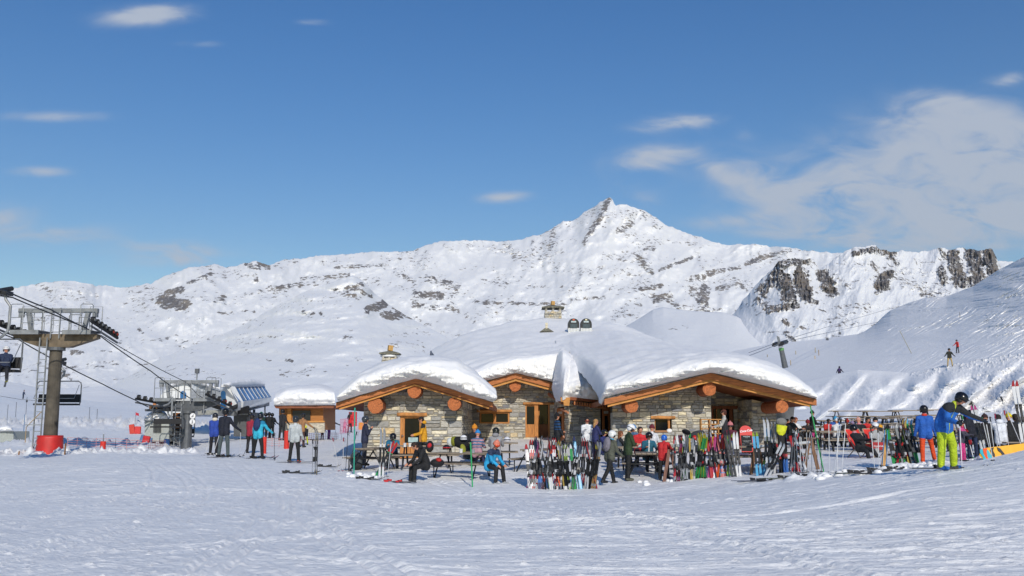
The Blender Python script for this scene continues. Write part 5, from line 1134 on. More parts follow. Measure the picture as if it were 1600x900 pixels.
    if knee: idx[(idx == 1) & (cen[:, 2] < (low+.28*s)) & (cen[:, 0] > .02*s)] = 9
    body.polygons.foreach_set('material_index', idx); body.polygons.foreach_set('use_smooth', np.ones(nf, bool)); body.update()
    z = (sit+.11*s) if sit is not None else -low
    rz = -R(face)
    t = thing('person', label, 'person', Vector(loc)+Vector((0, 0, z+z_off)), rz, group)
    link('body', body, t)
    # ---- head wear
    Qm = Matrix((hr, fd, hu)).transposed()
    if hair:
        mb = MB(); hm = M(hair, .8, 0, .25, 30)
        mb.ell(hc+hu*.035*s-fd*.014*s, (.098*s, .105*s, .092*s), hm, 14, 8, Qm, -.25, 1)
        mb.ell(hc-fd*.035*s-hu*.01*s, (.085*s, .075*s, .11*s), hm, 12, 8, Qm)
        if hat == 'long' or (isinstance(hood, str) and hood == 'longhair'): mb.ell(hc-fd*.06*s-hu*.12*s, (.075*s, .055*s, .15*s), hm, 12, 8, Qm)
        link('hair', mb.mesh('hair', None, True), t)
    if hat == 'helmet':
        mb = MB(); hm = M(hatc, .22, .0, .05); mb.ell(hc+hu*.038*s-fd*.010*s, (.122*s, .138*s, .118*s), hm, 20, 10, Qm, -.30, 1)
        mb.ell(hc+hu*.0*s-fd*.04*s, (.116*s, .095*s, .10*s), hm, 18, 8, Qm); mb.ell(hc+fd*.115*s+hu*.075*s, (.07*s, .03*s, .014*s), hm, 12, 6, Qm)
        hl = link('helmet', mb.mesh('helmet', None, True), t)
        mb = MB()
        for sx in (-1, 1): mb.ell(hc+hr*sx*.095*s-hu*.035*s+fd*.01*s, (.022*s, .04*s, .045*s), M('#1c1c1e', .7), 10, 6, Qm)
        link('ear_pad', mb.mesh('ear_pad', None, True), hl)
    if hat == 'beanie':
        mb = MB(); hm = M(hatc, .9, 0, .15, 20); mb.ell(hc+hu*.045*s-fd*.012*s, (.104*s, .112*s, .115*s), hm, 18, 9, Qm, -.25, 1); mb.ell(hc+hu*.165*s-fd*.012*s, .028*s, hm, 10, 6); mb.tube([hc+hu*.01*s+fd*0.0*s, hc+hu*.04*s], [.107*s, .109*s], hm, 18)
        link('beanie', mb.mesh('beanie', None, True), t)
    if hood is True or (isinstance(hood, str) and hood.startswith('#')):
        mb = MB(); mb.ell(nk-fd*.06*s+Vector((0, 0, .03*s)), (.12*s, .09*s, .08*s), M(hood if isinstance(hood, str) else jacket, .85, 0, .1), 14, 8); link('hood', mb.mesh('hood', None, True), t)
    if collar:
        mb = MB(); mb.tube([nk-td*.01*s, nk+td*.055*s], [.088*s, .075*s], M(collar, .8), 14); link('collar', mb.mesh('collar', None, True), t)
    if goggles:
        up = .05 if goggles.startswith('!') else .018; gc = goggles.lstrip('!')
        mb = MB(); n = 9; a_ = [hc+hu*(up+.027)*s+(fd*math.cos(x)+hr*math.sin(x))*.113*s*(1.14 if up > .03 else 1) for x in np.linspace(-.95, .95, n)]; b_ = [p-hu*.055*s for p in a_]; c_ = [p-fd*.02*s for p in a_]; d_ = [p-fd*.02*s for p in b_]
        vs = a_+b_+c_+d_; mb.add(vs, [(i, i+1, n+i+1, n+i) for i in range(n-1)]+[(i, i+1, 2*n+i+1, 2*n+i) for i in range(n-1)]+[(n+i, n+i+1, 3*n+i+1, 3*n+i) for i in range(n-1)]+[(0, n, 3*n, 2*n), (n-1, 2*n-1, 4*n-1, 3*n-1)], M(gc, .12, .3, .1))
        g_ = link('goggles', mb.mesh('goggles', None, True), t)
        mb = MB(); rr = .124 if hat == 'helmet' else .107; ring = [hc+hu*up*s+(fd*math.cos(x)*1.08+hr*math.sin(x))*rr*s-fd*.008*s for x in np.linspace(.9, 2*math.pi-.9, 14)]; mb.tube(ring, .011*s, BLACK, 5, flat=1); link('goggle_strap', mb.mesh('goggle_strap'), g_)
    else:
        for sx in (-1, 1): mb = MB(); mb.ell(hc+fd*.082*s+hr*sx*.033*s+hu*.022*s, .011*s, BLACK, 8, 5); link('eye', mb.mesh('eye', None, True), t)
    mb = MB(); mb.capsule(hc+fd*.084*s-hr*.02*s-hu*.048*s, hc+fd*.084*s+hr*.02*s-hu*.048*s, .006*s, .006*s, M('#8e4a40', .6), 6); link('mouth', mb.mesh('mouth', None, True), t)
    if pack:
        mb = MB(); c = (mid+nk)/2-Vector((0, .16*s, .01)); mb.ell(c, (.15*s, .10*s, .24*s), M(pack, .8, 0, .15), 16, 10, Euler((-R(lean), 0, 0))); bk = link('backpack', mb.mesh('backpack', None, True), t)
        mb = MB(); mb.ell(c-Vector((0, .08*s, .07*s)), (.11*s, .05*s, .10*s), M(pack, .8, 0, .2), 12, 8, Euler((-R(lean), 0, 0))); link('pack_pocket', mb.mesh('pack_pocket', None, True), bk)
        for sx in (-1, 1):
            mb = MB(); mb.tube([c+Vector((sx*.09*s, .05*s, .17*s)), nk-td*.02*s+side*sx*.11*s, mid+Vector((sx*.12*s, .13*s, .05*s)), c+Vector((sx*.13*s, .06*s, -.14*s))], .018*s, BLACK, 6); link('shoulder_strap', mb.mesh('shoulder_strap', None, True), bk)
    # world-space helpers
    Mw = Matrix.Translation(t.location) @ Matrix.Rotation(rz, 4, 'Z')
    return t, {k_: Mw @ v for k_, v in hand_pos.items()}, {-1: Mw @ feetL, 1: Mw @ feetR}, s

# ================================================================ SKIS, POLES
def ski_outline(L, W):
    """(along, halfwidth) pairs from tail to tip"""
    return [(0, W*.38), (.02*L, W*.46), (.12*L, W*.50), (.45*L, W*.36), (.80*L, W*.52), (.90*L, W*.54), (.96*L, W*.36), (.99*L, W*.14), (L, .004)]
def ski_mesh(c1, c2, c3, L=1.65, W=.11, seed=0, style=0):
    mb = MB(); o = []; pr = ski_outline(L, W); ys = []
    # finer stations for graphics
    st = sorted(set([p[0] for p in pr]+list(np.linspace(0, L*.96, 14))))
    hw = np.interp(st, [p[0] for p in pr], [p[1] for p in pr]); th = .014
    def lift(x): 
        q = max(0, (x-.86*L)/(.14*L)); return .085*q*q
    vs = []
    for x, h in zip(st, hw): vs += [(-h, x, lift(x)), (h, x, lift(x)), (h, x, lift(x)+th), (-h, x, lift(x)+th), (0, x, lift(x)+th+.001)]
    rn = random.Random(seed); ms = [M(c1, .3, 0, .05), M(c2, .3, 0, .05), M(c3, .3, 0, .05)]; BM = M('#2a2a2c', .4)
    k = len(st); seq = [ms[0]]*k; cuts = sorted(rn.sample(range(1, k-1), 4))
    for i in range(k):
        if style == 0: seq[i] = ms[0] if i < cuts[0] or cuts[1] <= i < cuts[2] else (ms[1] if i < cuts[3] else ms[0] if seed % 2 else ms[2])
        elif style == 1: seq[i] = ms[1] if i > k-5 else ms[0]
        else: seq[i] = ms[(i//2) % 3]
    for i in range(k-1):
        o = i*5; q = o+5
        mb.add([vs[j] for j in (o, o+1, q+1, q)], [(0, 1, 2, 3)], BM); mb.add([vs[j] for j in (o+1, o+2, q+2, q+1)], [(0, 1, 2, 3)], BM); mb.add([vs[j] for j in (o+3, o, q, q+3)], [(0, 1, 2, 3)], BM)
        mb.add([vs[j] for j in (o+4, o+2, q+2, q+4)], [(0, 1, 2, 3)], seq[i]); mb.add([vs[j] for j in (o+3, o+4, q+4, q+3)], [(0, 1, 2, 3)], seq[i] if style != 2 else seq[(i+1) % k])
    return mb.mesh('ski')
def binding_mesh(c, L=1.65):
    mb = MB(); m1 = M(c, .4); x = L*.47
    mb.box((0, x+.17, .035), (.06, .10, .05), m1); mb.box((0, x-.17, .045), (.065, .13, .07), m1); mb.box((0, x, .022), (.06, .28, .015), DARKMET); mb.box((0, x+.20, .06), (.05, .04, .04), BLACK); mb.box((0, x-.22, .075), (.05, .07, .03), BLACK)
    return mb.mesh('binding')
_bind = {}
def ski_pair(label, loc, mode, c=('#d8d8d8', '#b02a28', '#222222'), bind='#2c2c2e', L=1.65, az=0, tilt=8, roll=0, group=None, style=0, gap=None, seed=None, cat='skis', splay=0):
    """mode: 'flat' on the snow (az = heading, degrees from straight away) or 'up' standing on the tails, tops seen from the camera"""
    seed = seed if seed is not None else random.randrange(9999)
    me = ski_mesh(c[0], c[1], c[2], L, .074, seed, style); key = (bind, L)
    if key not in _bind: _bind[key] = binding_mesh(bind, L)
    t = thing('pair_of_skis', label, cat, loc, 0, group)
    if mode == 'flat': t.rotation_euler = (0, 0, -R(az))
    else: t.rotation_euler = (Matrix.Rotation(-R(az), 4, 'Z') @ Matrix.Rotation(R(roll), 4, 'Y') @ Matrix.Rotation(R(90-tilt), 4, 'X')).to_euler()
    for sx in (-1, 1):
        sk = link('ski', me, t); g_ = (gap if gap is not None else (.2 if mode == 'flat' else .075))
        sk.location = (sx*g_*.5*2 if mode == 'flat' else sx*g_*.85, -.78 if mode == 'flat' else 0, .015 if mode == 'flat' else (0 if sx > 0 else .03)); sk.rotation_euler = (0, 0, R(-sx*splay))
        b = link('binding', _bind[key], sk)
    return t
def pole(par, a, b, c='#c8c8c8', grip='#1c1c1e'):
    a = Vector(a); b = Vector(b); d = (b-a).normalized(); mb = MB(); mb.tube([a, a.lerp(b, .6), b], [.008, .011, .011], M(c, .35, .3, .05), 6); s_ = link('shaft', mb.mesh('shaft'), par)
    mb = MB(); mb.tube([b-d*.13, b-d*.02, b], [.017, .02, .024], M(grip, .8), 7); mb.tube([b, b+Vector((.06, 0, -.03)), b+Vector((.05, .02, -.16)), b-d*.03], .006, BLACK, 4); link('grip', mb.mesh('grip'), par)
    mb = MB(); mb.tube([a+d*.07, a+d*.085], [.05, .045], M(grip, .6), 9); link('basket', mb.mesh('basket'), par)
def poles(label, tips, tops, c='#c8c8c8', grip='#1c1c1e', group=None):
    o = Vector(tips[0]); t = thing('pair_of_ski_poles' if len(tips) > 1 else 'ski_pole', label, 'ski poles', o, 0, group)
    for a, b in zip(tips, tops): pole(t, Vector(a)-o, Vector(b)-o, c, grip)
    return t
# ================================================================ FURNITURE
TOPW = wood('#8d7f6e', (1.5, 16, 16)); 
def table(label, px, Y, L=2.0, rot=0, group='picnic tables on the snow terrace', simple=False, loc=None):
    p = loc if loc is not None else G(px, Y); t = thing('picnic_table', label, 'picnic table', p, R(rot), group)
    mb = MB()
    for k in range(4): mb.box((0, -.27+k*.18, .76), (L, .165, .045), TOPW)
    for sx in (-1, 1): mb.box((sx*L*.36, 0, .72), (.06, .7, .04), TOPW)
    mb.build('table_top', t)
    for sy in (-1, 1):
        mb = MB()
        for k in (-.5, .5): mb.box((0, sy*.66+k*.15, .45), (L, .14, .04), TOPW)
        mb.build('bench', t)
    for sx in (-1, 1):
        x = sx*L*.34; mb = MB()
        mb.tube([(x, -.6, 0), (x, -.34, .5), (x, -.2, .72)], .025, DARKMET, 6); mb.tube([(x, .6, 0), (x, .34, .5), (x, .2, .72)], .025, DARKMET, 6)
        mb.tube([(x, -.76, .42), (x, .76, .42)], .025, DARKMET, 6)
        for sy in (-1, 1): mb.tube([(x, sy*.66, .42), (x, sy*.66, .0), (x, sy*.55, .0)], .02, DARKMET, 6)
        mb.build('leg_frame', t)
    mb = MB(); mb.tube([(-L*.34, 0, .42), (L*.34, 0, .42)], .02, DARKMET, 6); mb.build('stretcher', t)
    return t
def table_copy(src, label, px, Y, rot=0):
    o = copy_tree(src); o.location = G(px, Y); o.rotation_euler = (0, 0, R(rot)); o['label'] = label; return o
TB = table('picnic table set end-on below the left gable, a man in navy standing beside it', 583, 34.6, 1.9, 78)
table('long picnic table in front of the left wooden door, a man in teal behind it', 668, 34.6, 2.35, -2)
T3 = table('slanting picnic table between the seated man in black and the man in cyan', 722, 31.6, 2.0, -24)
table_copy(TB, 'picnic table where the striped sweater and the grey jacket sit', 768, 35.0, 0)
table_copy(TB, 'picnic table with the red jacket and the teal jacket sitting behind it', 999, 34.0, 2)
table_copy(TB, 'picnic table set end-on beside the child in the blue helmet', 1010, 32.2, 84)
table_copy(TB, 'picnic table in front of the red-topped menu board', 1152, 31.7, 0)
table_copy(TB, 'picnic table behind the tall black bag with a yellow top', 1215, 31.4, 0)
table_copy(TB, 'picnic table half hidden behind the left end of the first ski rack', 842, 33.5, 70)
rowlab = {38: 'nearest', 42: 'second', 46: 'third', 50: 'fourth', 54: 'fifth', 58: 'farthest'}
ordn = ['first', 'second', 'third', 'fourth', 'fifth', 'sixth', 'seventh', 'eighth', 'ninth', 'tenth', 'eleventh', 'twelfth', 'thirteenth', 'fourteenth', 'fifteenth', 'sixteenth', 'seventeenth', 'eighteenth', 'nineteenth', 'twentieth', 'twenty-first', 'twenty-second', 'twenty-third', 'twenty-fourth', 'twenty-fifth', 'twenty-sixth', 'twenty-seventh', 'twenty-eighth', 'twenty-ninth', 'thirtieth', 'thirty-first', 'thirty-second', 'thirty-third', 'thirty-fourth', 'thirty-fifth', 'thirty-sixth', 'thirty-seventh', 'thirty-eighth', 'thirty-ninth', 'fortieth']
grid = {38: [1330, 1394], 42: [1226, 1318, 1384, 1440], 46: [1234, 1306, 1368, 1424, 1480], 50: [1292, 1342, 1394, 1446, 1498], 54: [1262, 1310, 1358, 1408, 1458], 58: [1330, 1376, 1424, 1470]}
for Y, pxs in grid.items():
    for i, px in enumerate(pxs): table_copy(TB, '%s table from the left in the %s row of the right terrace' % (ordn[i], rowlab[Y]), px, Y+random.uniform(-.4, .4), random.uniform(-3, 3)).scale = (1.32, 1, 1)
for i, (px, Y, lab) in enumerate([(1548, 32, 'picnic table behind the yellow snowboard, person in white seated at it'), (1598, 31.5, 'picnic table at the right edge behind the yellow snowboard'), (1520, 37, 'picnic table behind the small child in pink'), (1578, 38, 'picnic table farther back at the right edge')]): table_copy(TB, lab, px, Y, 2)
def near(px, Y, dx=0, dy=0, dz=0): p = G(px, Y); return p+Vector((dx, dy, dz))
# menu board
def text_mesh(s, size, shear=0.0, bold=0):
    cu_ = bpy.data.curves.new('txt', 'FONT'); cu_.body = s; cu_.size = size; cu_.align_x = 'CENTER'; cu_.align_y = 'CENTER'; cu_.shear = shear; cu_.extrude = .002; cu_.offset = bold; o = bpy.data.objects.new('txt', cu_); COL.objects.link(o)
    dg = bpy.context.evaluated_depsgraph_get(); dg.update(); me = bpy.data.meshes.new_from_object(o.evaluated_get(dg)); bpy.data.objects.remove(o); return me
RED = M('#d0281e', .4, 0, .05)
p = near(1168, 36); p.z = P(1168, 707, 36).z; sg = thing('menu_board', 'black chalk menu board with a rounded red top standing by the recessed door', 'menu board', p, 0)
W, H = .48, 1.0; n = 12; fr = [(-W/2+.03, 0), (W/2-.0, 0), (W/2, H*.66)]+[(W/2*math.cos(R(a)), H*.78+.22*math.sin(R(a))) for a in range(15, 170, 15)]+[(-W/2, H*.66)]
lean_ = Matrix.Rotation(R(-9), 4, 'X') @ Matrix.Rotation(R(6), 4, 'Z')
def sgm(mb, name, par=sg):
    me = mb.mesh(name); me.transform(lean_); return link(name, me, par)
mb = MB(); mb.prism([Vector((x, 0, z)) for x, z in fr], (0, .03, 0), RED); f_ = sgm(mb, 'frame')
mb = MB(); mb.box((0, -.012, H*.34), (W*.86, .02, H*.58), M('#17191a', .8, 0, .2, 12)); sgm(mb, 'blackboard')
me = text_mesh('Coca-Cola', .112, .35, .003); me.transform(Matrix.Translation((0, -.006, H*.80)) @ Matrix.Rotation(R(90), 4, 'X') @ Matrix.Rotation(R(8), 4, 'Z')); me.transform(lean_); me.materials.append(WHITE); link('lettering', me, sg)
mb = MB(); CH = M('#c9cfcb', .9)
for r_, (z, w_, amp_, seg) in enumerate([(.585, .36, .028, 26), (.54, .14, .01, 8), (.43, .40, .012, 30), (.39, .26, .010, 20), (.31, .42, .012, 30), (.24, .40, .011, 30), (.19, .12, .010, 10)]):
    pts = [(-w_*.36+w_*.72*k/seg-(.03 if r_ > 2 else 0), -.028, z+amp_*math.sin(k*2.3+r_)*random.uniform(.4, 1.3)) for k in range(seg+1)]; mb.tube(pts, .0045 if r_ else .008, CH, 4)
sgm(mb, 'chalk_writing')
mb = MB(); mb.box((W*.40, .0, -.01), (.035, .05, H*.62), RED, Euler((0, .05, 0)))
for sx in (-1, 1): mb.tube([(sx*W*.42, .03, H*.7), (sx*W*.44, .42, -.12)], .018, RED, 6)
sgm(mb, 'rear_leg')
# wine shelf
p = near(1116, 38.6); p.z = P(1116, 692, 38.6).z; sh = thing('wooden_shelf', 'open wooden shelf of square compartments filled with glasses beside the recessed door', 'shelf', p)
mb = MB(); OR = wood('#c58a45', (8, 8, 8)); w_ = 1.02; h_ = .92
for k in range(6): mb.box((0, 0, k*h_/5), (w_, .3, .035), OR)
for k in range(4): mb.box((-w_/2+k*w_/3, 0, h_/2), (.035, .3, h_), OR)
mb.build('frame', sh)
for k in range(5):
    for j in range(3):
        for q in range(2):
            if random.random() < .55: mb = MB(); x = -w_/2+w_/6+j*w_/3+(q-.5)*.13; mb.tube([(x, -.05, k*h_/5+.02), (x, -.05, k*h_/5+.11)], [.035, .045], M(random.choice(['#e6e6e2', '#b9bdb8', '#d6cfc0']), .3), 8); mb.build('glass', sh)
# deck chairs
def deckchair(label, loc, face, W=.56):
    t = thing('deck_chair', label, 'deck chair', loc, -R(face), 'red deck chairs on the terrace'); m1 = M('#b7a58c', .6)
    for sx in (-1, 1):
        x = sx*W/2; mb = MB(); mb.tube([(x, .45, .02), (x, -.5, .98)], .017, m1, 6); mb.build('side_rail', t); mb = MB(); mb.tube([(x*.94, -.42, .0), (x*.94, .42, .50)], .017, m1, 6); mb.build('cross_leg', t)
    mb = MB(); mb.tube([(-W/2, -.5, .98), (W/2, -.5, .98)], .018, m1, 6); mb.tube([(-W/2, .42, .5), (W/2, .42, .5)], .018, m1, 6); mb.build('cross_bar', t)
    pts = [(-.5, .98), (-.40, .80), (-.28, .58), (-.14, .38), (.02, .30), (.2, .34), (.34, .44), (.42, .5)]; mb = MB(); w = W/2-.02
    vs = [(sx*w, y, z+dz) for y, z in pts for sx, dz in ((-1, 0), (1, 0), (1, .012), (-1, .012))]
    for i in range(len(pts)-1):
        o = i*4; q = o+4; mb.add([vs[j] for j in (o, o+1, q+1, q, o+3, o+2, q+2, q+3)], [(0, 1, 2, 3), (7, 6, 5, 4), (0, 3, 7, 4), (1, 2, 6, 5)], M('#d8352c', .8, 0, .08))
    mb.build('sling', t); return t
DC = {}
DC[1] = deckchair('left red deck chair with a reclining person in black', G(1345, 33.6), 168); DC[2] = deckchair('right red deck chair with a white helmeted person and a red printed panel', G(1371, 33.8), 178)
DC[3] = copy_tree(DC[1]); DC[3].location = G(1290, 43); DC[3].rotation_euler = (0, 0, R(160)); DC[3]['label'] = 'red deck chair left of the woman in pink trousers'
DC[3].location = G(1238, 42.4)
me = text_mesh('Coca-Cola', .075, .3, .001); me.materials.append(WHITE); t = thing('printed_panel', 'dark red printed cushion panel hanging at the knees of the white helmeted sitter', 'panel', G(1373, 33.0, .42), 0)
mb = MB(); mb.box((0, 0, 0), (.40, .05, .26), M('#a3141c', .6)); mb.build('cloth', t); me.transform(Matrix.Translation((0, -.03, 0)) @ Matrix.Rotation(R(90), 4, 'X')); link('lettering', me, t)
# racks
LW = wood('#c99a5b', (10, 10, 1.5)); BW = wood('#7d5a3d', (10, 10, 1.5))
def rack(label, pa, Ya, pb, Yb, h, mats, railc='#c9ccce', A=(1, 1), nleg=2):
    a = G(pa, Ya); b = G(pb, Yb); t = thing('ski_rack', label, 'ski rack', a, 0, 'ski racks along the terrace edge'); d = b-a
    mb = MB(); mb.box(d/2+Vector((0, 0, h)), (d.length, .09, .07), M(railc, .5, .2), Euler((0, -math.atan2(d.z, math.hypot(d.x, d.y)), math.atan2(d.y, d.x)))); mb.build('rail', t)
    mb = MB(); mb.box(d/2+Vector((0, .22, h*.42)), (d.length, .06, .06), M('#8d9093', .5, .3), Euler((0, -math.atan2(d.z, math.hypot(d.x, d.y)), math.atan2(d.y, d.x)))); mb.build('lower_rail', t)
    for i, q in enumerate([Vector((0, 0, 0)), d]):
        if not A[i]: continue
        for sy in (-1, 1):
            mb = MB(); m1 = mats; mb.prism([q+Vector((sy*.02-.05+.20*sy, -.02, -.08)), q+Vector((sy*.02+.05+.20*sy, -.02, -.08)), q+Vector((.05+.02*sy, 0, h+.12)), q+Vector((-.05+.02*sy, 0, h+.12))], (0, .05, 0), m1); mb.build('leg', t)
    for k in range(1, nleg):
        q = d*(k/nleg); mb = MB(); mb.tube([q+Vector((0, .45, -.05)), q+Vector((0, 0, h))], .025, GALV, 6); mb.tube([q+Vector((.28, -.12, -.02)), q+Vector((0, 0, h*.6))], .02, WHITE, 6); mb.build('brace', t)
    return t
rack('crowded ski rack with a white rail in front of the middle gable', 826, 29.4, 932, 30.0, .86, BW, '#e4e6e8', (0, 0), 4)
rack('long wooden-ended ski rack packed with colourful skis below the right gable', 1048, 30.6, 1150, 30.6, .86, wood('#7b5647', (10, 10, 1.5)), '#8f9396', (1, 0), 4)
rack('half empty ski rack with brown wooden legs right of the menu board', 1184, 30.0, 1268, 29.2, .84, BW, '#d9dbdc', (1, 1), 3)
rack('ski rack with pale new wooden legs next to the deck chairs', 1391, 27.6, 1438, 27.6, .80, LW, '#a5a8aa', (1, 0), 3)
CW = {'white': '#d2d3d5', 'red': '#a8292d', 'black': '#1b1c1f', 'orange': '#cf5526', 'yellow': '#bdb53a', 'lime': '#93ad3c', 'blue': '#2b5fa8', 'light blue': '#5aa6cf', 'green': '#2e8b4a', 'pink': '#c8528e', 'grey': '#8b8f94', 'navy': '#26315c', 'wood': '#9a7a50', 'gold': '#b39a4e'}
def rackskis(where, p0, Y0, p1, Y1, n, palette, group, L=(1.35, 1.62), tiltr=(8, 15), rollr=6):
    cnt = {}
    items = []
    for i in range(n):
        f = (i+.5)/n+random.uniform(-.25, .25)/n; c = palette[i % len(palette)] if i < len(palette) else random.choice(palette); items.append((f, c))
    for (f, c) in items: cnt[(c[0], c[1])] = cnt.get((c[0], c[1]), 0)+1
    seen = {}
    for i, (f, c) in enumerate(items):
        px = p0+(p1-p0)*f; Y = Y0+(Y1-Y0)*f-.30+random.uniform(-.06, .06); k = (c[0], c[1]); seen[k] = seen.get(k, 0)+1
        lab = '%s and %s skis, %s from the left on the %s' % (c[0], c[1], ordn[i], where)
        l = random.uniform(*L)
        ski_pair(lab, G(px, Y, -.04), 'up', tuple(CW[q] for q in c), random.choice(['#2a2a2c', '#b8b8ba', '#2a2a2c', '#1b1c1f', '#8b8f94', '#45464a', '#a8292d']), round(l*8)/8, az=random.choice([random.uniform(-30, 30), random.uniform(35, 75), random.uniform(-75, -35)]), tilt=random.uniform(*tiltr), roll=random.uniform(-rollr, rollr), group=group, style=random.choice([0, 0, 1, 2]), seed=random.randrange(12), splay=random.uniform(-2, 3), gap=random.uniform(.03, .06))
PAL1 = [('pink','white','black'),('navy','red','black'),('red','white','black'),('white','red','grey'),('white','gold','black'),('navy','blue','white'),('red','black','white'),('black','red','navy'),('white','green','black'),('white','grey','green'),('black','grey','red'),('white','red','black'),('grey','white','lime'),('navy','orange','red'),('white','gold','red'),('white','black','grey'),('lime','white','black'),('grey','black','white'),('green','white','gold'),('light blue','white','black'),('light blue','navy','white'),('white','black','red'),('white','grey','red'),('black','yellow','blue'),('white','black','gold'),('wood','grey','black'),('red','black','orange')]
rackskis('white-railed rack', 822, 29.4, 934, 30.0, len(PAL1), PAL1, 'skis standing in the white-railed rack')
PAL2 = [('black','grey','red'),('red','pink','black'),('white','grey','black'),('lime','green','white'),('black','grey','white'),('grey','black','white'),('gold','green','grey'),('white','grey','gold'),('yellow','green','black'),('black','lime','yellow'),('white','lime','grey'),('black','green','yellow'),('white','gold','lime'),('pink','white','red'),('red','white','pink'),('white','pink','red'),('orange','red','black'),('orange','black','red'),('navy','white','blue'),('red','blue','white'),('wood','red','black'),('green','lime','yellow'),('light blue','lime','blue')]
rackskis('long rack by the window', 1055, 30.5, 1146, 30.5, len(PAL2), PAL2, 'skis standing in the long rack below the right gable')
PAL3 = [('light blue','lime','blue'),('grey','black','white'),('white','red','grey'),('black','grey','white'),('blue','white','grey'),('black','red','grey'),('red','black','grey'),('grey','white','black')]
rackskis('half empty rack', 1190, 30.0, 1262, 29.3, len(PAL3), PAL3, 'skis standing in the half empty rack', (1.1, 1.5), (8, 16), 10)
PAL4 = [('green','black','lime'),('black','green','lime'),('red','white','blue'),('blue','white','red'),('grey','white','black'),('gold','green','red'),('wood','lime','green'),('gold','red','white'),('grey','green','black'),('light blue','white','grey'),('blue','black','white'),('green','light blue','white')]
rackskis('pale-legged rack', 1396, 27.6, 1436, 27.6, len(PAL4), PAL4, 'skis standing in the rack with pale wooden legs', (1.1, 1.35), (10, 18), 9)
PAL5 = [('red','grey','white'),('grey','black','red'),('blue','grey','white'),('black','green','lime')]
rackskis('rack behind the pink child', 1490, 28.5, 1524, 28.5, 4, [('wood','red','black'),('grey','white','black'),('black','blue','green'),('green','white','black')], 'skis between the two skiers at the right', (1.3, 1.5))
# single notable skis
def one(label, px, Y, c, L, tilt=6, roll=0, az=0, style=0, gap=.06, bind='#2a2a2c', dz=-.04, seed=3): return ski_pair(label, G(px, Y, dz), 'up', tuple(CW[q] for q in c), bind, L, az, tilt, roll, None, style, gap, seed)
one('tall plain black skis standing left of the white skis by the menu board', 1147.5, 29.8, ('black','black','grey'), 1.5, 6, -7, 5, 1)
one('tall white skis with pink marks standing in front of the menu board', 1154.5, 29.9, ('white','white','pink'), 1.4, 6, -2, 0, 0)
one('black and white skis standing upright alone on the snow at the left', 494.5, 31.0, ('black','gold','white'), 1.52, 0, 0, 60, 2, .05)
ski_pair('black and red skis lying flat on the snow at the left', G(452, 31.2), 'flat', (CW['black'], CW['orange'], CW['black']), '#2a2a2c', 1.8, 91, group=None, style=1, seed=4)
one('white and green skis standing before the long table under the door', 596, 31.0, ('white','grey','green'), 1.6, 3, 0, 15, 0)
one('white skis leaning against the front table leg under the door', 590, 31.6, ('green','red','white'), 1.3, 12, 25, 15, 0)
ski_pair('white and blue skis lying in the snow before the left gable', G(584, 29.8), 'flat', (CW['white'], CW['blue'], CW['grey']), '#1c1c1e', 1.1, 95, style=1, seed=2); ski_pair('black and lime skis lying in the snow before the left gable', G(622, 29.4), 'flat', (CW['black'], CW['lime'], CW['grey']), '#c3272b', 1.35, 97, style=1, seed=3)
one('first silver skis standing right of the menu board', 1203, 29.3, ('grey','white','red'), 1.75, 3, -3, 40, 0); one('second silver skis standing right of the menu board', 1208, 29.5, ('white','grey','red'), 1.6, 4, 2, 40, 0)
one('white skis leaning on the pair of silver skis', 1198, 29.0, ('white','white','grey'), 1.2, 5, 30, 50, 1)
one('light blue skis with a lime tip at the left end of the half empty rack', 1186.5, 29.5, ('light blue','lime','grey'), 1.35, 5, -4, 20, 1)
# tall black ski bag
t = thing('ski_bag', 'tall slim black ski bag with a bright yellow patch and a grey top', 'ski bag', G(1224, 29.4, -.05)); mb = MB(); mb.tube([(0, 0, 0), (0, 0, .7), (0, 0, 1.4)], [.13, .12, .15], M('#141417', .7), 10, flat=.5); mb.build('bag_body', t); mb = MB(); mb.tube([(0, -.012, 1.16), (-.02, -.012, 1.28), (.01, -.012, 1.47)], [.10, .145, .165], M('#d8dc28', .6), 12, flat=.55); mb.build('yellow_patch', t); mb = MB(); mb.ell((0, 0, 1.58), (.17, .10, .12), M('#7b7a76', .8), 12, 8); mb.build('bag_top', t)
# flat skis on the snow edge
for i, (px, Y, az, c, L, lab) in enumerate([(1188, 27.4, 78, ('blue','white','blue'), 1.75, 'blue and white skis lying along the snow edge below the menu board'), (1232, 27.0, 74, ('lime','yellow','lime'), 1.75, 'left lime yellow skis lying along the snow edge'), (1262, 26.9, 76, ('yellow','lime','white'), 1.6, 'right lime yellow skis lying along the snow edge'),
     (1348, 25.6, 84, ('black','green','lime'), 1.5, 'black and green skis lying before the left deck chair'), (1378, 25.8, 92, ('green','black','grey'), 1.5, 'green and black skis lying before the right deck chair'), (1405, 25.9, 88, ('black','grey','white'), 1.3, 'black skis lying before the rack with pale legs'), (518, 36.0, 92, ('black','grey','black'), 1.1, 'black skis lying flat left of the pole planted in the snow')]):
    ski_pair(lab, G(px, Y), 'flat', tuple(CW[q] for q in c), '#26262a', L, az, style=1 if i < 3 else 2, seed=i, group=None)
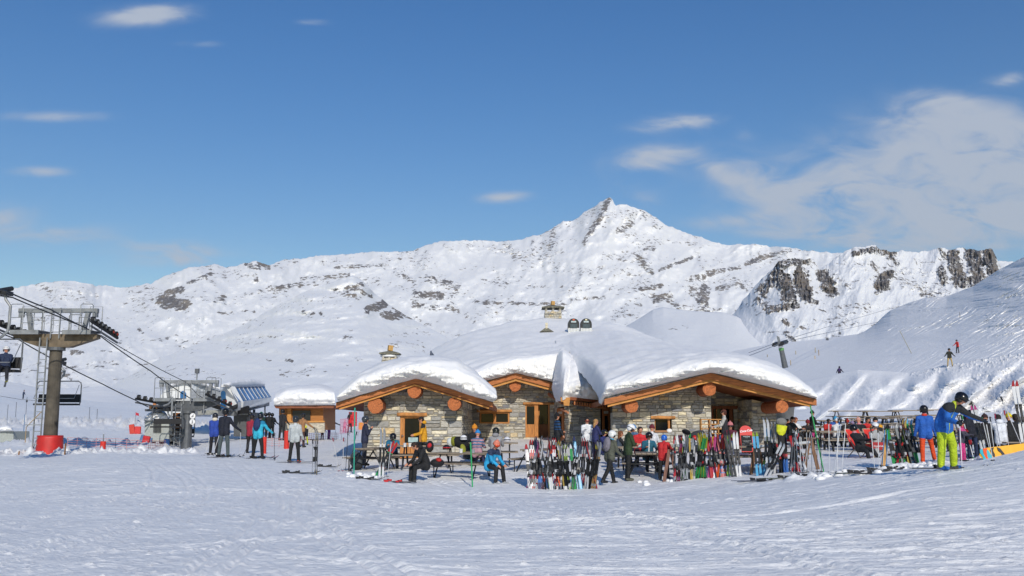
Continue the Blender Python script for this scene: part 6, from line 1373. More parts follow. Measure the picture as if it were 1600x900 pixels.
# snowboards
def board_(label, loc, L, W, mats, rz=0, stand=False):
    t = thing('snowboard', label, 'snowboard', loc, rz); mb = MB(); n = 24; ol = []
    for k in range(n+1):
        u = -1+2*k/n; hw = W/2*(1 if abs(u) < .82 else math.sqrt(max(0, 1-((abs(u)-.82)/.18)**2)))*(1-.05*(1-u*u)); ol.append((u*L/2, hw))
    lf = lambda x: .10*max(0, (abs(x)/(L/2)-.8)/.2)**2
    up = [Vector((x, -lf(x), W/2+h)) for x, h in ol]; dn_ = [Vector((x, -lf(x), W/2-h)) for x, h in ol]
    for k in range(n):
        mb.add([dn_[k], dn_[k+1], up[k+1], up[k], dn_[k]+Vector((0, .02, 0)), dn_[k+1]+Vector((0, .02, 0)), up[k+1]+Vector((0, .02, 0)), up[k]+Vector((0, .02, 0))], [(0, 1, 2, 3), (7, 6, 5, 4), (0, 4, 5, 1), (3, 2, 6, 7)], mats[0])
    mb.build('deck', t)
    return t
YEL = M('#f0b019', .35, 0, .04); Yb = 24.3
p = G(1592, Yb); a = P(1528, 702, Yb); L = 2.9
t = board_('long bright yellow snowboard on its edge at the right with orange, blue and black shapes', P(1618, 692, Yb)-Vector((0, 0, .30)), L, .33, [YEL], 0); t.rotation_euler = (R(-8), R(-7), 0)
def blob(mat, pts, name):
    mb = MB(); mb.prism([Vector((x, -.016-(.10*max(0, (abs(x)/(L/2)-.8)/.2)**2)-.004, z)) for x, z in pts], (0, .006, 0), mat); mb.build(name, t)
x0 = -L/2
TQ = M('#3fb3c0', .35, 0, .04); ORG = M('#ef5b28', .35, 0, .04); BK = M('#171717', .35, 0, .04)
blob(TQ, [(x0+0.034, .22), (x0+0.056, .30), (x0+0.146, .31), (x0+0.134, .2), (x0+0.168, .08), (x0+0.213, .02), (x0+0.078, .02), (x0+0.095, .10)], 'turquoise_shape')
blob(TQ, [(x0+0.235, .30), (x0+0.291, .26), (x0+0.336, .12), (x0+0.370, .02), (x0+0.246, .02), (x0+0.213, .12)], 'turquoise_shape')
blob(ORG, [(x0+0.151, .315), (x0+0.280, .315), (x0+0.246, .24), (x0+0.280, .12), (x0+0.235, .02), (x0+0.185, .05), (x0+0.146, .16)], 'orange_shape')
blob(BK, [(x0+0.336, .25), (x0+0.381, .31), (x0+0.448, .315), (x0+0.403, .24), (x0+0.426, .14), (x0+0.403, .05), (x0+0.370, .12)], 'black_shape'); blob(BK, [(x0+0.521, .31), (x0+0.594, .27), (x0+0.672, .12), (x0+0.683, .03), (x0+0.616, .06), (x0+0.588, .16), (x0+0.532, .22)], 'black_shape')
# poles and markers
def gp(px, Y, h=0, dx=0, dy=0): p = G(px, Y); return p+Vector((dx, dy, h))
def marker(px, Y, h, hexc, lab, dx=0, r=.022):
    a = gp(px, Y, -.1); mb = MB(); mb.tube([a, a+Vector((dx*.5, 0, h*.5)), a+Vector((dx, 0, h))], r, M(hexc, .5, 0, .1), 7); tag(mb.build('marker_pole'), lab, 'marker pole', 'tall green marker poles')
marker(553, 31.2, 2.25, '#2f9c84', 'tall turquoise green pole left of the end-on table', -.02); marker(738.5, 29.2, 1.42, '#2fa060', 'green pole standing before the slanting table', -.07); marker(1288, 28.0, 2.0, '#39a05c', 'long green pole leaning before the woman in pink trousers', -.32, .018)
def pp(lab, px, Y, h, dx1, dx2, c='#c8c8c8', grip='#1c1c1e', g=None, sp=.12, n=2): poles(lab, [gp(px, Y, -.03), gp(px, Y, -.03, sp)][:n], [gp(px, Y, h, dx1), gp(px, Y, h, sp+dx2)][:n], c, grip, g)
GP = 'ski poles standing in the snow'
pp('black poles with red grips planted left of the turquoise pole', 530, 33, 1.15, -.25, .0, '#c9c9cc', '#8c2030', GP); pp('black poles planted close to the turquoise pole', 540, 33.5, 1.35, .05, .25, '#33353a', '#1c1c1e', GP, .1); pp('grey poles planted beside the upright black and white skis', 488, 31.2, 1.1, -.02, .03, '#8c9096', '#1c1c1e', GP, .06, 1)
pp('silver poles by the white and green skis', 605, 30.8, 1.25, .12, .18, '#c9ccd0', '#2a2a2c', GP, .08, 1)
for i, (px, Y, h, a, b, c) in enumerate([(1296, 27.2, 1.5, .05, .28, '#d5d7da'), (1308, 27, 1.5, .1, .2, '#e0e0e2'), (1367, 26.4, 1.15, -.05, .02, '#d9dce0'), (1248, 28.4, 1.35, -.05, .3, '#b8bcc0'), (1252, 28.2, 1.2, .0, -.1, '#c9ccd0'), (1262, 28.2, 1.3, .02, .05, '#a9adb2'), (1277, 28, 1.0, .03, .02, '#40424a'), (1236, 28.6, 1.2, .1, .0, '#7d8288'), (1378, 26.6, 1.2, .15, .1, '#3b86b8')]):
    pp('%s pole pair between the yellow-patched bag and the pale-legged rack' % ['eighth','ninth','tenth','third','fourth','fifth','sixth','second','eleventh'][i], px, Y, h, a, b, c, '#1c1c1e', 'pole pairs before the terrace')
for i, (px, Y, h, a, c, gc, lab) in enumerate([(1541, 26, 1.5, -.30, '#2c3136', '#141416', 'black pole leaning left behind the tip of the yellow snowboard'), (1549, 26, 1.05, -.18, '#cfd2d4', '#2e7d4a', 'pole with a green grip behind the yellow snowboard'), (1554.5, 26, 1.05, -.06, '#d9dbdd', '#141416', 'white pole with a black grip behind the yellow snowboard'), (1566, 26, 1.1, -.12, '#d9d3d6', '#b03a58', 'pink and white pole behind the yellow snowboard'), (1577.5, 26, 1.15, -.06, '#d6d2d4', '#a8344a', 'red and white pole behind the yellow snowboard'), (1600, 26, 1.45, -.52, '#d8d8da', '#141416', 'long pole leaning left at the right edge')]):
    poles(lab, [gp(px, Y, .0)], [gp(px, Y, h, a)], c, gc, 'poles planted behind the yellow snowboard')
one('red and white skis towering at the right edge', 1601, 25.2, ('white','red','white'), 1.6, 3, -4, 10, 1, .06, dz=.22); one('pink and white skis standing right of the black-helmeted child', 1539, 26.5, ('white','pink','white'), 1.35, 3, -9, 30, 1, .05, dz=.1)
# small things on tables and snow
def lumpy(name, label, cat, loc, parts, group=None):
    mb = MB(); rn = random.Random(label)
    for (c, r, m1) in parts: mb.ell(c, r, m1, 12, 8, Euler((rn.uniform(-.4, .4), rn.uniform(-.4, .4), rn.uniform(0, 3))))
    o = bpy.data.objects.new(name, mb.mesh(name, None, True)); COL.objects.link(o); o.location = loc
    md = o.modifiers.new('d', 'SUBSURF'); md.levels = 1; md.render_levels = 1
    return tag(o, label, cat, group)
def tabletop(px, Y, dz=.785): return gp(px, Y, dz)
def hel(px, Y, z, c, lab, gog=None, rz=0):
    t = thing('ski_helmet', lab, 'helmet', gp(px, Y, z), R(rz), 'helmets left on the tables'); mb = MB(); mb.ell((0, 0, .04), (.125, .145, .125), M(c, .25, 0, .05), 18, 9, None, -.35, 1); mb.build('shell', t, smooth=True); mb = MB(); mb.tube([(.12*math.cos(x), .14*math.sin(x), .06) for x in np.linspace(-2.6, 1, 12)], .018, M(gog or '#1c1c1e', .3), 6); mb.build('goggle_band', t)
hel(724, 34.0, .98, '#e9e9ea', 'white helmet resting on a heap of black clothing'); hel(697, 31.8, .86, '#2a2526', 'dark helmet with a red band on the slanting table', '#b8262c'); hel(792, 34.8, .86, '#dcdce2', 'white helmet on the table at the right of the grey jacket', '#2a2a2c'); hel(1085, 32.2, .9, '#d9dade', 'white helmet lying on top of the long ski rack', '#222'+'222')
lumpy('jacket_heap', 'heap of black and olive jackets on the table under the white helmet', 'jackets', gp(719, 34.2, .86), [((0, 0, 0), (.34, .2, .2), M('#17181a', .9)), ((-.22, 0, .05), (.16, .16, .18), M('#7d7f22', .9)), ((.1, -.1, -.2), (.16, .1, .22), M('#8e9030', .9)), ((-.35, .0, .02), (.14, .12, .16), M('#c9ccc9', .9))])
lumpy('bag', 'black bag with red trim beside the seated man in black', 'bag', gp(683, 30.6, .55), [((0, 0, 0), (.26, .2, .14), M('#19191c', .8)), ((.05, -.1, .1), (.14, .1, .06), M('#b02a22', .8))]); lumpy('backpack', 'black and red backpack standing behind the seated man in black', 'backpack', gp(671, 31.8, .95), [((0, 0, 0), (.15, .14, .2), M('#1a1a1d', .8)), ((0, -.1, .03), (.07, .08, .09), M('#c0282e', .8))])
lumpy('jacket_heap', 'dark clothing heaped on the long table under the door', 'jackets', gp(653, 34.4, .86), [((0, 0, 0), (.3, .16, .07), M('#1d1e21', .9)), ((.3, 0, 0), (.2, .14, .06), M('#2b2c30', .9))])
lumpy('gear_heap', 'pile of helmets, gloves and coats on the table behind the long ski rack', 'gear', gp(1090, 32.8, .95), [((-.55, 0, .05), (.2, .15, .15), M('#5d2743', .9)), ((-.35, 0, .3), (.3, .15, .08), M('#202124', .9)), ((0, 0, .22), (.3, .15, .12), M('#3b3d41', .9)), ((.2, -.1, .1), (.16, .14, .16), M('#aab0b2', .9)), ((.38, 0, .05), (.22, .16, .14), M('#24252a', .9)), ((.55, -.1, .02), (.16, .12, .14), M('#c0a22a', .8)), ((.75, 0, .08), (.15, .1, .1), M('#22254a', .9)), ((-.1, -.2, .1), (.09, .08, .1), M('#d0281e', .4))])
lumpy('plastic_bag', 'white plastic bag with red print hanging on the end of the long rack', 'bag', gp(1144.5, 30.2, .9), [((0, 0, 0), (.16, .1, .22), M('#e4e0e2', .5)), ((.03, -.08, .02), (.04, .04, .12), M('#cf5a62', .6)), ((0, 0, .22), (.09, .07, .08), M('#d8402c', .6))])
lumpy('green_bag', 'grey green bag lying on the snow behind the navy man', 'bag', gp(556, 34.5, .35), [((0, 0, 0), (.2, .25, .32), M('#4b5157', .9)), ((.05, 0, -.2), (.2, .25, .15), M('#2c2e31', .9))])
for i, (px, Y, c, lab) in enumerate([(632, 34.3, '#d9dbe0', 'clear jar at the left on the long table'), (650, 34.3, '#4a4a58', 'dark tumbler on the long table'), (640, 34.2, '#e8e4da', 'white napkin box on the long table'), (617, 34.2, '#c98a50', 'orange juice glass before the teal man'), (739, 31.3, '#9aa0a6', 'grey mug on the slanting table'), (720, 31.4, '#e6e6e6', 'small white cup on the slanting table'), (1000, 33.6, '#e6e6e6', 'white cup on the table before the red jacket')]):
    mb = MB(); a = tabletop(px, Y); mb.tube([(0, 0, 0), (0, 0, .14)], [.05, .055], M(c, .3), 10); o = mb.build('cup'); o.location = a; tag(o, lab, 'cup', 'cups and jars on the tables')
mb = MB(); a = gp(737, 37.0, 0); mb.tube([a, a+Vector((0, 0, .85))], [.33, .36], M('#2e3033', .7), 18); mb.tube([a+Vector((0, 0, .85)), a+Vector((0, 0, .92))], [.37, .37], M('#222326', .6), 18); tag(mb.build('waste_bin'), 'round dark waste bin by the corner of the left gable', 'bin')
# trampled snow lumps along the edge
lm = MB(); rn = random.Random(8)
for i in range(150):
    r_ = rn.random()
    px = rn.uniform(1270, 1470) if r_ < .55 else rn.choice([rn.uniform(540, 590), rn.uniform(990, 1060), rn.uniform(1500, 1600)]); Y = 26.6+rn.uniform(-1.2, .5) if px > 1270 else rn.uniform(30, 32)
    s_ = rn.uniform(.03, .11); lm.ell(gp(px, Y, s_*.2), (s_*1.5, s_, s_*.8), SNOW, 7, 5, Euler((0, 0, rn.uniform(0, 3))))
o = lm.build('snow_clods', smooth=True); tag(o, kind='stuff')
# ================================================================ PEOPLE PLACED
SITL = (84, 7, 78); 
def at(px, Y, dz=0): return G(px, Y, dz)
def worn(label, feet, face, c, loc=None, L=1.65):
    m_ = (feet[-1]+feet[1])/2; z = gz(m_.x, m_.y); return ski_pair(label, Vector((m_.x, m_.y, z+.01)), 'flat', tuple(CW[q] for q in c), '#26262a', L, face, style=0, gap=.13, seed=5)
def heldpoles(label, hands, face, back=.15, c='#c8c8c8', spread=.1, n=(-1, 1), fwd=0):
    tips = []; tops = []; f = Vector((math.sin(R(face)), math.cos(R(face)), 0)); r_ = Vector((f.y, -f.x, 0))
    for k in n:
        h = hands[k]; g_ = h+Vector((0, 0, .06)); q = h+f*(fwd-back)+r_*k*spread; tips.append(Vector((q.x, q.y, gz(q.x, q.y)+.0))); tops.append(g_)
    return poles(label, tips, tops, c)
# --- left group by the lift
t, h, f, s = person('skier in a royal blue jacket with a white fur hood, seen from behind', at(333, 39.5), 8, 1.7, 4, (10, -20), (25, 14, 30), (20, 14, 30), (4, 5, 6), (0, 5, 3), jacket='#2846a0', pants='#1b1b22', boots='#e4e2dc', hat='helmet', hatc='#2b2b30', hood='#d8cdb8')
heldpoles('poles of the skier in royal blue', h, 8, .1, '#d8d8d8', .16); worn('skis under the skier in royal blue', f, 8, ('white', 'red', 'black'))
t, h, f, s = person('tall skier in a black navy jacket and grey green trousers facing the lift', at(349, 37.2), 12, 1.85, 3, (0, 0), (14, 14, 25), (22, 26, 30), (0, 8, 2), (0, 8, 2), jacket='#181c2b', pants='#4b5558', hat='helmet', hatc='#16161a', goggles='!#b99a50')
heldpoles('poles of the tall skier in navy', h, 12, .25, '#c4c4c8', .15); worn('skis under the tall skier in navy', f, 20, ('grey', 'white', 'black'))
t, h, f, s = person('skier in a turquoise jacket with a dark blue backpack, black trousers', at(402, 38), 20, 1.78, 8, (10, 0), (20, 28, 25), (20, 30, 25), (6, 12, 8), (2, 12, 6), jacket='#35b4d3', pants='#18181b', boots='#22242a', hat='helmet', hatc='#20242c', pack='#223460', yoke='#1c7fa6')
heldpoles('poles of the skier with the dark blue backpack', h, 20, .3, '#40424a', .25); worn('dark red skis under the skier with the dark blue backpack', f, 45, ('red', 'black', 'red'))
person('skier in a dark red jacket and black trousers waiting left of the turquoise jacket', at(391, 44.5), 10, 1.75, 4, (5, 0), (20, 14, 40), (15, 12, 35), jacket='#9a2338', pants='#1a1518', hat='helmet', hatc='#2a2320', goggles='!#c9a33c')
t, h, f, s = person('skier in a pale grey jacket, black trousers and red ski boots seen from behind', at(459.5, 37.3), 8, 1.75, 2, (5, -15), (5, 12, 20), (8, 10, 25), (0, 8, 2), (0, 8, 2), jacket='#b9bfc0', pants='#18191c', boots='#d8421f', hat='helmet', hatc='#2e3034', yoke='#c3c8c9')
worn('lime and white skis under the skier in pale grey', f, 75, ('lime', 'white', 'black'))
t, h, f, s = person('skier in a light brown jacket and dark brown trousers leaning on one pole', at(470.5, 50), 30, 1.72, 8, (5, 0), (15, 12, 20), (30, 35, 15), (4, 8, 6), (0, 8, 4), jacket='#a3764f', pants='#4a2f2b', hat='helmet', hatc='#2b2622', goggles='!#b5a26a')
heldpoles('poles of the skier in light brown', h, 30, -.1, '#8a8a8e', .1, (1,))
person('child in black with a yellow backpack in front of the wooden hut', at(477.5, 52), 330, 1.05, 12, (10, 0), (30, 12, 30), (30, 12, 30), (10, 10, 12), (10, 10, 12), jacket='#1d1f22', pants='#c8d12c', hat='helmet', hatc='#d8dc3a', vox=.022)
person('dark dressed skier standing at the left corner of the wooden hut', at(440, 57), 20, 1.8, 3, (0, 0), (20, 10, 40), (15, 10, 30), jacket='#242226', pants='#1a1a1d', hat='helmet', hatc='#1a1a1c', vox=.025)
for i, (px, Y, j, hc, lab) in enumerate([(407, 63, '#1d3f33', '#2f5f3c', 'skier in dark green in the lift queue below the station'), (419, 64, '#18191c', '#222225', 'left of the two black figures queuing near the hut'), (423.5, 66, '#141518', '#1d1d20', 'right of the two black figures queuing near the hut'), (413, 66, '#1f3f66', '#22242a', 'skier in dark blue waiting in the lift queue'), (388, 62, '#3a3d45', '#202124', 'grey skier in the lift queue left of the dark green one')]):
    person(lab, at(px, Y), 340+i*15, 1.75, 6, (5, 0), (25, 18, 35), (25, 18, 35), jacket=j, pants='#17181b', hat='helmet', hatc=hc, vox=.03, group='skiers queuing at the lift')
t, h, f, s = person('child in a magenta jacket and black trousers beside an adult in purple trousers', at(503, 66), 50, 1.15, 6, (5, 0), (15, 18, 20), (15, 18, 20), (4, 12, 6), (4, 12, 6), jacket='#8e2a8c', pants='#1d1a22', hat='helmet', hatc='#2c2a30', vox=.028)
t, h, f, s = person('adult in a dark jacket and purple trousers bending to the right on the piste', at(513, 65), 60, 1.72, 22, (10, 0), (35, 14, 15), (50, 18, 15), (10, 8, 12), (4, 8, 10), jacket='#2d3140', pants='#9b4a9c', hat='beanie', hatc='#8f969e', vox=.024)
heldpoles('poles of the adult in purple trousers', h, 60, -.15, '#9a9aa0', .1)
t, h, f, s = person('small child dressed all in pink skiing beside the red jacket', at(538, 84), 40, 1.15, 6, (0, 0), (15, 25, 15), (15, 25, 15), (8, 18, 10), (2, 18, 6), jacket='#d67aa0', pants='#d8406c', hat='helmet', hatc='#d8a0b8', vox=.03)
t, h, f, s = person('skier in a red jacket with a black backpack and black trousers on the far piste', at(546, 84), 40, 1.8, 8, (0, 0), (15, 22, 20), (15, 22, 20), (8, 14, 12), (2, 14, 8), jacket='#c8272b', pants='#1c1a1d', hat='helmet', hatc='#3b3f2c', pack='#1c1c20', vox=.03)
person('distant skier in bright blue trousers between the hut and the left gable', at(519, 128), 60, 1.8, 8, (0, 0), (10, 15, 20), (10, 15, 20), (8, 8, 12), (0, 8, 8), jacket='#3b5f9a', pants='#2554b8', hat='helmet', hatc='#2c3a50', vox=.04)
person('tiny distant skier on the far piste at the left edge', at(36, 180), 90, 1.75, 8, (0, 0), (10, 15, 20), (10, 15, 20), jacket='#33415c', pants='#2b3346', hat='beanie', hatc='#22262e', vox=.05)
# riders on the near chair
for i, (dx, j, hc, lab) in enumerate([(.16, '#23304e', '#d9d9da', 'rider in dark blue on the occupied chair, white helmet'), (-.32, '#d5d6da', '#e6e6e6', 'rider in white and black at the far left of the occupied chair')]):
    p = chair1.location+Vector((dx+.12, -.15, -2.95))
    t, h, f, s = person(lab, p, 170 if i else 160, 1.72, -4, (0, 10), (45, 10, 30), (45, 12, 30), (80, 6, 72), (80, 6, 76), sit=.05, jacket=j, pants='#1b1d26', boots='#c9c23a', hat='helmet', hatc=hc, goggles='#7a2a3a')
    tt = ski_pair('skis hanging from the boots of the rider in %s' % ('white and black' if i else 'dark blue'), (f[-1]+f[1])/2-Vector((0, 0, .12)), 'flat', (CW['black'], CW['grey'], CW['red']), '#26262a', 1.6, 150, style=0, gap=.13); tt.rotation_euler = (R(10), 0, R(-(150)))
# --- left gable
person('man in navy with his hand at his mouth beside the end-on table', at(569, 35.2), 75, 1.76, 2, (-4, 0), (12, 6, 128, 25), (15, 6, 135, 30), (0, 5, 2), (0, 5, 2), jacket='#282c44', pants='#4a4a52', hat='helmet', hatc='#3a3f44', hands='skin', z_off=.12)
person('man in a teal jacket bowed over his plate behind the long table', at(613, 35.35), 172, 1.72, 24, (35, 0), (45, 10, 65, 20), (45, 10, 65, 20), SITL, SITL, sit=.45, jacket='#1f6f92', pants='#26282c', hat='helmet', hatc='#1c1c20', hands='skin')
person('man in a yellow jacket with black panels standing at the door, head down', at(662, 36.4), 262, 1.75, 6, (28, 0), (18, 6, 55, 12), (18, 6, 60, 12), jacket='#e0a01e', pants='#2a2c31', hair='#231c18', hands='skin', vest='#e0a01e', yoke='#1f2023', stripe=None, hood='#e0a01e')
person('man in black with dark hair seated hunched over his hands on the bench end', at(664, 30.2), 236, 1.78, 30, (38, 0), (22, 4, 42, 16), (22, 4, 42, 16), (80, 5, 74), (76, 7, 76), sit=.45, jacket='#1b1b1d', pants='#1c1c1e', boots='#1f1f20', hair='#33231b', hands='skin', hood=True)
person('person with an orange beanie and black jacket seated behind the striped sweater', at(741, 35.8), 165, 1.74, 8, (5, 30), (40, 10, 60, 10), (40, 10, 60, 10), SITL, SITL, sit=.45, jacket='#1e1f22', pants='#22242a', hat='beanie', hatc='#d98a25', hands='skin')
person('person in a striped pink and blue sweater and bright blue hat', at(745, 34.1), 10, 1.66, 10, (14, 0), (30, 12, 55, 15), (30, 12, 55, 15), SITL, SITL, sit=.45, jacket='#b58a92', stripe='#44688c', vest=None, pants='#262a50', hat='beanie', hatc='#2f86c8')
person('person in a pale grey jacket with a black and lime helmet', at(774, 34.1), 5, 1.76, 12, (10, 0), (30, 12, 55, 15), (30, 12, 55, 15), SITL, SITL, sit=.5, jacket='#9b9a9c', pants='#2c2d31', hat='helmet', hatc='#23261f', hood='#8c8b8e', goggles='!#b8d42a')
person('man in bright cyan with red goggles seated at the slanting table', at(765, 30.5), 132, 1.78, 24, (22, 10), (22, 4, 34, 14), (22, 4, 34, 14), (80, 5, 72), (78, 7, 78), sit=.45, jacket='#2aa4d8', pants='#1d1e22', boots='#a9abad', hat='beanie', hatc='#d8806a', goggles='#d8471c', hands='skin', yoke='#2b3a58')
# --- middle terrace
person('waiter in black with light blue patches and a dark cap standing by the entrance', at(871, 40.5), 75, 1.82, 0, (-2, 0), (12, 8, 60, 12), (8, 8, 20), (0, 7, 0), (4, 7, 4), jacket='#15181f', pants='#141517', stripe='#1d4b7a', hat='beanie', hatc='#14151a', hands='skin', hair='#1d1815')
person('person in a white jacket and black trousers standing behind the first ski rack', at(917.5, 38.5), 175, 1.68, 5, (15, 0), (30, 8, 85, 22), (30, 8, 85, 22), jacket='#e6e8ea', pants='#1b1c1f', hair='#241a16', gloves='#d0d0d0', goggles='#7a2a26')
person('woman with long blonde hair in a dark blue coat standing beside the white jacket', at(930.5, 38), 70, 1.62, 3, (5, 0), (25, 8, 70, 15), (25, 8, 70, 15), jacket='#2b3060', pants='#2a2440', hair='#b78a55', hood='longhair', hands='skin')
person('child in navy with goggles pushed up, sitting left of the walking skier', at(940.5, 36), 120, 1.5, 12, (5, 0), (45, 10, 60, 15), (45, 10, 60, 15), SITL, SITL, sit=.5, jacket='#2b3472', pants='#26272c', hat='helmet', hatc='#1b1b22', goggles='!#c9b76a', hands='skin')
person('skier in olive and black with a grey backpack and white helmet walking right', at(953, 30.6), 55, 1.72, 10, (12, 0), (10, 10, 25), (12, 8, 40), (24, 4, 8), (-22, 4, 14), jacket='#55584c', pants='#17181a', hat='helmet', hatc='#e6e6e4', pack='#7a7680', collar='#2ba3c9')
person('woman with brown hair in a grey vest seated left of the green jacket', at(966, 34.8), 80, 1.66, 10, (0, 0), (40, 8, 80, 10), (40, 8, 80, 10), SITL, SITL, sit=.46, jacket='#1d1e22', vest='#4a5564', pants='#24262b', hair='#7a4a2b', hood='longhair', hands='skin')
t, h, f, s = person('man in a dark green jacket and white helmet standing with his arms folded', at(982, 31.4), 78, 1.80, 6, (28, 0), (22, 4, 72, 62), (20, 4, 80, 60), (2, 5, 4), (-4, 5, 0), jacket='#2c3f22', pants='#1a1b1c', boots='#565648', hat='helmet', hatc='#e8e8e8', goggles='#d85a28', hands='skin')
person('dark haired man in a red jacket seated facing the viewer behind the table', at(1000, 35.0), 178, 1.82, 8, (14, -10), (30, 12, 60, 20), (30, 12, 60, 20), SITL, SITL, sit=.46, jacket='#cf2b30', pants='#22242a', hair='#2e221c', hands='skin')
person('person in teal with white stripes seated beside the man in the red jacket', at(1013, 33.3), 172, 1.72, 14, (14, 0), (40, 14, 65, 22), (40, 14, 65, 22), SITL, SITL, sit=.46, jacket='#1f5f74', pants='#1d1e22', hat='helmet', hatc='#1b1b1e', goggles='!#5a3a2a', hands='skin', yoke='#20637a', zipc='#dfe5e8')
person('person with a light blue hat seen behind the green jacket', at(992, 36.6), 200, 1.7, 8, (10, 0), (30, 12, 60, 20), (30, 12, 60, 20), SITL, SITL, sit=.46, jacket='#4a6a8a', pants='#22242a', hat='beanie', hatc='#3f86c0')
person('person in white with a dark red beanie seated turned away', at(1018.5, 35.6), 30, 1.74, 6, (10, 0), (30, 8, 60, 10), (30, 8, 60, 10), SITL, SITL, sit=.46, jacket='#e2e3e6', pants='#2a2c31', hat='beanie', hatc='#6f2430')
person('child in a red jacket and shiny blue helmet standing at a table', at(1037.5, 31.0), 25, 1.42, 12, (12, 0), (25, 8, 45, 10), (45, 12, 45, 5), (0, 6, 4), (4, 6, 4), jacket='#c2282a', pants='#18191b', hat='helmet', hatc='#2b67c8', bulk=1.15)
person('waitress in a dark vest with sunglasses standing at the wooden shelf', at(1134, 37.0), 285, 1.72, 2, (5, 0), (25, 8, 55, 12), (25, 8, 55, 12), jacket='#b9b6ae', vest='#26282c', pants='#2a2b30', hair='#5a2c1c', goggles='#1c1c1e', hands='skin')
person('person in maroon with a pink beanie and sunglasses seated behind the long rack', at(1142.5, 34.4), 190, 1.7, 8, (10, 0), (30, 12, 60, 15), (30, 12, 60, 15), SITL, SITL, sit=.5, jacket='#5c1f30', pants='#2a2228', hat='beanie', hatc='#c97a7c', goggles='#2a2020')
# --- right terrace
person('woman in a black top and bright pink trousers standing between the tables', at(1270.5, 48.5), 80, 1.72, 3, (0, 0), (20, 10, 60, 12), (20, 10, 60, 12), (2, 4, 4), (-6, 4, 0), jacket='#16171a', pants='#c03a80', hat='beanie', hatc='#1a1a1d', vox=.022)
RT = [(1233.5, 40.6, 150, '#1d2022', None, 'hair', '#1d1815', 'person in black leaning on the table left of the brown haired woman'), (1241, 41.6, 160, '#e3e4e6', None, 'hair', '#7a3f26', 'woman with brown hair in a white jacket on the right terrace'),
 (1262, 47, 185, '#2a2226', None, 'beanie', '#7d1f2c', 'person with a dark red beanie behind the pink trousers'), (1294, 48, 175, '#cf2f28', None, 'hair', '#241a18', 'person in a red jacket bowed over the far table'),
 (1306, 50, 190, '#2a5fb0', None, 'beanie', '#3fa0d0', 'person with a light blue hat in a blue jacket at the far table'), (1309, 46.6, 20, '#e6e7ea', None, 'beanie', '#e0e0e4', 'person in a white jacket seated with the back to the viewer'),
 (1324, 46.2, 190, '#26201f', None, 'beanie', '#b02a22', 'person in dark brown with a small red hat'), (1328, 42.6, 100, '#2a66b0', None, 'beanie', '#8a7a98', 'child in a blue jacket and patterned beanie'),
 (1346, 38.9, 5, '#1a1b1e', '#d98a98', 'beanie', '#d09a8a', 'person in black with a pink scarf and pale pink beanie, back to the viewer'), (1354, 40.4, 165, '#cf2d2e', None, 'hair', '#2a221c', 'dark haired man in a red jacket facing the viewer on the right terrace'),
 (1373, 39.2, 5, '#1f2024', None, 'beanie', '#17181a', 'person with yellow shoulders and a black beanie, back to the viewer'), (1226, 43.8, 130, '#24262c', None, 'hair', '#3a2a20', 'seated person right of the stone pillar in the shade')]
for i, (px, Y, fc, j, col_, kind, kc, lab) in enumerate(RT):
    kw = dict(hair=kc) if kind == 'hair' else dict(hat='beanie', hatc=kc)
    if 'yellow shoulders' in lab: kw['yoke'] = '#e0a028'
    if 'red jacket bowed' in lab: kw['vest'] = '#c02a2a'
    person(lab, at(px, Y), fc, 1.45 if 'child' in lab else 1.74, 14 if i % 2 else 20, (12, 0), (38, 12, 62, 18), (38, 12, 62, 18), SITL, SITL, sit=.47, jacket=j, pants='#22242a', collar=col_, hands='skin', vox=.022, **kw)
person('person in black with a pink scarf reclining in the left red deck chair', at(1345.5, 33.0), 150, 1.72, -28, (34, 0), (55, 8, 40, 10), (55, 8, 40, 10), (76, 8, 40), (70, 8, 50), sit=.32, jacket='#1c1d20', pants='#1c1d20', boots='#c9c9cc', hat='helmet', hatc='#141416', goggles='!#222226', collar='#c98a98')
person('person in pale grey with a white helmet sitting in the right red deck chair', at(1372, 33.3), 185, 1.72, -16, (30, 0), (45, 8, 45, 15), (45, 8, 45, 15), (72, 8, 50), (72, 8, 50), sit=.34, jacket='#a9a9a8', pants='#b5b4b2', boots='#dcdcdc', hat='helmet', hatc='#e4e4e4', goggles='!#3a2f22')
t, h, f, s = person('skier in a blue jacket and orange trousers with a black helmet, seen from behind', at(1449, 27.0), 12, 1.62, 2, (4, 0), (4, 12, 12), (4, 14, 18), (0, 3, 2), (26, 14, 26), jacket='#2460b8', pants='#e8501c', boots='#e8e8ea', hat='helmet', hatc='#1d1b1e', collar='#d8402a', vox=.014)
# the tall skier in front
L0 = at(1479, 22.0)
t, h, f, s = person('skier in a blue jacket and lime trousers bending over his poles', L0, 142, 1.88, 33, (30, -30), (34, 42, 24, -6), (14, 22, 62, 10), (12, 10, 16), (2, 9, 6), jacket='#2368c0', pants='#b6cc22', boots='#2a66b8', gloves='#1c2a38', hat='helmet', hatc='#16161a', yoke='#1f2227', zipc='#b9c832', vox=.012, bulk=1.2, knee=None, twist=-8)
heldpoles('white poles held by the bending skier in lime trousers', h, 142, -.05, '#d8d8dc', .12); worn('black skis under the bending skier in lime trousers', f, 100, ('black', 'grey', 'white'), L=1.6)
t, h, f, s = person('small child in a grey and pink jacket, pink trousers and black helmet', at(1504.5, 25.6), 130, 1.08, 5, (0, 0), (30, 14, 55, 10), (30, 14, 55, 10), (4, 8, 4), (2, 8, 2), jacket='#4d4a58', pants='#d03c82', hat='helmet', hatc='#1d1c20', goggles='#b02838', collar='#d8406c', yoke='#d04a88')
person('child in black with light blue goggles and a black helmet behind the pink child', at(1521, 28.4), 175, 1.42, 2, (0, 0), (15, 10, 40), (15, 10, 40), jacket='#1b1f2c', pants='#1c2a4a', hat='helmet', hatc='#17181b', goggles='#58b4d8', collar='#4a9ac8')
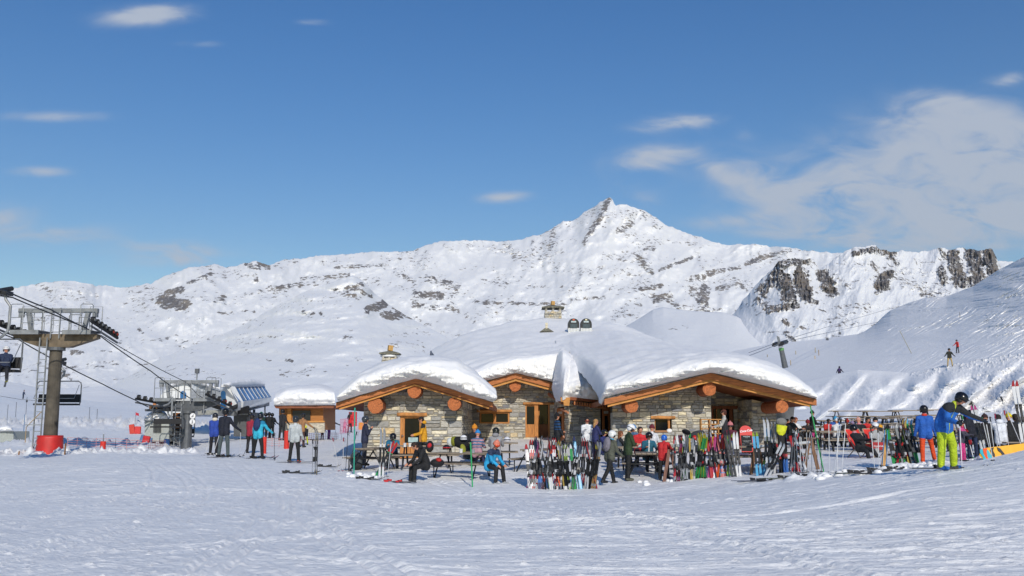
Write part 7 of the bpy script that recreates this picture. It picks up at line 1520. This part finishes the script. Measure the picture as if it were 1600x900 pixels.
for i, (px, Y, fc, j, kind, kc, kw, lab) in enumerate([(1545.5, 31.2, 10, '#1f1c1e', 'beanie', '#3a2424', {}, 'person in a black jacket left of the white jacket behind the snowboard'), (1557, 32.6, 160, '#2c4a8c', 'hair', '#2a2420', {}, 'person in a blue jacket partly hidden behind the white jacket'), (1566.5, 31, 8, '#e4e6ea', 'hair', '#2a221f', {'hood': True}, 'person in a white hooded jacket seated behind the yellow snowboard'),
     (1584, 31, 5, '#191a1c', 'beanie', '#d8c422', {'vest': '#191a1c'}, 'person in black and green with a yellow beanie seated at the right'), (1596, 31.2, 350, '#1f1d1c', 'hair', '#241c18', {}, 'person in dark brown at the right edge'), (1511, 34, 170, '#2a2c31', 'beanie', '#a82a2a', {}, 'person with a red hat seated behind the pink child'), (1539, 33.5, 180, '#8f1f2c', 'hair', '#2a2220', {}, 'person in dark red facing the viewer behind the snowboard')]):
    k2 = dict(hair=kc) if kind == 'hair' else dict(hat='beanie', hatc=kc); k2.update(kw)
    person(lab, at(px, Y), fc, 1.74, 14, (10, 0), (38, 12, 62, 18), (38, 12, 62, 18), SITL, SITL, sit=.5, jacket=j, pants='#24262b', hands='skin', vox=.02, **k2)
# --- skiers on the right slope
for (px, row, j, pt_, hc, fc, lab, pk) in [(1484.5, 573, '#2a2a20', '#b9a06a', '#22221e', 200, 'skier in a dark olive jacket and beige trousers on the right slope', None), (1497, 551.5, '#d8322a', '#1c1c22', '#22242c', 250, 'skier in a red jacket and black trousers higher on the right slope', None), (1312, 590, '#2a2238', '#22202a', '#22202a', 30, 'dark figure with a purple backpack behind the snow bank', '#3c2a5c')]:
    p = on_slope(px, row)
    Yp = p.y
    if 'purple' in lab: p = P(px, 589, 104); p.z -= .35; Yp = 104
    hgt = min(2.2, max(1.5, {'skier in a dark olive jacket and beige trousers on the right slope': 29, 'skier in a red jacket and black trousers higher on the right slope': 21}.get(lab, 22)/1500*Yp)); print('SLOPE', lab, Yp, hgt)
    t, h, f, s = person(lab, p, fc, hgt, 10, (5, 0), (20, 28, 30), (20, 28, 30), (16, 10, 24), (12, 10, 22), jacket=j, pants=pt_, hat='helmet', hatc=hc, pack=pk, vox=.03)
